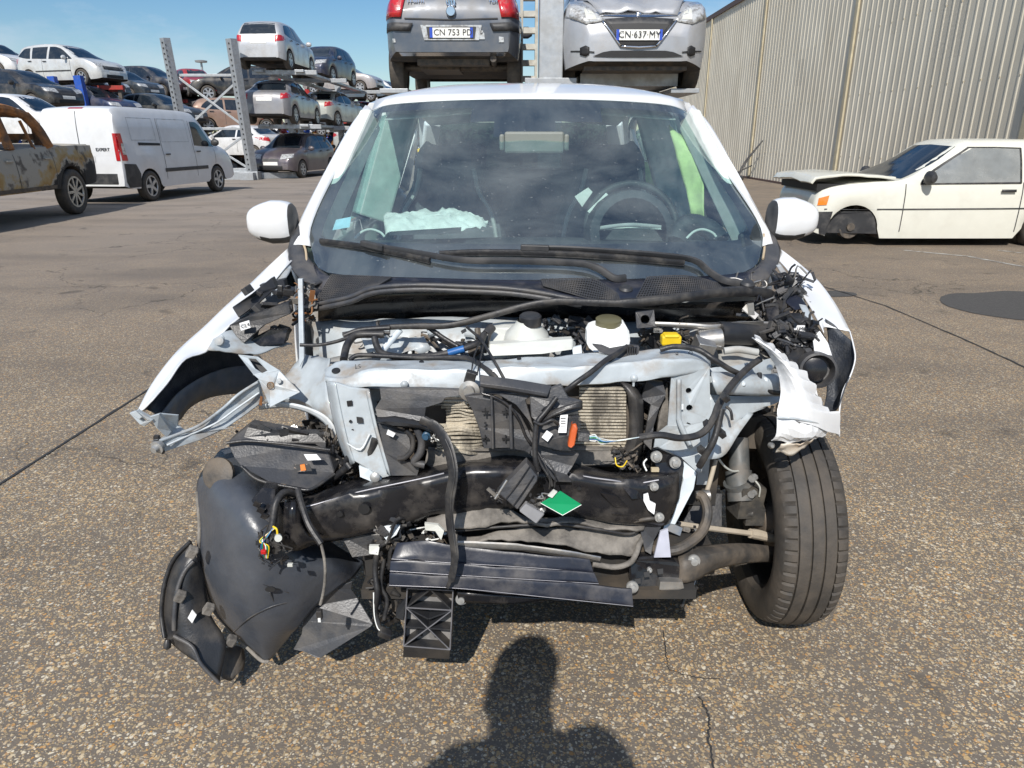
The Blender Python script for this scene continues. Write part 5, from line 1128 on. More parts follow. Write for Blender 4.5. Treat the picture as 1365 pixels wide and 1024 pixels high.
# headlamp support rail
plate('lamp_support_rail', [(343, 508, 1.70), (349, 537, 1.70), (332, 550, 1.67), (300, 572, 1.60), (270, 586, 1.55), (219, 603, 1.48), (211, 586, 1.48), (250, 580, 1.54), (262, 572, 1.56), (300, 540, 1.64)], M['bay'], car, .02, bevel=.002)
tube('rail_crease', [(343, 510, 1.698), (318, 526, 1.66), (298, 544, 1.63), (268, 566, 1.56), (240, 578, 1.52), (213, 588, 1.478)], .004, M['bay'], car)
tube('rail_crease', [(345, 524, 1.695), (315, 545, 1.64), (290, 563, 1.59), (262, 576, 1.55), (222, 594, 1.48)], .0025, bpy.data.materials['creased_paint'], car)
plate('rail_bracket', [(172, 551, 1.47), (182, 548, 1.47), (204, 560, 1.48), (192, 569, 1.475), (186, 566, 1.47)], M['bay'], car, .012, holes=[[(190, 556, 1.47), (196, 560, 1.475), (191, 563, 1.475), (186, 559, 1.47)]], bevel=.001)
plate('rail_bracket', [(199, 556, 1.48), (212, 552, 1.49), (228, 575, 1.52), (222, 584, 1.5), (208, 570, 1.49)], M['bay'], car, .010, bevel=.001)
plate('rail_bracket', [(213, 552, 1.52), (238, 553, 1.55), (236, 568, 1.56), (250, 578, 1.55), (226, 582, 1.52)], M['bay'], car, .006, crumple=.01)
c = P(210, 596, 1.465); MB().lathe(c, (-.3, -1, -.2), [(-.012, .010), (0, .016), (.003, .016), (.004, .009), (.014, .008), (.014, 0)], 12).build('rail_bolt', M['bolt'], car, True)
plate('rail_end', [(204, 582, 1.49), (210, 582, 1.48), (218, 603, 1.475), (217, 606, 1.475), (205, 597, 1.485)], M['rubber'], car, .01)
plate('lamp_mount_plate', [(317, 473, 1.78), (343, 476, 1.75), (372, 494, 1.72), (400, 523, 1.69), (360, 543, 1.66), (344, 505, 1.70), (338, 500, 1.71)], M['bay'], car, .004,
      holes=[[(331, 478, 1.765), (341, 479, 1.755), (357, 494, 1.73), (349, 498, 1.73), (340, 492, 1.74)], circ(361, 514, 1.695, 5, 10)], bevel=.001)
plate('mount_gap', [(326, 476, 1.80), (345, 474, 1.80), (362, 496, 1.78), (352, 502, 1.77)], M['rimdark'], car, .004)
c = P(361, 514, 1.694); MB().lathe(c, (0, -1, .3), [(0, .0085), (.003, .0095), (.005, .0085)], 14).build('rust_ring', M['rust'], car, True)
for u, v in ((372, 508), (363, 533), (384, 521)):
    c = P(u, v, 1.695); MB().lathe(c, (0, -1, .3), [(0, .007), (.003, .0065), (.004, 0)], 12).build('spot_weld', M['bay'], car, True)
plate('rust_streak', [(347, 528, 1.688), (350, 529, 1.688), (349, 541, 1.69), (345, 540, 1.69)], M['rust'], car, .001)

# ---------------- upper crossmember
tp = [(433, 492, 1.66), (457, 481, 1.68), (520, 482, 1.68), (600, 481, 1.67), (700, 478, 1.66), (790, 472, 1.66), (851, 468, 1.66), (900, 463, 1.67), (930, 470, 1.67), (946, 481, 1.66)]
fl = [(433, 504, 1.60), (460, 504, 1.59), (498, 494, 1.59), (600, 494, 1.58), (700, 491, 1.57), (790, 488, 1.57), (851, 482, 1.58), (900, 480, 1.58), (930, 482, 1.60), (947, 488, 1.62)]
bt = [(434, 508, 1.60), (466, 516, 1.58), (514, 517, 1.57), (556, 518, 1.57), (615, 517, 1.565), (690, 512, 1.56), (757, 513, 1.56), (829, 509, 1.565), (880, 505, 1.57), (946, 493, 1.61)]
bezmesh('upper_crossmember', [tp, [(a, b-3, c+.022) for a, b, c in fl], [(a, b-.6, c+.002) for a, b, c in fl], [(a, b+2, c-.002) for a, b, c in fl], [(a, b-2, c-.003) for a, b, c in bt], bt], M['bay'], n=60, m=30, thick=.004, crumple=.006, cs=11, seed=2)
bezmesh('crossmember_flange', [[(466, 515, 1.59), (514, 517, 1.58), (523, 522, 1.58), (552, 522, 1.58), (558, 516, 1.58), (615, 517, 1.57)], [(468, 519, 1.60), (514, 520, 1.59), (523, 526, 1.585), (552, 526, 1.585), (558, 520, 1.585), (615, 520, 1.58)]], M['bay'], n=24, thick=.003)
for u, v in ((539, 512), (845, 504)):
    c = P(u, v, 1.562); MB().lathe(c, (0, -1, .1), [(-.004, .004), (0, .009), (.004, .009), (.008, .005), (.009, 0)], 14).add(*(lambda b: (b.V, b.F))(MB().cyl(c, c+Vector((0, 0, -.02)), .003, n=8))).build('buffer_bolt', M['bay'], car, True)
for u, v, r_ in ((562, 485, 3.6), (692, 480, 3.2), (448, 496, 6)):
    q = P(u, v, 1.655); q = P(u, v, 1.648 if u > 450 else 1.63)
    MB().lathe(q+Vector((0, 0, .003)), (0, -.3, 1), [(0, r_*.0018), (.003, r_*.0016), (.003, 0)], 12).build('rubber_plug', M['rimdark'], car, True)
text('stamped_mark', 'L5', .016, M['ink'], car, pm(P(477, 489, 1.625), (1, 0, 0), (0, .5, 1)), .0003)
text('stamped_mark', 'R', .016, M['ink'], car, pm(P(902, 473, 1.615), (-1, 0, .1), (0, .5, 1)), .0003)
text('stamped_mark', 'D', .014, M['ink'], car, pm(P(921, 470, 1.63), (.2, 0, 1), (-1, .3, .2)), .0003)
# vertical posts
plate('front_post', [(447, 510, 1.562), (468, 517, 1.56), (492, 520, 1.562), (501, 566, 1.545), (511, 602, 1.525), (520, 635, 1.51), (508, 638, 1.51), (497, 629, 1.512), (472, 615, 1.52), (464, 590, 1.53), (456, 555, 1.545)], M['bay'], car, .010, bevel=.002)
bezmesh('post_flange', [[(447, 510, 1.562), (456, 555, 1.545), (464, 590, 1.53), (473, 617, 1.52)], [(441, 509, 1.575), (449, 555, 1.56), (459, 592, 1.545), (470, 619, 1.535)], [(435, 508, 1.61), (443, 553, 1.60), (453, 592, 1.59), (466, 622, 1.58)]], M['bay'], n=18, m=8, thick=.003)
bezmesh('post_flange', [[(488, 521, 1.558), (498, 566, 1.541), (508, 602, 1.521), (517, 632, 1.506)], [(492, 521, 1.552), (502, 566, 1.535), (512, 602, 1.515), (521, 634, 1.50)]], M['bay'], n=14, m=3, thick=.004)
pk_ = [[(466+x, 538+y, 1.548) for x, y in ((-4, -3), (3, -4), (4, 3), (-3, 4))], [(475, 556, 1.54), (483, 557, 1.54), (484, 564, 1.537), (476, 564, 1.537)]]
for h_ in pk_: plate('post_hole', h_, M['rimdark'], car, .002)
for u, v in ((467, 562), (470, 574)): plate('post_hole', circ(u, v, 1.538, 2, 8), M['rimdark'], car, .002)
bezmesh('post_crease', [[(462, 590, 1.525), (480, 598, 1.52), (492, 578, 1.53)], [(463, 592, 1.524), (481, 601, 1.518), (494, 579, 1.53)]], bpy.data.materials['creased_paint'], n=10, thick=.002)
plate('front_post', [(895, 501, 1.585), (946, 489, 1.60), (947, 560, 1.58), (942, 602, 1.56), (932, 632, 1.545), (910, 612, 1.545), (871, 602, 1.55), (874, 580, 1.555), (890, 568, 1.56)], M['bay'], car, .006, bevel=.0015,
      holes=[circ(918, 521, 1.59, 4, 10), circ(919, 544, 1.58, 4.5, 8), [(916, 563, 1.575), (921, 565, 1.575), (920, 567, 1.575), (915, 565, 1.575)]])
plate('post_gap', [(905, 512, 1.61), (932, 512, 1.61), (932, 575, 1.59), (905, 575, 1.59)], M['rimdark'], car, .003)
bezmesh('post_rib', [[(902, 506, 1.578), (902, 545, 1.568), (903, 565, 1.56), (920, 600, 1.545)], [(905, 506, 1.572), (905, 545, 1.562), (906, 563, 1.556), (922, 598, 1.54)], [(908, 506, 1.578), (908, 545, 1.568), (909, 562, 1.56), (924, 597, 1.545)]], M['bay'], n=14, thick=.002)
plate('post_clip', [(903, 540, 1.57), (911, 539, 1.57), (911, 546, 1.568), (903, 547, 1.568)], bpy.data.materials['creased_paint'], car, .004)
plate('front_post', [(906, 611, 1.55), (929, 630, 1.545), (925, 652, 1.535), (900, 700, 1.50), (884, 697, 1.50), (903, 668, 1.52), (911, 640, 1.53)], mat('bay_light', (.62, .68, .72), .45, 0, DUST, .3, 12), car, .012, bevel=.0015)
# bay right: inner wing, rails
bezmesh('inner_wing', [[(946, 492, 1.66), (985, 486, 1.72), (1020, 480, 1.80), (1040, 470, 1.85)], [(948, 526, 1.64), (985, 522, 1.70), (1020, 522, 1.76), (1042, 515, 1.82)]], M['bay'], n=14, thick=.004, crumple=.008, cs=14)
bezmesh('side_rail', [[(948, 496, 1.60), (975, 497, 1.64), (1010, 500, 1.68), (1038, 498, 1.72)], [(950, 510, 1.575), (975, 510, 1.60), (1010, 512, 1.64), (1038, 512, 1.68)], [(956, 526, 1.58), (980, 526, 1.61), (1010, 528, 1.65), (1040, 528, 1.69)]], M['bay'], n=14, thick=.004)
bezmesh('arch_panel', [[(946, 526, 1.62), (980, 528, 1.66), (1012, 528, 1.70), (1040, 526, 1.74)], [(946, 560, 1.60), (970, 558, 1.63), (995, 545, 1.66), (1040, 535, 1.72)], [(944, 596, 1.58), (962, 582, 1.60), (980, 565, 1.63), (1000, 550, 1.66)], [(936, 613, 1.56), (964, 608, 1.575), (985, 578, 1.61), (1004, 552, 1.65)]], M['bay'], n=16, m=12, thick=.004)
bezmesh('strut_tower', [[(955, 462, 1.90), (985, 456, 1.92), (1010, 462, 1.92)], [(958, 480, 1.84), (990, 474, 1.86), (1030, 480, 1.88)], [(960, 494, 1.74), (995, 492, 1.78), (1035, 498, 1.82)]], mat('dusty_bay', (.42, .42, .40), .7, 0, (.28, .24, .19), .7, 9), n=12, thick=.004, crumple=.012, cs=14)
bezmesh('strut_tower', [[(405, 486, 1.92), (430, 478, 1.92), (520, 470, 1.96)], [(385, 505, 1.86), (420, 500, 1.85), (520, 482, 1.90)], [(370, 520, 1.82), (410, 522, 1.80), (440, 510, 1.80)]], bpy.data.materials['dusty_bay'], n=12, thick=.004, crumple=.01, cs=14)
tube('brake_hose', [(1012, 498, 1.68), (1014, 512, 1.66), (1028, 522, 1.67), (1042, 524, 1.69)], .007, M['rubber'], car)
tube('brake_hose', [(968, 542, 1.60), (974, 548, 1.59), (976, 560, 1.585)], .0035, M['rubber'], car)
for u, v in ((1020, 507), (990, 512), (968, 504), (1026, 490)):
    c = P(u, v, 1.62 if u < 1000 else 1.67); MB().lathe(c, (0, -1, .2), [(0, .008), (.004, .007), (.008, .004), (.009, 0)], 10).build('clip_stud', bpy.data.materials['bay_light'], car, True)
# engine bay floor and added black block standing in for shade behind the radiator
MB().box((XC, 1.95, .50), (.98, .45, .25)).box((XC, 1.85, .30), (.9, .6, .06)).build('bay_floor', M['under'], car)
MB().box((XC, 1.80, .56), (.86, .10, .36)).build('bay_shade_block', M['rimdark'], car)
# ---------------- tanks and bits on top
tk = MB(); c = P(700, 452, 1.80)
tk.lathe(P(702, 458, 1.80), (0, -.12, 1), [(-.03, .0), (-.03, .062), (.0, .064), (.03, .056), (.05, .036), (.06, .028), (.066, .026)], 24)
tk.build('coolant_tank', M['hdpe'], car, True)
plate('coolant_tank', [(654, 437, 1.84), (672, 433, 1.86), (705, 437, 1.84), (722, 448, 1.82), (722, 478, 1.74), (652, 480, 1.74)], M['hdpe'], car, .06, bevel=.006)
plate('tank_shelf', [(652, 459, 1.72), (764, 452, 1.74), (764, 466, 1.71), (725, 472, 1.70), (652, 475, 1.70)], M['hdpe'], car, .03, bevel=.003)
MB().lathe(P(707, 427, 1.79), (0, -.12, 1), [(-.012, .026), (-.012, .029), (.012, .029), (.016, .024), (.016, 0)], 20).build('tank_cap', M['plastic'], car, True)
plate('brake_fluid_tank', [(784, 440, 1.75), (793, 436, 1.77), (832, 432, 1.78), (839, 438, 1.76), (842, 462, 1.70), (836, 468, 1.69), (788, 470, 1.69), (783, 460, 1.71)], M['cloth'], car, .07, bevel=.007)
MB().lathe(P(811, 431, 1.79), (0, -.12, 1), [(-.012, .030), (-.008, .034), (.012, .034), (.014, .031), (.014, 0)], 22).build('tank_cap', mat('smoky_cap', (.12, .11, .06), .35), car, True)
sc = MB()
c = P(894, 453, 1.73); sc.box(c, (.050, .03, .026)); sc.box(c+Vector((0, 0, .012)), (.040, .034, .01)); sc.build('filler_cap', M['yellow'], car, bevel=.005)
plate('holed_bracket', [(847, 415, 1.86), (872, 413, 1.86), (874, 436, 1.83), (849, 438, 1.83)], M['plastic2'], car, .004, holes=[circ(860, 426, 1.845, 6, 12)], bevel=.001)
tube('wiper_linkage', [(873, 432, 1.88), (920, 434, 1.87), (950, 436, 1.87), (985, 432, 1.90), (1024, 432, 1.92)], .007, M['metal'], car, flat=.5)
plate('wiper_linkage', [(900, 438, 1.87), (945, 440, 1.87), (975, 436, 1.88), (1018, 434, 1.90), (1018, 428, 1.90), (960, 431, 1.88), (905, 431, 1.87)], M['metal'], car, .004, crumple=.01)
wm_ = MB(); wm_.cyl(P(930, 455, 1.86), P(962, 452, 1.86), .030, n=18).cyl(P(926, 455, 1.86), P(930, 455, 1.86), .018).box(P(938, 462, 1.83), (.05, .05, .04), (.3, .2, .1)); wm_.build('wiper_motor', M['metal'], car, True, sharp=40, bevel=.002)
MB().cyl(P(957, 444, 1.88), P(1020, 446, 1.92), .032, n=18).build('motor_housing', M['plastic'], car, True, sharp=40)
plate('hose_flange', [(952, 444, 1.85), (962, 440, 1.85), (966, 452, 1.84), (962, 464, 1.83), (954, 462, 1.83)], M['metal'], car, .01, bevel=.002)
tube('dusty_lever', [(965, 468, 1.80), (985, 466, 1.80), (1010, 470, 1.80)], .010, bpy.data.materials['dusty_bay'], car)
plate('cable_bracket', [(763, 464, 1.72), (775, 461, 1.72), (776, 472, 1.70), (764, 474, 1.70)], bpy.data.materials['bay_light'], car, .01)
plate('loose_connector', [(789, 459, 1.66), (803, 461, 1.66), (814, 466, 1.65), (842, 461, 1.66), (853, 462, 1.66), (850, 482, 1.61), (822, 477, 1.62), (800, 470, 1.64)], M['plastic2'], car, .015, bevel=.002, crumple=.006)
for k in range(5): MB().box(P(836+k*3, 470, 1.635), (.003, .012, .026)).build('connector_rib', M['plastic'], car)
tube('hose', [(806, 482, 1.60), (818, 476, 1.60), (828, 468, 1.62), (842, 462, 1.66)], .006, M['rubber'], car)
tube('long_cable', [(754, 521, 1.52), (768, 510, 1.52), (788, 496, 1.54), (808, 480, 1.57), (822, 472, 1.60), (836, 462, 1.64)], .0065, M['rubber'], car)
# bay clutter (joined, too small to single out)
r5 = random.Random(21)
def clutter(name, box, Y0, Y1, n, mats_, smin=.008, smax=.04):
    b = MB(); smax *= .8; n = int(n*1.3)
    for k in range(n):
        c = P(r5.uniform(box[0], box[2]), r5.uniform(box[1], box[3]), r5.uniform(Y0, Y1)); s_ = smin+(smax-smin)*r5.random()**1.6
        mi = r5.randrange(len(mats_)); t_ = r5.random(); d = Vector((r5.gauss(0, 1), r5.gauss(0, .5), r5.gauss(0, .7))).normalized()*s_
        if t_ < .34:
            e = Vector((r5.gauss(0, 1), r5.gauss(0, 1), r5.gauss(0, 1)))*s_*.6; b.tube([c-d*1.5, c-d*.4+e, c+d*.6-e*.4, c+d*1.6], s_*r5.uniform(.10, .2), 6, 3, mi)
        elif t_ < .52: b.cyl(c-d*.5, c+d*.4, s_*r5.uniform(.2, .45), s_*r5.uniform(.15, .4), 8, mi)
        elif t_ < .72: b.box(c, (s_*1.7, s_*.25, s_*r5.uniform(.6, 1)), (r5.random()*1.2-.6, r5.random()*3, r5.random()-.5), mi)
        else:
            M3 = __import__('mathutils').Euler((r5.random()*1.4-.7, r5.random()*1.4-.7, r5.random()*.8-.4)).to_matrix(); w_, h_ = s_*r5.uniform(.6, 1.3), s_*r5.uniform(.3, .8)
            b.box(c, (w_, s_*.6, h_), M3, mi); b.box(c+M3 @ Vector((0, -s_*.32, h_*.1)), (w_*.7, s_*.2, h_*.5), M3, mi); b.box(c+M3 @ Vector((w_*.5, 0, 0)), (w_*.3, s_*.35, h_*.5), M3, mi)
    o = b.build(name, [M[q] for q in mats_], car); stuff(o)
clutter('bay_clutter', (724, 425, 790, 458), 1.92, 2.02, 60, ['plastic', 'plastic2', 'iron', 'bay', 'rubber'])
clutter('bay_clutter', (460, 440, 650, 470), 1.95, 2.02, 40, ['plastic', 'iron', 'bay', 'plastic2', 'rubber'], .01, .05)
sheet('tank_bracket', [[(480, 452, 1.92), (520, 448, 1.92), (560, 446, 1.92)], [(490, 470, 1.88), (530, 472, 1.88), (575, 470, 1.88)]], M['bay'], car, 12, crumple=.03, cs=14)
clutter('bay_clutter', (1000, 395, 1045, 450), 1.95, 2.05, 70, ['plastic', 'plastic2', 'gloss', 'metal', 'rubber'])
clutter('bay_clutter', (850, 440, 925, 458), 1.92, 2.0, 40, ['plastic', 'iron', 'metal'])
clutter('bay_clutter', (455, 600, 520, 640), 1.60, 1.70, 90, ['iron', 'plastic', 'metal', 'foam', 'rubber'], .008, .03)
clutter('bay_clutter', (498, 690, 545, 830), 1.42, 1.50, 110, ['plastic', 'iron', 'plastic2', 'rubber', 'foam'], .006, .035)
clutter('bay_clutter', (845, 505, 900, 620), 1.66, 1.74, 120, ['plastic', 'iron', 'gloss', 'rubber', 'plastic2'])
clutter('bay_clutter', (500, 520, 570, 610), 1.66, 1.75, 60, ['plastic', 'iron', 'gloss'])
clutter('bay_clutter', (840, 700, 930, 790), 1.50, 1.60, 130, ['plastic', 'iron', 'gloss', 'foam', 'metal'], .008, .04)
clutter('bay_clutter', (960, 540, 1050, 650), 1.95, 2.05, 80, ['iron', 'under', 'plastic'], .02, .07)
clutter('bay_clutter', (380, 560, 470, 660), 1.72, 1.85, 90, ['iron', 'under', 'plastic', 'metal'], .015, .05)
clutter('bay_clutter', (545, 700, 620, 722), 1.46, 1.50, 40, ['cloth', 'iron', 'plastic', 'metal'], .006, .02)
# hoses over the bay
hs = [(457, 446, 1.86), (475, 443, 1.86), (510, 437, 1.86), (554, 435, 1.85), (598, 434, 1.84), (642, 424, 1.84), (700, 408, 1.84), (740, 402, 1.84), (780, 403, 1.84), (834, 404, 1.84), (900, 398, 1.86), (960, 390, 1.92), (1005, 389, 1.98), (1030, 394, 2.02), (1046, 402, 2.0)]
MB().tube(px(hs), [.007, .008, .009, .009, .010, .013, .015, .012], 10, 6, flat=.8).build('rubber_seal', M['rubber'], car, True)
tube('hose', [(458, 448, 1.84), (480, 440, 1.85), (520, 437, 1.85)], .007, M['rubber'], car)
tube('hose', [(400, 460, 1.82), (425, 460, 1.82), (450, 455, 1.82), (470, 448, 1.82), (490, 444, 1.82), (520, 444, 1.82)], .005, M['rubber'], car)
tube('hose', [(458, 480, 1.70), (462, 462, 1.76), (470, 450, 1.80), (480, 446, 1.80), (512, 446, 1.80)], [.010, .010], M['rubber'], car)
tube('hose', [(499, 450, 1.78), (503, 463, 1.76), (512, 472, 1.74), (540, 476, 1.72), (580, 474, 1.70), (610, 467, 1.70), (638, 457, 1.72), (645, 446, 1.76)], .009, M['rubber'], car)
tube('hose', [(466, 480, 1.69), (476, 474, 1.70), (500, 474, 1.70), (560, 477, 1.68), (620, 477, 1.65), (645, 490, 1.58), (660, 502, 1.54), (664, 512, 1.53)], .006, M['rubber'], car)
tube('blue_hose_mark', [(598, 471, 1.695), (608, 468, 1.695), (619, 465, 1.695)], .0095, M['blue'], car)
tube('black_rod', [(572, 437, 1.86), (590, 450, 1.85), (610, 462, 1.84)], .007, M['plastic'], car)
tube('white_bracket', [(510, 468, 1.80), (520, 456, 1.82), (534, 440, 1.86)], .008, bpy.data.materials['bay_light'], car, flat=.5)
tube('thin_wire', [(622, 436, 1.80), (640, 452, 1.70), (655, 475, 1.60), (672, 505, 1.54), (690, 540, 1.50), (706, 562, 1.48), (712, 575, 1.46)], .0035, M['rubber'], car)
tube('thin_wire', [(640, 455, 1.7), (632, 475, 1.6), (628, 500, 1.54)], .0018, M['rubber'], car)
tube('thin_wire', [(645, 455, 1.7), (640, 480, 1.6), (636, 500, 1.54)], .0018, M['rubber'], car)
c = P(650, 440, 1.80); MB().cyl(P(648, 446, 1.78), P(656, 436, 1.80), .012).cyl(P(644, 470, 1.76), P(650, 446, 1.78), .010).build('hose_joint', M['plastic'], car, True, sharp=40)
# horn-like buzzer on wires
hn = MB(); hc = P(626, 521, 1.50)
hn.lathe(hc, (-.1, -1, .1), [(-.012, .012), (-.006, .022), (.004, .024), (.006, .014), (.014, .012), (.014, 0)], 18).build('horn', M['metal'], car, True, sharp=40)
MB().box(P(627, 503, 1.515), (.024, .02, .03), (0, .3, 0)).build('horn_connector', M['rubber'], car, bevel=.003)
# cable harness right
MB().tube(px([(852, 583, 1.46), (880, 580, 1.46), (905, 584, 1.47), (928, 581, 1.48), (942, 572, 1.49), (952, 556, 1.50), (958, 540, 1.52), (970, 520, 1.55), (985, 502, 1.60), (1000, 488, 1.64), (1013, 479, 1.66)]), .0085, 8, 6).build('harness', M['rubber'], car, True)
tube('harness', [(880, 466, 1.62), (900, 462, 1.62), (930, 466, 1.62), (950, 478, 1.60), (972, 492, 1.60), (985, 498, 1.62)], .007, M['rubber'], car)
tube('harness', [(962, 545, 1.515), (956, 572, 1.50), (950, 590, 1.49), (940, 608, 1.49), (932, 622, 1.50)], .0085, M['rubber'], car)
for u, v in ((967, 530), (943, 566), (962, 578), (935, 600)): MB().box(P(u, v, 1.50), (.018, .018, .014), (.4, .7, .2)).build('harness_clip', M['plastic'], car, bevel=.002)
tube('hose', [(400, 660, 1.60), (440, 640, 1.58), (470, 618, 1.56), (488, 610, 1.535), (496, 598, 1.53), (500, 585, 1.53)], .009, M['rubber'], car)
tube('hose', [(468, 625, 1.55), (462, 615, 1.56), (470, 608, 1.55), (485, 612, 1.54)], .009, M['rubber'], car)
plate('tow_bracket', [(478, 622, 1.52), (492, 626, 1.51), (508, 640, 1.50), (498, 644, 1.50), (480, 636, 1.51)], bpy.data.materials['bay_light'], car, .012, crumple=.01)
c = P(500, 636, 1.495); MB().lathe(c, (0, -1, .2), [(0, .012), (.004, .012), (.008, .006), (.008, 0)], 12).build('tow_bolt', M['bolt'], car, True)
# ---------------- condenser
plate('condenser_frame', [(566, 516, 1.60), (700, 508, 1.60), (800, 508, 1.60), (840, 516, 1.60), (846, 540, 1.60), (842, 600, 1.58), (820, 622, 1.57), (640, 622, 1.57), (566, 600, 1.58)], M['iron'], car, .03)
for k in range(24):
    v = 517+k*4.25
    wob = .008*math.sin(k*.7)
    if k < 19: MB().bar(P(758 if k > 3 else 772, v, 1.573), P(834, v+.5, 1.575), .014, .0042).build('condenser_tube', M['fins'], car)
    v2 = 530+k*4.1
    if k < 19:
        u0 = (590 if k < 4 else 583 if k > 8 else 596)
        p_ = px([(u0-22 if k < 3 else u0, v2, 1.56), (612, v2-1+2*math.sin(k), 1.545-wob), (626, v2+1.5*math.cos(k*1.3), 1.54-wob), (642, v2, 1.56)])
        MB().tube(p_, .0036, 6, 3, flat=1.9).build('condenser_tube', M['fins'], car, True)
plate('condenser_base', [(590, 604, 1.54), (640, 600, 1.54), (700, 596, 1.545), (834, 600, 1.55), (838, 618, 1.54), (690, 625, 1.53), (640, 622, 1.53), (588, 632, 1.53), (566, 618, 1.54), (570, 600, 1.55)], M['foam'], car, .02, crumple=.01)
sheet('condenser_shroud', [[(824, 508, 1.57), (834, 518, 1.55), (838, 540, 1.545), (838, 580, 1.54), (828, 605, 1.54)], [(838, 512, 1.56), (848, 530, 1.54), (850, 560, 1.54), (848, 590, 1.53), (840, 620, 1.53)], [(846, 516, 1.60), (856, 530, 1.58), (858, 560, 1.58), (855, 600, 1.57), (848, 622, 1.57)]], M['plastic'], car, 14)
# plastic shrouds in front
plate('duct_panel', [(506, 518, 1.52), (560, 518, 1.51), (620, 521, 1.50), (618, 527, 1.50), (594, 530, 1.50), (590, 536, 1.50), (568, 543, 1.50), (566, 556, 1.50), (588, 566, 1.49), (592, 572, 1.49), (556, 563, 1.495), (503, 556, 1.50), (500, 545, 1.51), (508, 532, 1.515)], M['plastic2'], car, .010, crumple=.015, bevel=.001)
sheet('duct_scoop', [[(503, 556, 1.50), (530, 556, 1.49), (560, 562, 1.48), (592, 573, 1.47)], [(503, 562, 1.49), (530, 566, 1.47), (558, 570, 1.465), (594, 580, 1.465)], [(504, 558, 1.53), (530, 566, 1.52), (556, 572, 1.51), (585, 584, 1.50)]], M['plastic'], car, 16, 10, crumple=.004, cs=30)
plate('duct_lower', [(504, 566, 1.52), (530, 572, 1.51), (545, 578, 1.51), (548, 600, 1.50), (540, 614, 1.50), (560, 620, 1.49), (556, 634, 1.49), (522, 634, 1.50), (512, 604, 1.51)], M['plastic2'], car, .012, crumple=.01)
tube('duct_rim', [(541, 574, 1.49), (550, 584, 1.49), (549, 600, 1.485), (540, 610, 1.485), (531, 612, 1.49)], .006, M['plastic'], car)
tube('duct_rim', [(556, 572, 1.485), (562, 588, 1.485), (560, 604, 1.48), (552, 616, 1.48), (566, 620, 1.48)], .009, M['plastic2'], car)
plate('white_tab', [(517, 573, 1.495), (527, 578, 1.49), (524, 583, 1.49), (515, 579, 1.495)], M['label'], car, .003)
c = P(568, 582, 1.47); MB().lathe(c, (0, -1, .1), [(-.01, .010), (0, .010), (.002, .007), (.008, .006), (.008, 0)], 12).build('blue_plug', mat('blue_plug_mat', (.03, .08, .14), .4), car, True)
clutter('bay_clutter', (574, 576, 588, 590), 1.46, 1.48, 20, ['metal', 'cloth', 'plastic'], .003, .009)
plate('centre_plate', [(619, 527, 1.485), (632, 524, 1.48), (655, 527, 1.475), (676, 537, 1.47), (694, 554, 1.47), (704, 574, 1.465), (712, 590, 1.46), (706, 606, 1.46), (700, 602, 1.46), (690, 600, 1.462), (680, 597, 1.465), (645, 598, 1.47), (638, 570, 1.475), (630, 548, 1.48)], M['plastic2'], car, .006, bevel=.001, crumple=.006)
plate('centre_plate', [(640, 502, 1.49), (640, 524, 1.485), (664, 526, 1.475), (688, 540, 1.47), (704, 560, 1.465), (712, 572, 1.46), (700, 533, 1.475), (712, 527, 1.48), (735, 526, 1.48), (730, 516, 1.485)], M['plastic2'], car, .014, bevel=.001)
tube('plate_rim', [(643, 525, 1.47), (660, 530, 1.465), (678, 541, 1.46), (692, 560, 1.457), (700, 580, 1.453), (708, 592, 1.45)], .0035, M['gloss'], car)
sheet('top_trim', [[(640, 501, 1.475), (680, 505, 1.475), (735, 514, 1.475)], [(640, 513, 1.455), (680, 518, 1.455), (730, 527, 1.455)], [(641, 516, 1.47), (680, 522, 1.47), (729, 530, 1.47)]], M['plastic2'], car, 14, bevel=.001)
for u, v in ((647, 549), (674, 549), (647, 585), (674, 585)):
    for (a, b) in (((u-5, v), (u+5, v)), ((u, v-5), (u, v+5))):
        MB().bar(P(*a, 1.462 if u < 660 else 1.46), P(*b, 1.462 if u < 660 else 1.46), .003, .003).build('cross_slot', M['rimdark'], car)
for v in (564, 569): MB().box(P(647, v, 1.464), (.005, .003, .003)).build('cross_slot', M['rimdark'], car)
tube('plate_rib', [(655, 527, 1.465), (656, 560, 1.46), (657, 598, 1.455)], .003, M['plastic2'], car)
tube('plate_rib', [(680, 540, 1.46), (681, 570, 1.455), (682, 598, 1.45)], .004, M['plastic2'], car)
plate('wedge_panel', [(706, 528, 1.47), (748, 513, 1.475), (758, 531, 1.465), (776, 536, 1.455), (775, 547, 1.45), (742, 556, 1.445), (716, 563, 1.445), (708, 556, 1.455)], M['plastic2'], car, .012, bevel=.0015)
sheet('wedge_arm', [[(716, 558, 1.44), (740, 546, 1.435), (764, 538, 1.435), (776, 534, 1.44)], [(720, 565, 1.43), (742, 553, 1.425), (764, 545, 1.43), (776, 545, 1.435)]], M['plastic'], car, 10, thick=.006)
tube('wedge_rib', [(722, 548, 1.44), (730, 542, 1.44), (744, 546, 1.44), (740, 552, 1.44)], .002, M['gloss'], car)
plate('torn_panel', [(706, 575, 1.47), (738, 600, 1.46), (764, 602, 1.45), (772, 606, 1.45), (764, 622, 1.445), (756, 632, 1.44), (762, 643, 1.44), (740, 642, 1.44), (722, 622, 1.445), (708, 606, 1.46)], M['plastic2'], car, .006, crumple=.01, bevel=.001)
plate('control_unit', [(714, 562, 1.45), (744, 556, 1.45), (772, 552, 1.45), (770, 578, 1.435), (762, 602, 1.425), (745, 601, 1.425), (712, 592, 1.43)], M['gloss'], car, .035, bevel=.002)
plate('unit_label', [(747, 554, 1.432), (757, 553, 1.432), (755, 577, 1.422), (744, 577, 1.422)], M['label'], car, .002)
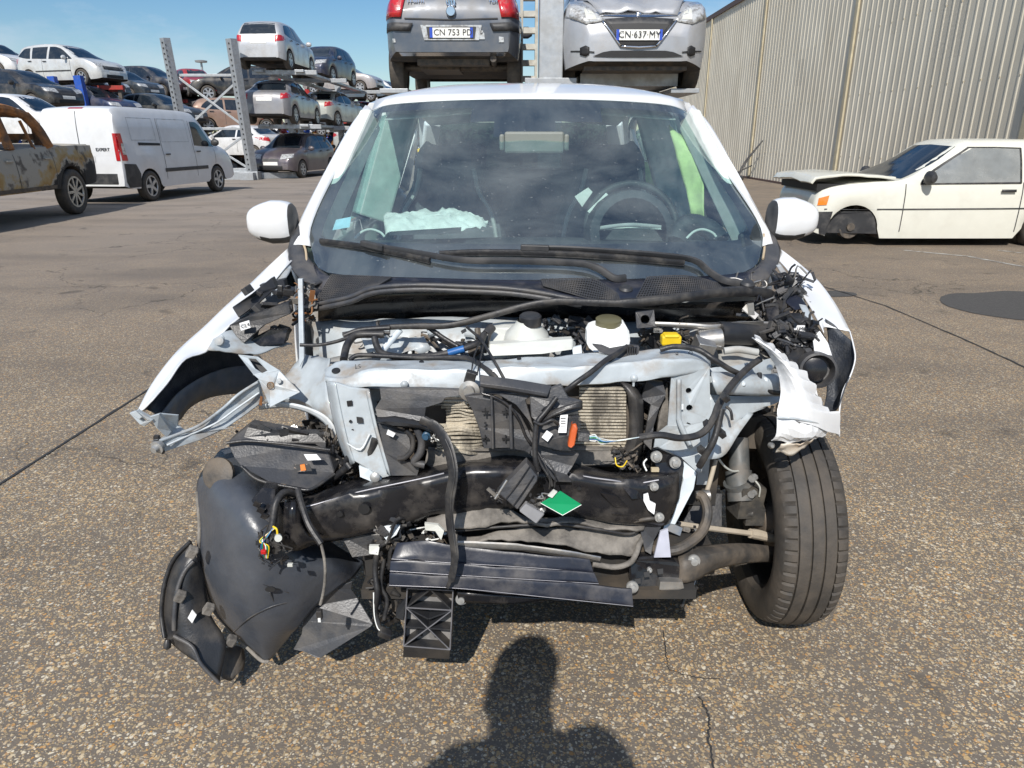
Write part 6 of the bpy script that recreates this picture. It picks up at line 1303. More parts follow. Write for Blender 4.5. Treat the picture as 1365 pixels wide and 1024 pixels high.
for k in range(5): MB().bar(P(747.5, 558+k*3.4, 1.429-k*.001), P(754, 558+k*3.4, 1.429-k*.001), .0006, .0016).build('print_line', M['ink'], car)
plate('unit_label', [(722, 583, 1.422), (729, 574, 1.424), (737, 579, 1.422), (730, 589, 1.418)], M['label'], car, .002)
plate('orange_connector', [(763, 566, 1.425), (768, 565, 1.425), (770, 572, 1.42), (766, 594, 1.412), (762, 598, 1.41), (757, 596, 1.412), (760, 578, 1.42)], M['orange'], car, .02, bevel=.002)
plate('grey_connector', [(770, 575, 1.43), (787, 578, 1.428), (786, 590, 1.42), (769, 589, 1.42)], M['plastic'], car, .018, bevel=.002)
for k, (mm_, u1, v1) in enumerate((('cloth', 800, 592), ('sticker', 804, 588), ('green', 802, 590), ('blue', 806, 589), ('cloth', 798, 584))):
    tube('connector_wire', [(786, 581+k*1.6, 1.42), (794, 580+k*2, 1.415), (u1, v1, 1.42), (820, 588, 1.44), (852, 583, 1.46)], .0011, M[mm_], car, n=5)
for k in range(9): MB().box(P(768+(k % 3)*.2, 556+k*2.6, 1.43), (.018, .004, .0018)).build('connector_pin', M['plastic2'], car)
tube('cable_bundle', [(742, 530, 1.44), (728, 548, 1.43), (716, 564, 1.42), (713, 590, 1.41), (714, 615, 1.40), (718, 628, 1.40)], .006, M['rubber'], car)
tube('cable_bundle', [(712, 562, 1.42), (722, 566, 1.41), (736, 560, 1.41), (744, 566, 1.42)], .004, M['rubber'], car)
tube('cable_bundle', [(714, 600, 1.41), (722, 620, 1.40), (732, 636, 1.39), (736, 648, 1.385)], .0035, M['rubber'], car)
tube('thin_wire', [(716, 602, 1.41), (730, 615, 1.39), (740, 632, 1.38), (739, 650, 1.38)], .0018, M['rubber'], car)
tube('thin_wire', [(718, 604, 1.405), (727, 620, 1.39), (733, 640, 1.38), (732, 652, 1.38)], .0018, M['rubber'], car)
clutter('bay_clutter', (820, 595, 850, 625), 1.52, 1.55, 45, ['plastic', 'rubber', 'iron'], .006, .02)
tube('yellow_wire', [(820, 610, 1.50), (822, 620, 1.49), (830, 622, 1.49), (836, 614, 1.49)], .0016, M['yellow'], car)
plate('torn_shroud', [(862, 508, 1.60), (884, 510, 1.60), (888, 526, 1.59), (880, 545, 1.58), (872, 570, 1.57), (868, 600, 1.56), (858, 590, 1.57), (862, 560, 1.58), (868, 540, 1.59), (856, 533, 1.60)], M['plastic2'], car, .008, crumple=.02)
plate('dusty_duct', [(884, 530, 1.62), (890, 512, 1.62), (892, 566, 1.60), (876, 580, 1.59), (878, 556, 1.60)], M['foam'], car, .01, crumple=.01)
# ---------------- bumper beam
bm = sheet('bumper_beam', [[(378, 664, 1.50), (410, 662, 1.52), (480, 640, 1.55), (560, 625, 1.56), (640, 612, 1.55), (700, 610, 1.55), (760, 616, 1.55), (808, 628, 1.54), (878, 630, 1.54), (905, 630, 1.55)],
  [(370, 678, 1.44), (404, 676, 1.44), (480, 655, 1.46), (560, 638, 1.47), (637, 622, 1.47), (700, 622, 1.48), (758, 630, 1.47), (807, 638, 1.46), (878, 640, 1.46), (905, 636, 1.49)],
  [(368, 695, 1.43), (404, 696, 1.425), (480, 676, 1.445), (560, 660, 1.455), (637, 645, 1.455), (700, 648, 1.465), (758, 655, 1.46), (820, 662, 1.45), (878, 664, 1.45), (903, 665, 1.48)],
  [(366, 715, 1.44), (404, 718, 1.43), (470, 708, 1.44), (540, 694, 1.45), (620, 676, 1.46), (700, 678, 1.47), (760, 684, 1.46), (830, 694, 1.45), (880, 696, 1.46), (893, 692, 1.48)],
  [(375, 722, 1.48), (410, 726, 1.47), (480, 712, 1.48), (560, 697, 1.50), (640, 680, 1.50), (700, 683, 1.50), (760, 688, 1.50), (830, 697, 1.49), (880, 698, 1.49), (890, 696, 1.50)]], M['gloss'], car, 70, 18, thick=.004, crumple=.008, cs=9, seed=3)
tube('beam_edge', [(372, 680, 1.437), (404, 676.5, 1.437), (440, 667, 1.447), (480, 655.5, 1.457), (560, 638.5, 1.467), (592, 631, 1.467)], .0022, mat('worn_edge', (.26, .26, .28), .35, .4), car)
tube('beam_edge', [(758, 631, 1.467), (790, 637, 1.46), (820, 641, 1.455), (845, 645, 1.455), (878, 640, 1.455)], .0024, bpy.data.materials['worn_edge'], car)
for u, v, r_, Y in ((485, 679, 8, 1.43), (453, 686, 4, 1.427), (610, 650, 3, 1.445), (618, 634, 3, 1.455), (396, 704, 7, 1.41), (772, 652, 3, 1.45)):
    plate('beam_hole', circ(u, v, Y, r_, 12, .8), M['rimdark'], car, .004)
sheet('beam_end_box', [[(366, 668, 1.44), (390, 670, 1.41), (402, 676, 1.42)], [(362, 695, 1.43), (388, 700, 1.395), (404, 705, 1.41)], [(366, 716, 1.43), (386, 733, 1.40), (430, 722, 1.42)]], M['gloss'], car, 12, crumple=.01, thick=.005)
plate('beam_end_plate', [(869, 600, 1.53), (878, 598, 1.53), (911, 613, 1.53), (912, 622, 1.525), (906, 665, 1.50), (888, 697, 1.48), (880, 694, 1.48), (884, 640, 1.51), (872, 618, 1.525)], M['gloss'], car, .012, bevel=.0015)
for u, v, Y, r_ in ((875, 609, 1.512, .0135), (900, 617, 1.512, .0135), (872, 649, 1.44, .010), (879, 690, 1.44, .011), (615, 799, 1.40, .0135), (925, 748, 1.46, .015), (843, 783, 1.40, .014), (866, 760, 1.44, .006)):
    c = P(u, v, Y); MB().lathe(c, (0, -1, .15), [(-.006, r_), (.0, r_*1.05), (.002, r_), (.002, r_*.62), (.009, r_*.58), (.010, 0)], 6 if False else 18).build('flange_bolt', M['bolt'], car, True, sharp=40)
tube('stud_rod', [(845, 695, 1.45), (862, 692, 1.44), (880, 690, 1.445)], .005, M['iron'], car)
plate('white_clip', [(858, 660, 1.435), (864, 658, 1.435), (866, 668, 1.43), (874, 672, 1.43), (872, 686, 1.42), (864, 680, 1.425), (858, 668, 1.43)], M['label'], car, .004)
for pts in ([(800, 655, 1.44), (822, 662, 1.435), (840, 680, 1.435), (818, 676, 1.435)], [(830, 650, 1.44), (852, 655, 1.44), (860, 668, 1.435), (842, 664, 1.435)], [(815, 684, 1.44), (845, 688, 1.44), (852, 694, 1.44), (820, 692, 1.44)]):
    plate('buckled_fold', pts, M['gloss'], car, .008, crumple=.02)
tube('white_wire', [(862, 628, 1.50), (858, 618, 1.51), (862, 612, 1.52)], .002, M['cloth'], car)
MB().box(P(873, 626, 1.50), (.018, .01, .008)).build('small_plug', mat('tan_plug', (.5, .42, .28), .6), car)
# hanging radar module and green card
plate('sensor_module', [(702, 617, 1.385), (717, 636, 1.38), (716, 642, 1.375), (690, 680, 1.36), (664, 658, 1.37), (670, 650, 1.372)], M['plastic2'], car, .03, bevel=.002)
tube('module_line', [(706, 622, 1.378), (690, 645, 1.368), (674, 665, 1.36)], .0012, M['gloss'], car); tube('module_line', [(712, 634, 1.374), (698, 655, 1.364), (684, 674, 1.356)], .0012, M['gloss'], car)
plate('module_plug', [(701, 672, 1.362), (726, 686, 1.355), (715, 699, 1.35), (692, 682, 1.358)], mat('light_grey_plastic', (.25, .25, .26), .5), car, .018, bevel=.002)
plate('green_card', [(747, 655, 1.365), (775, 673, 1.36), (750, 687, 1.352), (721, 671, 1.36)], M['green'], car, .003, bevel=.0006)
tube('card_edge', [(775, 673, 1.359), (750, 687, 1.351), (721, 671, 1.359)], .0008, M['cloth'], car, res=1)
plate('card_tab', [(738, 653, 1.36), (743, 656, 1.36), (736, 664, 1.357), (730, 661, 1.358)], M['hdpe'], car, .004)
clutter('bay_clutter', (704, 660, 726, 682), 1.362, 1.375, 24, ['plastic', 'plastic2', 'metal', 'plastic'], .005, .014)
clutter('bay_clutter', (653, 648, 674, 668), 1.37, 1.385, 14, ['metal', 'plastic', 'plastic'], .003, .010)
MB().bar(P(650, 651, 1.375), P(664, 663, 1.372), .004, .008).cyl(P(660, 665, 1.37), P(676, 640, 1.378), .003).build('module_bracket', M['metal'], car)
# ---------------- strap
MB().tube(px([(560, 560, 1.46), (580, 569, 1.45), (592, 585, 1.43), (600, 606, 1.41), (604, 634, 1.39), (599, 667, 1.38), (600, 700, 1.37), (606, 737, 1.35), (603, 765, 1.34), (596, 784, 1.34)]), [.009, .013, .0145, .0145, .0135, .0125, .012, .010, .005], 10, 6, flat=.28).build('rubber_strap', M['rubber'], car, True, sharp=60)
tube('strap_rib', [(594, 586, 1.424), (602, 606, 1.402), (606, 634, 1.384), (601, 667, 1.374), (603, 700, 1.364), (608, 737, 1.345)], .003, M['rubber'], car)
# ---------------- dirty foam and rubber under the beam
fm_ = M['foam']
sheet('crash_foam', [[(570, 690, 1.47), (605, 684, 1.47), (654, 673, 1.47), (700, 690, 1.475), (760, 690, 1.475), (830, 698, 1.475), (862, 698, 1.48)], [(566, 708, 1.44), (605, 706, 1.44), (654, 702, 1.44), (700, 700, 1.44), (760, 700, 1.45), (820, 709, 1.45), (858, 706, 1.46)]], fm_, car, 30, 8, crumple=.012, cs=16, thick=.008)
sheet('crash_foam', [[(606, 714, 1.46), (700, 705, 1.47), (790, 702, 1.48), (850, 712, 1.48), (858, 722, 1.48)], [(608, 722, 1.44), (700, 722, 1.44), (780, 732, 1.44), (830, 739, 1.45), (852, 735, 1.46)]], fm_, car, 30, 8, crumple=.014, cs=14, thick=.008, seed=5)
tube('bent_strip', [(606, 708, 1.45), (660, 703, 1.45), (740, 699, 1.45), (800, 706, 1.45), (838, 712, 1.46), (858, 703, 1.47)], .004, M['rubber'], car)
MB().tube(px([(610, 726, 1.42), (650, 727, 1.42), (700, 730, 1.42), (760, 738, 1.415), (800, 745, 1.42)]), [.010, .009, .007, .006], 8, 5, flat=.5).build('silver_strip', M['metal'], car, True)
tube('bent_rod', [(790, 752, 1.44), (820, 756, 1.44), (840, 750, 1.44), (848, 738, 1.44), (852, 726, 1.46), (862, 712, 1.48)], .007, M['foam'], car)
plate('end_bracket', [(852, 700, 1.47), (870, 690, 1.47), (882, 702, 1.465), (872, 722, 1.46), (868, 740, 1.45), (860, 735, 1.455)], M['plastic2'], car, .01, crumple=.01)
plate('pale_flap', [(880, 708, 1.46), (890, 704, 1.46), (894, 742, 1.44), (872, 744, 1.44)], mat('lilac_plastic', (.42, .43, .50), .5), car, .006, crumple=.01)
plate('white_clip', [(566, 698, 1.435), (584, 700, 1.435), (592, 708, 1.43), (588, 720, 1.425), (580, 708, 1.43), (567, 707, 1.432)], M['hdpe'], car, .008)
plate('white_clip', [(492, 728, 1.43), (506, 728, 1.43), (504, 740, 1.42), (492, 738, 1.425)], M['hdpe'], car, .008)
plate('paint_shard', [(506, 702, 1.44), (534, 702, 1.44), (528, 714, 1.43), (516, 720, 1.43), (508, 714, 1.435)], bpy.data.materials['bay_light'], car, .006, crumple=.01)
plate('beam_stub', [(455, 714, 1.47), (500, 700, 1.48), (520, 712, 1.47), (500, 740, 1.45), (470, 742, 1.45)], M['plastic'], car, .03, crumple=.01)
# ---------------- slatted grille panel
edges = [([(530, 724, 1.43), (575, 722, 1.42), (620, 729, 1.415), (700, 737, 1.41), (786, 746, 1.40)], [(522, 745, 1.405), (600, 750, 1.40), (700, 756, 1.395), (791, 763, 1.39)]),
         ([(521, 746, 1.395), (600, 751, 1.39), (700, 757, 1.385), (792, 764, 1.38)], [(520, 761, 1.385), (600, 766, 1.38), (700, 772, 1.375), (798, 778, 1.37)]),
         ([(520, 762, 1.375), (600, 767, 1.37), (700, 773, 1.365), (842, 785, 1.355)], [(519, 780, 1.365), (609, 784, 1.36), (700, 793, 1.355), (844, 808, 1.34)])]
gp = MB()
for T, B in edges:
    mid = [((a[0]+b[0])/2, (a[1]+b[1])/2, (a[2]+b[2])/2-.008) for a, b in zip(rsT(T), rsT(B))] if False else None
    sheet('grille_slat', [T, B], M['navy'], car, 24, 5, thick=.010, crumple=.004, cs=10, bevel=.001)
    tube('slat_edge', [(a, b+.3, c-.007) for a, b, c in B], .0009, bpy.data.materials['worn_edge'], car)
MB().box(P(650, 765, 1.43), (.42, .02, .10), (.2, .03, 0)).build('grille_backing', M['plastic'], car)
sheet('lower_lip', [[(609, 788, 1.40), (700, 794, 1.40), (780, 800, 1.40)], [(612, 802, 1.40), (680, 804, 1.40), (700, 800, 1.40)]], M['gloss'], car, 10, thick=.008)
MB().box((XC-.03, 1.55, .30), (.80, .25, .025)).box((XC-.03, 1.50, .36), (.80, .03, .10)).build('front_subframe', M['under'], car)
# ---------------- ribbed plastic absorber (crate-like)
def absorber():
    TL, TR, BR, BL = P(543, 784, 1.40), P(604, 787, 1.40), P(600, 866, 1.385), P(538, 861, 1.385)
    d = Vector((0, .030, -.004)); b = MB(); t_ = .004
    def pt(a, c): return TL.lerp(TR, a).lerp(BL.lerp(BR, a), c)
    def wall(a, c, a2, c2): b.bar((pt(a, c)+pt(a, c)+d)/2, (pt(a2, c2)+pt(a2, c2)+d)/2, .030, t_, up=(pt(a2, c2)-pt(a, c)).cross(Vector((0, 1, 0))).normalized())
    for q in ((0, 0, 1, 0), (1, 0, 1, 1), (1, 1, 0, 1), (0, 1, 0, 0), (0, .33, 1, .33), (0, .66, 1, .66), (0, .33, .5, .66), (1, .33, .5, .66), (.5, .66, 0, 1), (.5, .66, 1, 1), (.5, 0, 0, .33), (.5, 0, 1, .33), (0, .33, .5, .5), (1, .33, .5, .5)):
        wall(*q)
    o = b.build('ribbed_absorber', M['plastic'], car, bevel=.0008)
    for q in ((0, 0, 1, 0), (0, .33, 1, .33), (1, 0, 1, 1), (0, 0, 0, 1), (0, 1, 1, 1), (0, .33, .5, .66), (1, .33, .5, .66), (.5, .66, 0, 1), (.5, .66, 1, 1)):
        MB().bar(pt(q[0], q[1])-d*.02, pt(q[2], q[3])-d*.02, .0022, .002).build('absorber_edge', bpy.data.materials['worn_edge'], o)
    plate('absorber_floor', [pt(0, 0)+d*.95, pt(1, 0)+d*.95, pt(1, 1)+d*.95, pt(0, 1)+d*.95], mat('dusty_plastic', (.26, .25, .24), .7, 0, (.10, .095, .09), .7, 25), o, .004, raw=True)
    plate('absorber_front', [P(538, 861, 1.384), P(600, 866, 1.384), P(599, 879, 1.40), P(537, 876, 1.40)], M['plastic'], o, .05, raw=True, bevel=.001)
    for a, c in ((.2, .55), (.8, .55), (.35, .9), (.65, .9), (.5, .78), (.8, .45)):
        q = pt(a, c)+d*.90; MB().cyl(q, q+Vector((0, -.002, 0)), .0025, n=8).build('drain_hole', M['rimdark'], o)
    plate('absorber_wing', [(541, 805, 1.41), (543, 795, 1.42), (528, 812, 1.42), (527, 824, 1.41), (538, 829, 1.40)], M['plastic'], car, .04, bevel=.002)
absorber()
tube('loose_harness', [(503, 735, 1.43), (500, 760, 1.42), (503, 790, 1.40), (500, 815, 1.40), (506, 838, 1.39)], .007, M['rubber'], car)
tube('loose_harness', [(512, 745, 1.44), (508, 780, 1.42), (516, 800, 1.41), (512, 826, 1.40)], .005, M['rubber'], car)
tube('loose_wire', [(498, 790, 1.40), (499, 820, 1.39), (504, 838, 1.385), (512, 842, 1.38)], .0015, M['cloth'], car)
MB().box(P(513, 844, 1.385), (.03, .02, .018), (.3, .6, .2)).build('loose_plug', M['rubber'], car, bevel=.003)
# ---------------- left: wheel arch liner, air box, tyre
sheet('arch_liner', [
  [(284, 612, 1.66), (300, 598, 1.72), (330, 600, 1.74), (370, 640, 1.70), (400, 690, 1.66), (450, 730, 1.62), (486, 748, 1.60)],
  [(268, 632, 1.60), (290, 630, 1.56), (330, 645, 1.52), (365, 680, 1.49), (400, 725, 1.48), (450, 752, 1.50), (472, 768, 1.54)],
  [(263, 655, 1.58), (285, 662, 1.50), (320, 680, 1.44), (352, 710, 1.41), (385, 745, 1.42), (420, 765, 1.45), (452, 782, 1.50)],
  [(268, 700, 1.56), (285, 715, 1.48), (310, 735, 1.42), (340, 762, 1.395), (370, 785, 1.41), (400, 800, 1.44), (420, 808, 1.48)],
  [(268, 755, 1.54), (284, 775, 1.48), (308, 795, 1.43), (335, 815, 1.41), (358, 830, 1.42), (376, 838, 1.44), (396, 836, 1.47)],
  [(284, 808, 1.55), (296, 825, 1.52), (312, 842, 1.49), (328, 858, 1.48), (345, 872, 1.48), (358, 880, 1.485), (384, 850, 1.50)]],
  mat('liner_plastic', (.050, .058, .074), .27, 0, (.15, .15, .15), .35, 6, .40, .75, bump=.15, bs=50, var=.12), car, 60, 50, thick=.004, crumple=.003, cs=8)
tube('liner_seam', [(360, 790, 1.397), (366, 805, 1.412), (372, 825, 1.432), (380, 846, 1.475)], .0018, M['plastic2'], car)
tube('liner_seam', [(300, 700, 1.445), (318, 740, 1.415), (345, 775, 1.395), (385, 790, 1.42)], .0016, M['plastic'], car)
tube('liner_seam', [(312, 842, 1.485), (335, 822, 1.41), (370, 806, 1.41), (410, 800, 1.46)], .002, M['plastic2'], car)
tube('liner_rim', [(263, 655, 1.575), (266, 700, 1.555), (266, 755, 1.535), (282, 808, 1.545), (310, 842, 1.51), (345, 878, 1.48), (358, 882, 1.48)], .005, M['foam'], car)
plate('liner_flap', [(418, 808, 1.50), (447, 784, 1.50), (470, 775, 1.52), (468, 786, 1.52), (476, 797, 1.515), (497, 832, 1.47), (494, 836, 1.465), (428, 877, 1.45), (420, 877, 1.45), (408, 870, 1.46), (391, 866, 1.47), (402, 846, 1.48), (404, 828, 1.49)], M['plastic2'], car, .004, bevel=.001)
c = P(290, 632, 1.535); MB().lathe(c, (-.2, -1, .5), [(-.01, .040), (.0, .040), (.003, .034), (.003, 0)], 22).build('liner_boss', M['iron'], car, True, sharp=40)
plate('liner_slot', circ(360, 786, 1.385, 7, 10, .5), M['rimdark'], car, .003)
plate('air_box', [(302, 591, 1.56), (331, 568, 1.62), (434, 588, 1.62), (446, 630, 1.56), (414, 652, 1.50), (356, 643, 1.50), (322, 622, 1.53), (312, 612, 1.54)], M['plastic2'], car, .05, bevel=.002, crumple=.008)
plate('air_box_rim', [(330, 570, 1.60), (362, 576, 1.60), (422, 578, 1.61), (434, 590, 1.60), (434, 600, 1.59), (420, 592, 1.59), (360, 590, 1.585), (326, 582, 1.59)], M['plastic'], car, .02, crumple=.012)
tube('air_box_ridge', [(302, 591, 1.55), (330, 588, 1.56), (380, 592, 1.565), (440, 600, 1.575)], .004, M['plastic'], car)
tube('air_box_ridge', [(322, 622, 1.52), (345, 640, 1.50), (390, 650, 1.49), (415, 652, 1.49), (446, 632, 1.54)], .004, M['plastic'], car)
plate('box_label', [(405, 606, 1.545), (422, 606, 1.545), (428, 613, 1.54), (410, 614, 1.54)], M['label'], car, .002)
plate('orange_tag', [(391, 620, 1.53), (412, 619, 1.53), (416, 628, 1.525), (393, 629, 1.525)], mat('mottled_tag', (.45, .35, .28), .5, 0, (.05, .05, .05), 1, 60, .45, .5), car, .002)
plate('orange_tag', [(400, 620, 1.528), (406, 619, 1.528), (408, 627, 1.523), (401, 628, 1.523)], M['amber'], car, .003)
clutter('bay_clutter', (330, 570, 400, 600), 1.60, 1.66, 50, ['plastic', 'gloss', 'plastic2', 'metal'], .01, .05)
clutter('bay_clutter', (400, 575, 450, 640), 1.60, 1.66, 50, ['plastic', 'gloss', 'iron', 'foam'], .01, .04)
clutter('bay_clutter', (385, 640, 460, 665), 1.56, 1.62, 60, ['plastic', 'iron', 'rubber', 'gloss'], .01, .04)
ow = MB()
we = bpy.data.objects.new('wheel', None); COL.objects.link(we); we.parent = car; we.location = (-.60, .12, .30); we.rotation_euler = (R(0), R(-12), R(28)); we.empty_display_size = .1
tb = MB(); r0 = .297
tb.lathe((0, 0, 0), (1, 0, 0), [(-.07, .20), (-.085, .23), (-.082, .275), (-.065, .292), (-.02, r0), (.02, r0), (.065, .292), (.082, .275), (.085, .23), (.07, .20)], 40).build('tyre', M['dusty_tyre'], we, True, sharp=50)
for q in we.children: q.matrix_basis = Matrix.Identity(4)
# black connectors and harness on the liner
plate('lamp_plug', [(334, 668, 1.42), (350, 650, 1.44), (366, 652, 1.43), (366, 668, 1.41), (360, 700, 1.38), (350, 692, 1.39)], M['gloss'], car, .03, bevel=.003)
for k in range(3): MB().box(P(343+k*5, 672+k*8, 1.392), (.016, .006, .014), (0, .5, 0)).build('plug_rib', M['gloss'], car, bevel=.001)
tube('harness', [(398, 660, 1.46), (380, 656, 1.43), (368, 670, 1.40), (364, 695, 1.38), (362, 715, 1.37), (372, 730, 1.37)], .008, M['rubber'], car)
clutter('bay_clutter', (346, 708, 380, 752), 1.36, 1.385, 46, ['rubber', 'plastic', 'plastic', 'gloss', 'rubber'], .006, .020)
for k, mm_ in enumerate(('blue', 'green', 'red', 'cloth', 'green', 'yellow')):
    tube('harness_wire', [(364+k*.6, 704, 1.365), (356-k*2, 716+k, 1.355), (348+k*2, 728, 1.35), (352+k, 744, 1.355)], .0013, M[mm_], car, n=5)
tube('yellow_wire', [(364, 702, 1.36), (369, 706, 1.355), (370, 716, 1.355)], .0022, M['yellow'], car)
MB().box(P(352, 735, 1.35), (.012, .012, .010)).build('red_plug', M['red'], car, bevel=.002)
c = P(371, 716, 1.355); MB().cyl(c, c+Vector((.004, -.012, .004)), .008).build('white_plug', M['hdpe'], car, True, sharp=40)
MB().box(P(387, 753, 1.36), (.012, .008, .007)).build('white_plug', M['hdpe'], car, bevel=.001)
MB().tube(px([(397, 653, 1.44), (402, 672, 1.41), (412, 700, 1.375), (428, 725, 1.355)]), .0075, 8, 5).build('hanging_cable', M['rubber'], car, True)
tube('hanging_cable', [(428, 725, 1.355), (433, 750, 1.35), (433, 775, 1.35), (430, 795, 1.35), (427, 806, 1.35)], .0035, M['foam'], car)
MB().box(P(426, 819, 1.35), (.013, .012, .024)).build('cable_plug', M['plastic'], car, bevel=.002); MB().box(P(426, 826, 1.345), (.006, .006, .010)).build('cable_plug', M['cloth'], car)
sheet('left_duct', [[(254, 724, 1.52), (236, 740, 1.52), (225, 757, 1.52), (217, 785, 1.50), (214, 812, 1.48), (219, 850, 1.44)], [(262, 745, 1.50), (250, 762, 1.48), (242, 790, 1.46), (240, 815, 1.44), (243, 845, 1.42), (262, 884, 1.39)], [(270, 760, 1.52), (274, 790, 1.50), (280, 820, 1.47), (296, 845, 1.45), (301, 866, 1.43), (292, 911, 1.39)]], M['plastic'], car, 24, 14, thick=.006, crumple=.006, cs=12)
tube('duct_lip', [(254, 722, 1.52), (234, 742, 1.51), (224, 762, 1.50), (217, 790, 1.48), (215, 820, 1.46), (219, 850, 1.43)], .005, M['rubber'], car)
tube('duct_lip', [(258, 748, 1.49), (246, 762, 1.475), (237, 785, 1.455), (233, 812, 1.435), (232, 840, 1.42)], .0055, M['plastic2'], car)
tube('duct_lip', [(232, 848, 1.415), (256, 862, 1.40), (268, 885, 1.385), (292, 911, 1.375)], .005, M['plastic2'], car)
for u, v in ((240, 795), (278, 812), (256, 736), (308, 854)): MB().box(P(u, v, 1.445 if u < 290 else 1.45), (.022, .02, .026), (.2, .6, .4)).build('duct_clip', M['foam'], car, bevel=.003)
plate('diamond_sticker', [(256, 813, 1.43), (262, 820, 1.43), (256, 831, 1.425), (250, 824, 1.425)], M['label'], car, .002)
sheet('torn_felt', [[(300, 866, 1.47), (318, 866, 1.48), (326, 880, 1.48)], [(292, 905, 1.42), (308, 905, 1.43), (322, 900, 1.45)]], M['iron'], car, 10, crumple=.02, cs=40, thick=.006)
MB().lathe(P(223, 858, 1.41), (0, -.4, -1), [(-.01, .006), (0, .009), (.01, .009), (.014, .004), (.016, 0)], 10).build('duct_screw', M['gloss'], car, True)
# ---------------- right: suspension and wheel
tube('drop_link', [(954, 613, 1.62), (948, 636, 1.60), (940, 662, 1.58)], .006, mat('dusty_rod', (.42, .36, .28), .7), car)
tube('brake_line', [(958, 612, 1.66), (966, 622, 1.68), (976, 628, 1.70), (984, 628, 1.72)], .003, M['hdpe'], car)
MB().tube(px([(931, 660, 1.56), (938, 664, 1.55), (943, 684, 1.53), (936, 708, 1.50), (916, 726, 1.47), (896, 734, 1.46), (872, 732, 1.48)]), .0125, 10, 6).build('anti_roll_bar', M['iron'], car, True)
MB().cyl(P(928, 662, 1.57), P(946, 660, 1.57), .014).build('bar_joint', M['metal'], car, True, sharp=40)
MB().tube(px([(895, 697, 1.60), (945, 704, 1.63), (1000, 711, 1.67)]), .0075, 8, 3).build('tie_rod', bpy.data.materials['dusty_rod'], car, True)
MB().tube(px([(1000, 711, 1.67), (1012, 713, 1.68), (1028, 717, 1.69), (1044, 720, 1.71)]), [.013, .014, .013, .006], 10, 4).build('tie_rod_end', bpy.data.materials['dusty_rod'], car, True)
sheet('control_arm', [[(902, 738, 1.50), (930, 733, 1.52), (972, 729, 1.58), (1000, 728, 1.63), (1032, 730, 1.68)], [(905, 752, 1.46), (930, 746, 1.47), (972, 737, 1.53), (1000, 738, 1.60), (1030, 740, 1.66)], [(904, 775, 1.45), (922, 772, 1.46), (950, 756, 1.52), (985, 748, 1.58), (1026, 746, 1.66)]], M['iron'], car, 22, 10, thick=.02)
sheet('arm_dust_patch', [[(915, 733, 1.54), (940, 728, 1.57), (970, 726, 1.60)], [(912, 740, 1.53), (940, 734, 1.555), (975, 731, 1.59)]], bpy.data.materials['dusty_rod'], car, 8, thick=.004)
plate('subframe_end', [(838, 746, 1.46), (870, 742, 1.46), (902, 748, 1.46), (912, 756, 1.45), (918, 776, 1.44), (908, 786, 1.44), (842, 796, 1.43)], M['gloss'], car, .06, bevel=.004, crumple=.01)
plate('subframe_bracket', [(880, 775, 1.43), (910, 776, 1.43), (912, 785, 1.425), (895, 790, 1.425), (879, 786, 1.425)], M['metal'], car, .02, crumple=.01)
for u, v in ((862, 766), (850, 775), (880, 762)): plate('subframe_hole', [(u-4, v-3, 1.425), (u+4, v-4, 1.425), (u+4, v+3, 1.42), (u-3, v+4, 1.42)], M['rimdark'], car, .002)
plate('mud_guard_panel', [(935, 658, 1.75), (962, 658, 1.75), (962, 702, 1.70), (905, 702, 1.70)], M['rubber'], car, .02)
MB().cyl(P(984, 585, 1.80), P(986, 640, 1.74), .028, n=16).cyl(P(984, 628, 1.75), P(988, 668, 1.71), .036, n=16).cyl(P(984, 640, 1.73), P(986, 645, 1.73), .042, n=16).build('damper', mat('damper_grey', (.09, .095, .095), .5, 0, (.2, .17, .14), .5, 20), car, True, sharp=40)
MB().box(P(995, 665, 1.72), (.07, .06, .09), (0, .1, .2)).box(P(1003, 684, 1.72), (.05, .05, .05)).cyl(P(1012, 690, 1.74), P(1040, 695, 1.78), .06, n=18).cyl(P(990, 684, 1.70), P(1002, 684, 1.70), .012).build('steering_knuckle', mat('knuckle_iron', (.075, .072, .068), .6, .4, (.2, .17, .13), .5, 20, bump=.3, bs=60), car, True, sharp=40)
MB().lathe(P(1020, 690, 1.74), (1, .1, 0), [(-.03, .02), (-.02, .045), (0, .05), (.02, .08), (.03, .12), (.04, .125)], 26).build('brake_disc', M['iron'], car, True, sharp=40)
for u, v in ((1006, 636), (1005, 657)):
    c = P(u, v, 1.69); MB().cyl(c, c+Vector((-.012, -.012, 0)), .010, n=8).build('knuckle_bolt', M['bolt'], car, True, sharp=40)
tube('knuckle_wire', [(1006, 640, 1.68), (1013, 650, 1.68), (1012, 662, 1.69)], .0025, M['hdpe'], car)
tube('drive_shaft', [(1008, 560, 1.88), (1015, 590, 1.9), (1025, 620, 1.9)], .03, M['rubber'], car)
# strut tower spring dark mass
MB().cyl(P(1000, 560, 1.90), P(1000, 600, 1.86), .07, n=18).build('spring_seat', M['under'], car, True, sharp=40)
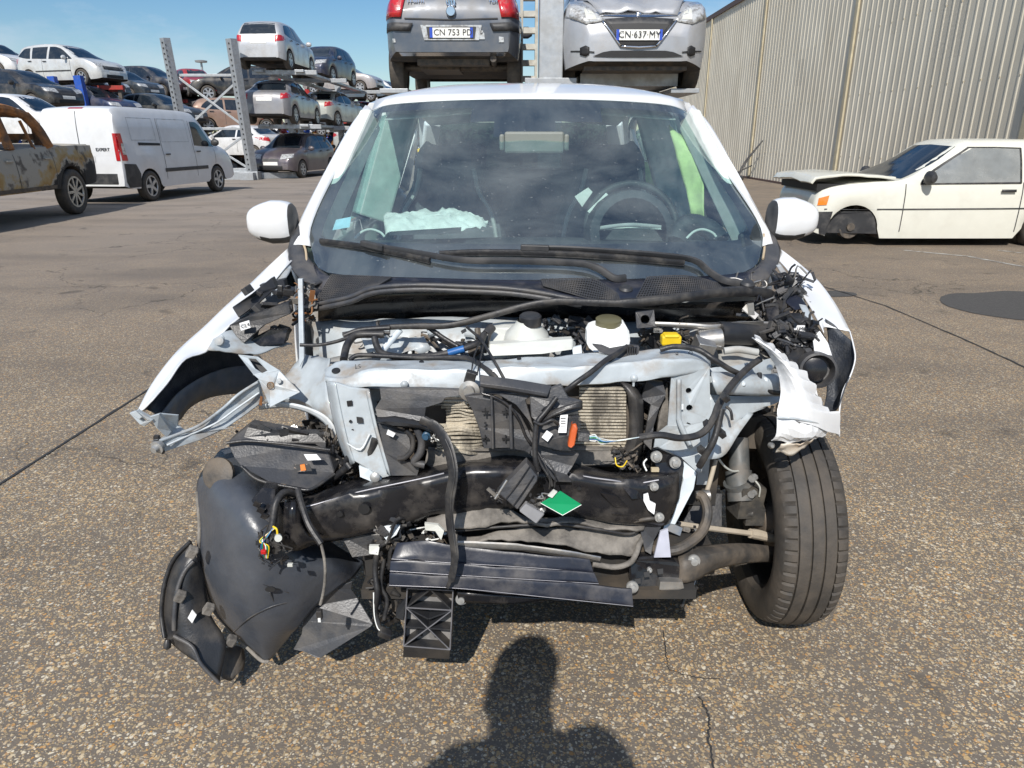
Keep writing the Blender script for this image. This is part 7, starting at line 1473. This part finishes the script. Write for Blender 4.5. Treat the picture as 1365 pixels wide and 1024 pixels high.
# front wheel with treaded tyre
def front_tyre():
    cx_, cy, cz = .772, 1.80, .297
    e = bpy.data.objects.new('wheel', None); COL.objects.link(e); e.parent = car; e.location = (cx_-XC, 0, cz); e.rotation_euler = (0, R(-1.5), R(-2)); e.empty_display_size = .1
    prof = [(-.060, .196), (-.078, .205), (-.086, .225), (-.088, .245), (-.084, .268), (-.078, .280), (-.070, .2870), (-.058, .2915), (-.052, .2925), (-.0495, .2925), (-.049, .2855), (-.045, .2855), (-.0445, .2935), (-.019, .2965), (-.0185, .289), (-.0135, .289), (-.013, .2968), (.013, .2968), (.0135, .289), (.0185, .289), (.019, .2965), (.0445, .2935), (.045, .2855), (.049, .2855), (.0495, .2925), (.058, .2915), (.070, .287), (.078, .28), (.084, .268), (.088, .245), (.086, .225), (.078, .205), (.060, .196)]
    n = 300; V = []; F = []
    for k in range(n):
        a = k*2*math.pi/n
        for (x, r_) in prof:
            sk = 0
            rr = r_
            if r_ > .2860 and abs(x) > .0445 and k % 5 == 0 and abs(x) < .082: rr = r_-.0065
            if .0445 > x > .019 and r_ > .29 and k % 5 == 2: rr = r_-.0028
            if -.0445 < x < -.019 and r_ > .29 and k % 10 == 4: rr = r_-.0028
            V.append(Vector((x, rr*math.cos(a), rr*math.sin(a))))
    m = len(prof)
    for k in range(n):
        k2 = (k+1) % n
        for j in range(m-1): F.append((k*m+j, k*m+j+1, k2*m+j+1, k2*m+j))
    me = bpy.data.meshes.new('tyre'); me.from_pydata(V, [], F); me.materials.append(M['tyre']); me.polygons.foreach_set('use_smooth', [True]*len(F)); me.set_sharp_from_angle(angle=R(25)); link('tyre', me, e)
    b = MB(); b.lathe((0, 0, 0), (1, 0, 0), [(-.062, .197), (-.060, .188), (-.04, .184), (-.01, .165), (.03, .16), (.045, .14), (.05, 0)], 48)
    b.lathe((0, 0, 0), (1, 0, 0), [(.062, .197), (.060, .188), (.045, .184)], 48)
    me2 = bpy.data.meshes.new('rim'); me2.from_pydata([tuple(v) for v in b.V], [], b.F); me2.materials.append(M['rimdark']); me2.polygons.foreach_set('use_smooth', [True]*len(b.F)); link('rim', me2, e)
front_tyre()
# ---------------- right fender
Ow = [(1040, 332, 2.35), (1051, 340, 2.30), (1072, 357, 2.20), (1092, 376, 2.10), (1110, 400, 2.00), (1123, 422, 1.92), (1133, 442, 1.84), (1138, 458, 1.78)]
Iw = [(1036, 346, 2.30), (1046, 356, 2.24), (1058, 372, 2.14), (1068, 391, 2.05), (1080, 410, 1.96), (1090, 428, 1.88), (1098, 444, 1.82), (1100, 450, 1.79)]
Mw = [(1038, 339, 2.33), (1050, 347, 2.27), (1066, 364, 2.17), (1082, 382, 2.08), (1098, 403, 1.98), (1108, 423, 1.905), (1112, 434, 1.86), (1114, 440, 1.83)]
sheet('fender', [Iw[:7], [(1041, 338, 2.33), (1053, 350, 2.26), (1069, 368, 2.16), (1084, 388, 2.07), (1096, 408, 1.97), (1100, 424, 1.90), (1100, 436, 1.86)], Ow[:7]], M['white'], car, 36, 10, thick=.003)
sheet('fender_gutter', [[(1037, 348, 2.29), (1058, 378, 2.12), (1078, 414, 1.94), (1090, 440, 1.84)], [(1032, 350, 2.28), (1052, 382, 2.10), (1070, 416, 1.93), (1084, 446, 1.84)]], M['bay'], car, 14, thick=.003)
# fender side wall seen from inside (dark) with torn outer lip
sheet('fender_inner_face', [[(1100, 425, 1.88), (1112, 433, 1.86), (1124, 445, 1.84), (1137, 458, 1.80), (1139, 478, 1.76)], [(1104, 455, 1.86), (1112, 470, 1.84), (1122, 485, 1.81), (1132, 495, 1.77), (1138, 490, 1.74)], [(1102, 520, 1.80), (1108, 530, 1.78), (1116, 538, 1.76), (1122, 530, 1.73), (1128, 512, 1.70)], [(1098, 545, 1.74), (1102, 549, 1.72), (1108, 549, 1.70), (1114, 547, 1.68), (1119, 540, 1.66)]], M['dark_in'], car, 18, 16, thick=.003)
sheet('fender', [[(1133, 442, 1.83), (1137, 458, 1.79), (1140, 478, 1.75), (1134, 500, 1.72), (1124, 520, 1.69), (1119, 548, 1.655), (1119, 582, 1.63)], [(1131, 440, 1.86), (1138, 458, 1.83), (1141, 478, 1.80), (1135, 500, 1.77), (1125, 520, 1.74), (1119.5, 548, 1.70), (1119, 582, 1.66)]], M['white'], car, 24, 5, thick=.003)
tp_ = [(1002, 449, 1.64), (1008, 446, 1.64), (1019, 456, 1.635), (1030, 461, 1.63), (1041, 470, 1.62), (1052, 482, 1.61), (1060, 486, 1.61), (1066, 495, 1.605), (1072, 494, 1.605), (1080, 508, 1.60), (1087, 512, 1.60), (1090, 528, 1.60), (1097, 536, 1.605), (1099, 546, 1.61), (1106, 550, 1.615), (1119, 548, 1.63), (1119, 581, 1.62), (1112, 573, 1.60), (1101, 567, 1.58), (1080, 561, 1.56), (1057, 558, 1.55), (1037, 556, 1.56), (1040, 540, 1.575), (1042, 526, 1.59), (1041, 508, 1.60), (1035, 489, 1.615), (1028, 474, 1.625), (1018, 463, 1.635)]
lo_ = [(1037, 558, 1.555), (1036, 548, 1.56), (1041, 520, 1.59), (1035, 489, 1.615), (1020, 465, 1.63), (1002, 449, 1.64)]
hi_ = [(1119, 581, 1.60), (1106, 550, 1.60), (1090, 522, 1.60), (1070, 495, 1.605), (1040, 468, 1.62), (1006, 446, 1.64)]
mid_ = [((a[0]+b[0])/2+3, (a[1]+b[1])/2+4, (a[2]+b[2])/2-.035) for a, b in zip(lo_, hi_)]
mid_[0] = (1078, 566, 1.545)
hi_ = [(1119, 581, 1.60), (1119, 550, 1.60), (1108, 552, 1.60), (1102, 542, 1.60), (1096, 545, 1.60), (1094, 530, 1.60), (1086, 526, 1.60), (1088, 513, 1.60), (1078, 508, 1.60), (1075, 495, 1.605), (1066, 499, 1.605), (1062, 486, 1.61), (1053, 484, 1.615), (1046, 472, 1.62), (1036, 470, 1.625), (1030, 459, 1.63), (1019, 456, 1.635), (1012, 447, 1.64), (1005, 445, 1.64)]
sheet('torn_fender', [lo_, mid_, hi_], M['white'], car, 64, 12, thick=.0025, crumple=.005, cs=14, seed=7, smooth=False)
plate('torn_edge', tp_[3:14]+[(1084, 522, 1.60), (1062, 498, 1.60), (1040, 478, 1.615)], M['white'], car, .002, crumple=.02)
sheet('torn_fender', [[(1036, 557, 1.553), (1060, 559, 1.55), (1085, 562, 1.56), (1110, 573, 1.595)], [(1034, 572, 1.55), (1058, 575, 1.54), (1082, 580, 1.545), (1106, 582, 1.58)], [(1027, 583, 1.56), (1050, 592, 1.55), (1072, 593, 1.55), (1088, 588, 1.56)]], M['white'], car, 15, 7, thick=.002, crumple=.020, cs=20, seed=1, smooth=False)
sheet('torn_fender', [[(1040, 588, 1.56), (1062, 590, 1.555), (1088, 586, 1.56)], [(1034, 602, 1.57), (1052, 608, 1.565), (1072, 601, 1.57)]], mat('scuffed_white', (.68, .63, .55), .5, 0, (.45, .32, .2), .6, 14), car, 12, 8, thick=.002, crumple=.012, cs=26, seed=8)
tube('tear_lip', [(1037, 557, 1.55), (1057, 558, 1.54), (1080, 562, 1.548), (1101, 568, 1.575), (1118, 580, 1.61)], .0025, M['bay'], car)
c = P(1028, 594, 1.56); MB().lathe(c, (0, -1, .2), [(-.004, .008), (.004, .008), (.01, .004), (.01, 0)], 10).build('loose_bolt', M['metal'], car, True)
# headlamp area at the right
MB().lathe(P(1091, 494, 1.72), (-.2, -1, .2), [(-.06, .045), (-.05, .046), (0, .046), (.004, .040), (-.03, .034), (-.035, 0)], 24).build('washer_neck', M['plastic2'], car, True, sharp=40)
MB().lathe(P(1089, 494, 1.70), (-.2, -1, .2), [(-.02, .030), (-.016, .016), (-.016, 0)], 20).build('neck_cap', M['gloss'], car, True)
plate('relay_box', [(1046, 430, 1.86), (1052, 423, 1.88), (1078, 424, 1.88), (1088, 432, 1.87), (1084, 446, 1.84), (1054, 450, 1.83), (1044, 440, 1.85)], M['plastic'], car, .06, bevel=.003)
plate('relay_label', [(1058, 434, 1.832), (1073, 434, 1.832), (1073, 443, 1.828), (1058, 443, 1.828)], M['label'], car, .002)
text('label_text', 'C1M8', .0135, M['ink'], car, pm(P(1065.5, 438.5, 1.826), (1, 0, 0), (0, .2, 1)))
for pts, m_ in (([(1046, 388, 2.02), (1068, 396, 2.0), (1078, 410, 1.96), (1060, 414, 1.95), (1048, 404, 1.98)], 'navy'), ([(1030, 392, 2.02), (1048, 390, 2.02), (1050, 410, 1.97), (1036, 420, 1.95)], 'plastic'),
                ([(1020, 410, 1.96), (1038, 405, 1.96), (1040, 428, 1.92), (1026, 434, 1.91)], 'gloss'), ([(1050, 455, 1.84), (1080, 452, 1.84), (1086, 480, 1.78), (1066, 490, 1.76), (1050, 478, 1.79)], 'plastic'),
                ([(1030, 366, 2.14), (1048, 372, 2.12), (1060, 392, 2.04), (1036, 388, 2.06)], 'plastic')):
    plate('lamp_carrier', pts, M[m_], car, .03, bevel=.002)
plate('lamp_carrier', [(1084, 455, 1.80), (1092, 440, 1.82), (1104, 458, 1.78), (1109, 474, 1.75), (1086, 470, 1.78)], M['white'], car, .003)
clutter('bay_clutter', (1030, 430, 1090, 500), 1.80, 1.90, 110, ['plastic', 'gloss', 'plastic2', 'rubber'], .01, .05)
clutter('bay_clutter', (1040, 365, 1075, 420), 1.98, 2.1, 60, ['plastic', 'gloss', 'plastic2', 'metal'], .01, .04)
clutter('bay_clutter', (968, 372, 1020, 386), 2.06, 2.12, 26, ['metal', 'foam', 'plastic2', 'iron'], .006, .03)
clutter('bay_clutter', (395, 380, 420, 430), 1.98, 2.06, 40, ['foam', 'plastic2', 'rust', 'plastic'], .008, .03)
tube('hinge_wire', [(965, 373, 2.08), (980, 371, 2.08), (1000, 377, 2.07), (1018, 374, 2.08), (1020, 383, 2.07), (990, 384, 2.07)], .003, M['metal'], car)
plate('hinge_arm', [(384, 400, 2.02), (404, 396, 2.03), (424, 404, 2.0), (422, 412, 1.98), (400, 410, 1.98)], M['foam'], car, .01, crumple=.01)
tube('gas_strut', [(995, 408, 2.0), (1008, 420, 1.97), (1018, 430, 1.94)], .004, M['metal'], car)
# added dark panel so daylight does not leak through the wheel bays
MB().box((XC, 2.20, .42), (1.50, .03, .40)).build('bay_light_screen', M['under'], car)
for q in (.44, -.42): MB().box((XC+q, 1.95, .60), (.03, .5, .30)).build('longitudinal', M['bay'], car)

# ------------------------------------------------------------ the photographer, whose shadow falls on the ground
def person():
    t = thing('person', 'person in dark jacket standing just behind the viewpoint whose shadow falls before the wreck', 'person', (-.10, -.38, 0))
    bx_, by = -.325, -.33
    J = {'pel': ((0, 0, .95), .15), 'wa': ((0, 0, 1.1), .145), 'ch': ((0, .0, 1.3), .165), 'nk': ((-.02, .01, 1.53), .085), 'hd0': ((-.045, .02, 1.62), .078), 'hd': ((-.06, .03, 1.72), .084), 'hd2': ((-.065, .02, 1.80), .070),
         'sl': ((-.17, 0, 1.44), .08), 'el': ((-.28, .06, 1.14), .05), 'wl': ((-.06, .20, 1.24), .035), 'sr': ((.17, 0, 1.52), .095), 'er': ((.30, .02, 1.16), .05), 'wr': ((.24, .17, 1.18), .035),
         'hl': ((-.10, 0, .9), .10), 'kl': ((-.11, .03, .50), .065), 'al': ((-.12, 0, .09), .042), 'tl': ((-.13, .15, .04), .04), 'hr': ((.10, 0, .9), .10), 'kr': ((.11, .03, .50), .065), 'ar': ((.12, 0, .09), .042), 'tr': ((.13, .15, .04), .04),
         'gl': ((.09, .235, 1.27), .026), 'gr': ((.20, .235, 1.20), .026)}
    E = [('pel', 'wa'), ('wa', 'ch'), ('ch', 'nk'), ('nk', 'hd0'), ('hd0', 'hd'), ('hd', 'hd2'), ('ch', 'sl'), ('sl', 'el'), ('el', 'wl'), ('wl', 'gl'), ('ch', 'sr'), ('sr', 'er'), ('er', 'wr'), ('wr', 'gr'), ('pel', 'hl'), ('hl', 'kl'), ('kl', 'al'), ('al', 'tl'), ('pel', 'hr'), ('hr', 'kr'), ('kr', 'ar'), ('ar', 'tr')]
    ks = list(J); o0 = Vector((bx_, by, 0))-t.location
    # fingers
    for s, g in ((-1, 'gl'), (1, 'gr')):
        base = Vector(J[g][0])
        for k in range(4):
            a = f'f{g}{k}a'; b = f'f{g}{k}b'; J[a] = (base+Vector((-s*.012, .03, .03-.019*k)), .0095); J[b] = (base+Vector((-s*.038, .045, .032-.019*k)), .008); E += [(g, a), (a, b)]
        J[f't{g}'] = (base+Vector((-s*.028, -.012, .018)), .010); E.append((g, f't{g}'))
    ks = list(J)
    me = bpy.data.meshes.new('body'); me.from_pydata([tuple(Vector(J[k][0])+o0) for k in ks], [(ks.index(a), ks.index(b)) for a, b in E], [])
    o = link('body', me, t); sk = o.modifiers.new('skin', 'SKIN'); sl = me.skin_vertices[0].data
    for i, k in enumerate(ks):
        r_ = J[k][1]; sl[i].radius = (r_, r_*(.72 if k in ('ch', 'wa', 'pel') else 1)); sl[i].use_root = (k == 'pel')
    s2 = o.modifiers.new('sub', 'SUBSURF'); s2.levels = 2; s2.render_levels = 2
    me.materials.append(M['jacket'])
    hh = o0+Vector((-.06, .02, 1.745))+t.location
    MB().lathe(hh, (0, 0, 1), [(-.12, .080), (-.05, .088), (.03, .085), (.08, .060), (.105, 0)], 20).build('hair', M['hair'], t, True)
    fc = hh+Vector((0, .098, -.02))
    MB().cyl(fc+Vector((0, -.01, -.03)), fc+Vector((0, .022, -.05)), .010, .014, n=8).build('nose', M['skin'], t, True)
    for s in (-1, 1):
        MB().lathe(fc+Vector((s*.034, .0, 0)), (0, 1, 0), [(-.01, .013), (.002, .010), (.005, 0)], 10).build('eye', M['label'], t, True)
        MB().lathe(hh+Vector((s*.082, 0, -.03)), (s, 0, 0), [(-.01, .02), (.002, .024), (.006, .012), (.006, 0)], 10).build('ear', M['skin'], t, True)
    MB().box(fc+Vector((0, .002, -.085)), (.045, .01, .010)).build('mouth', M['red'], t, bevel=.003)
    return t
person()
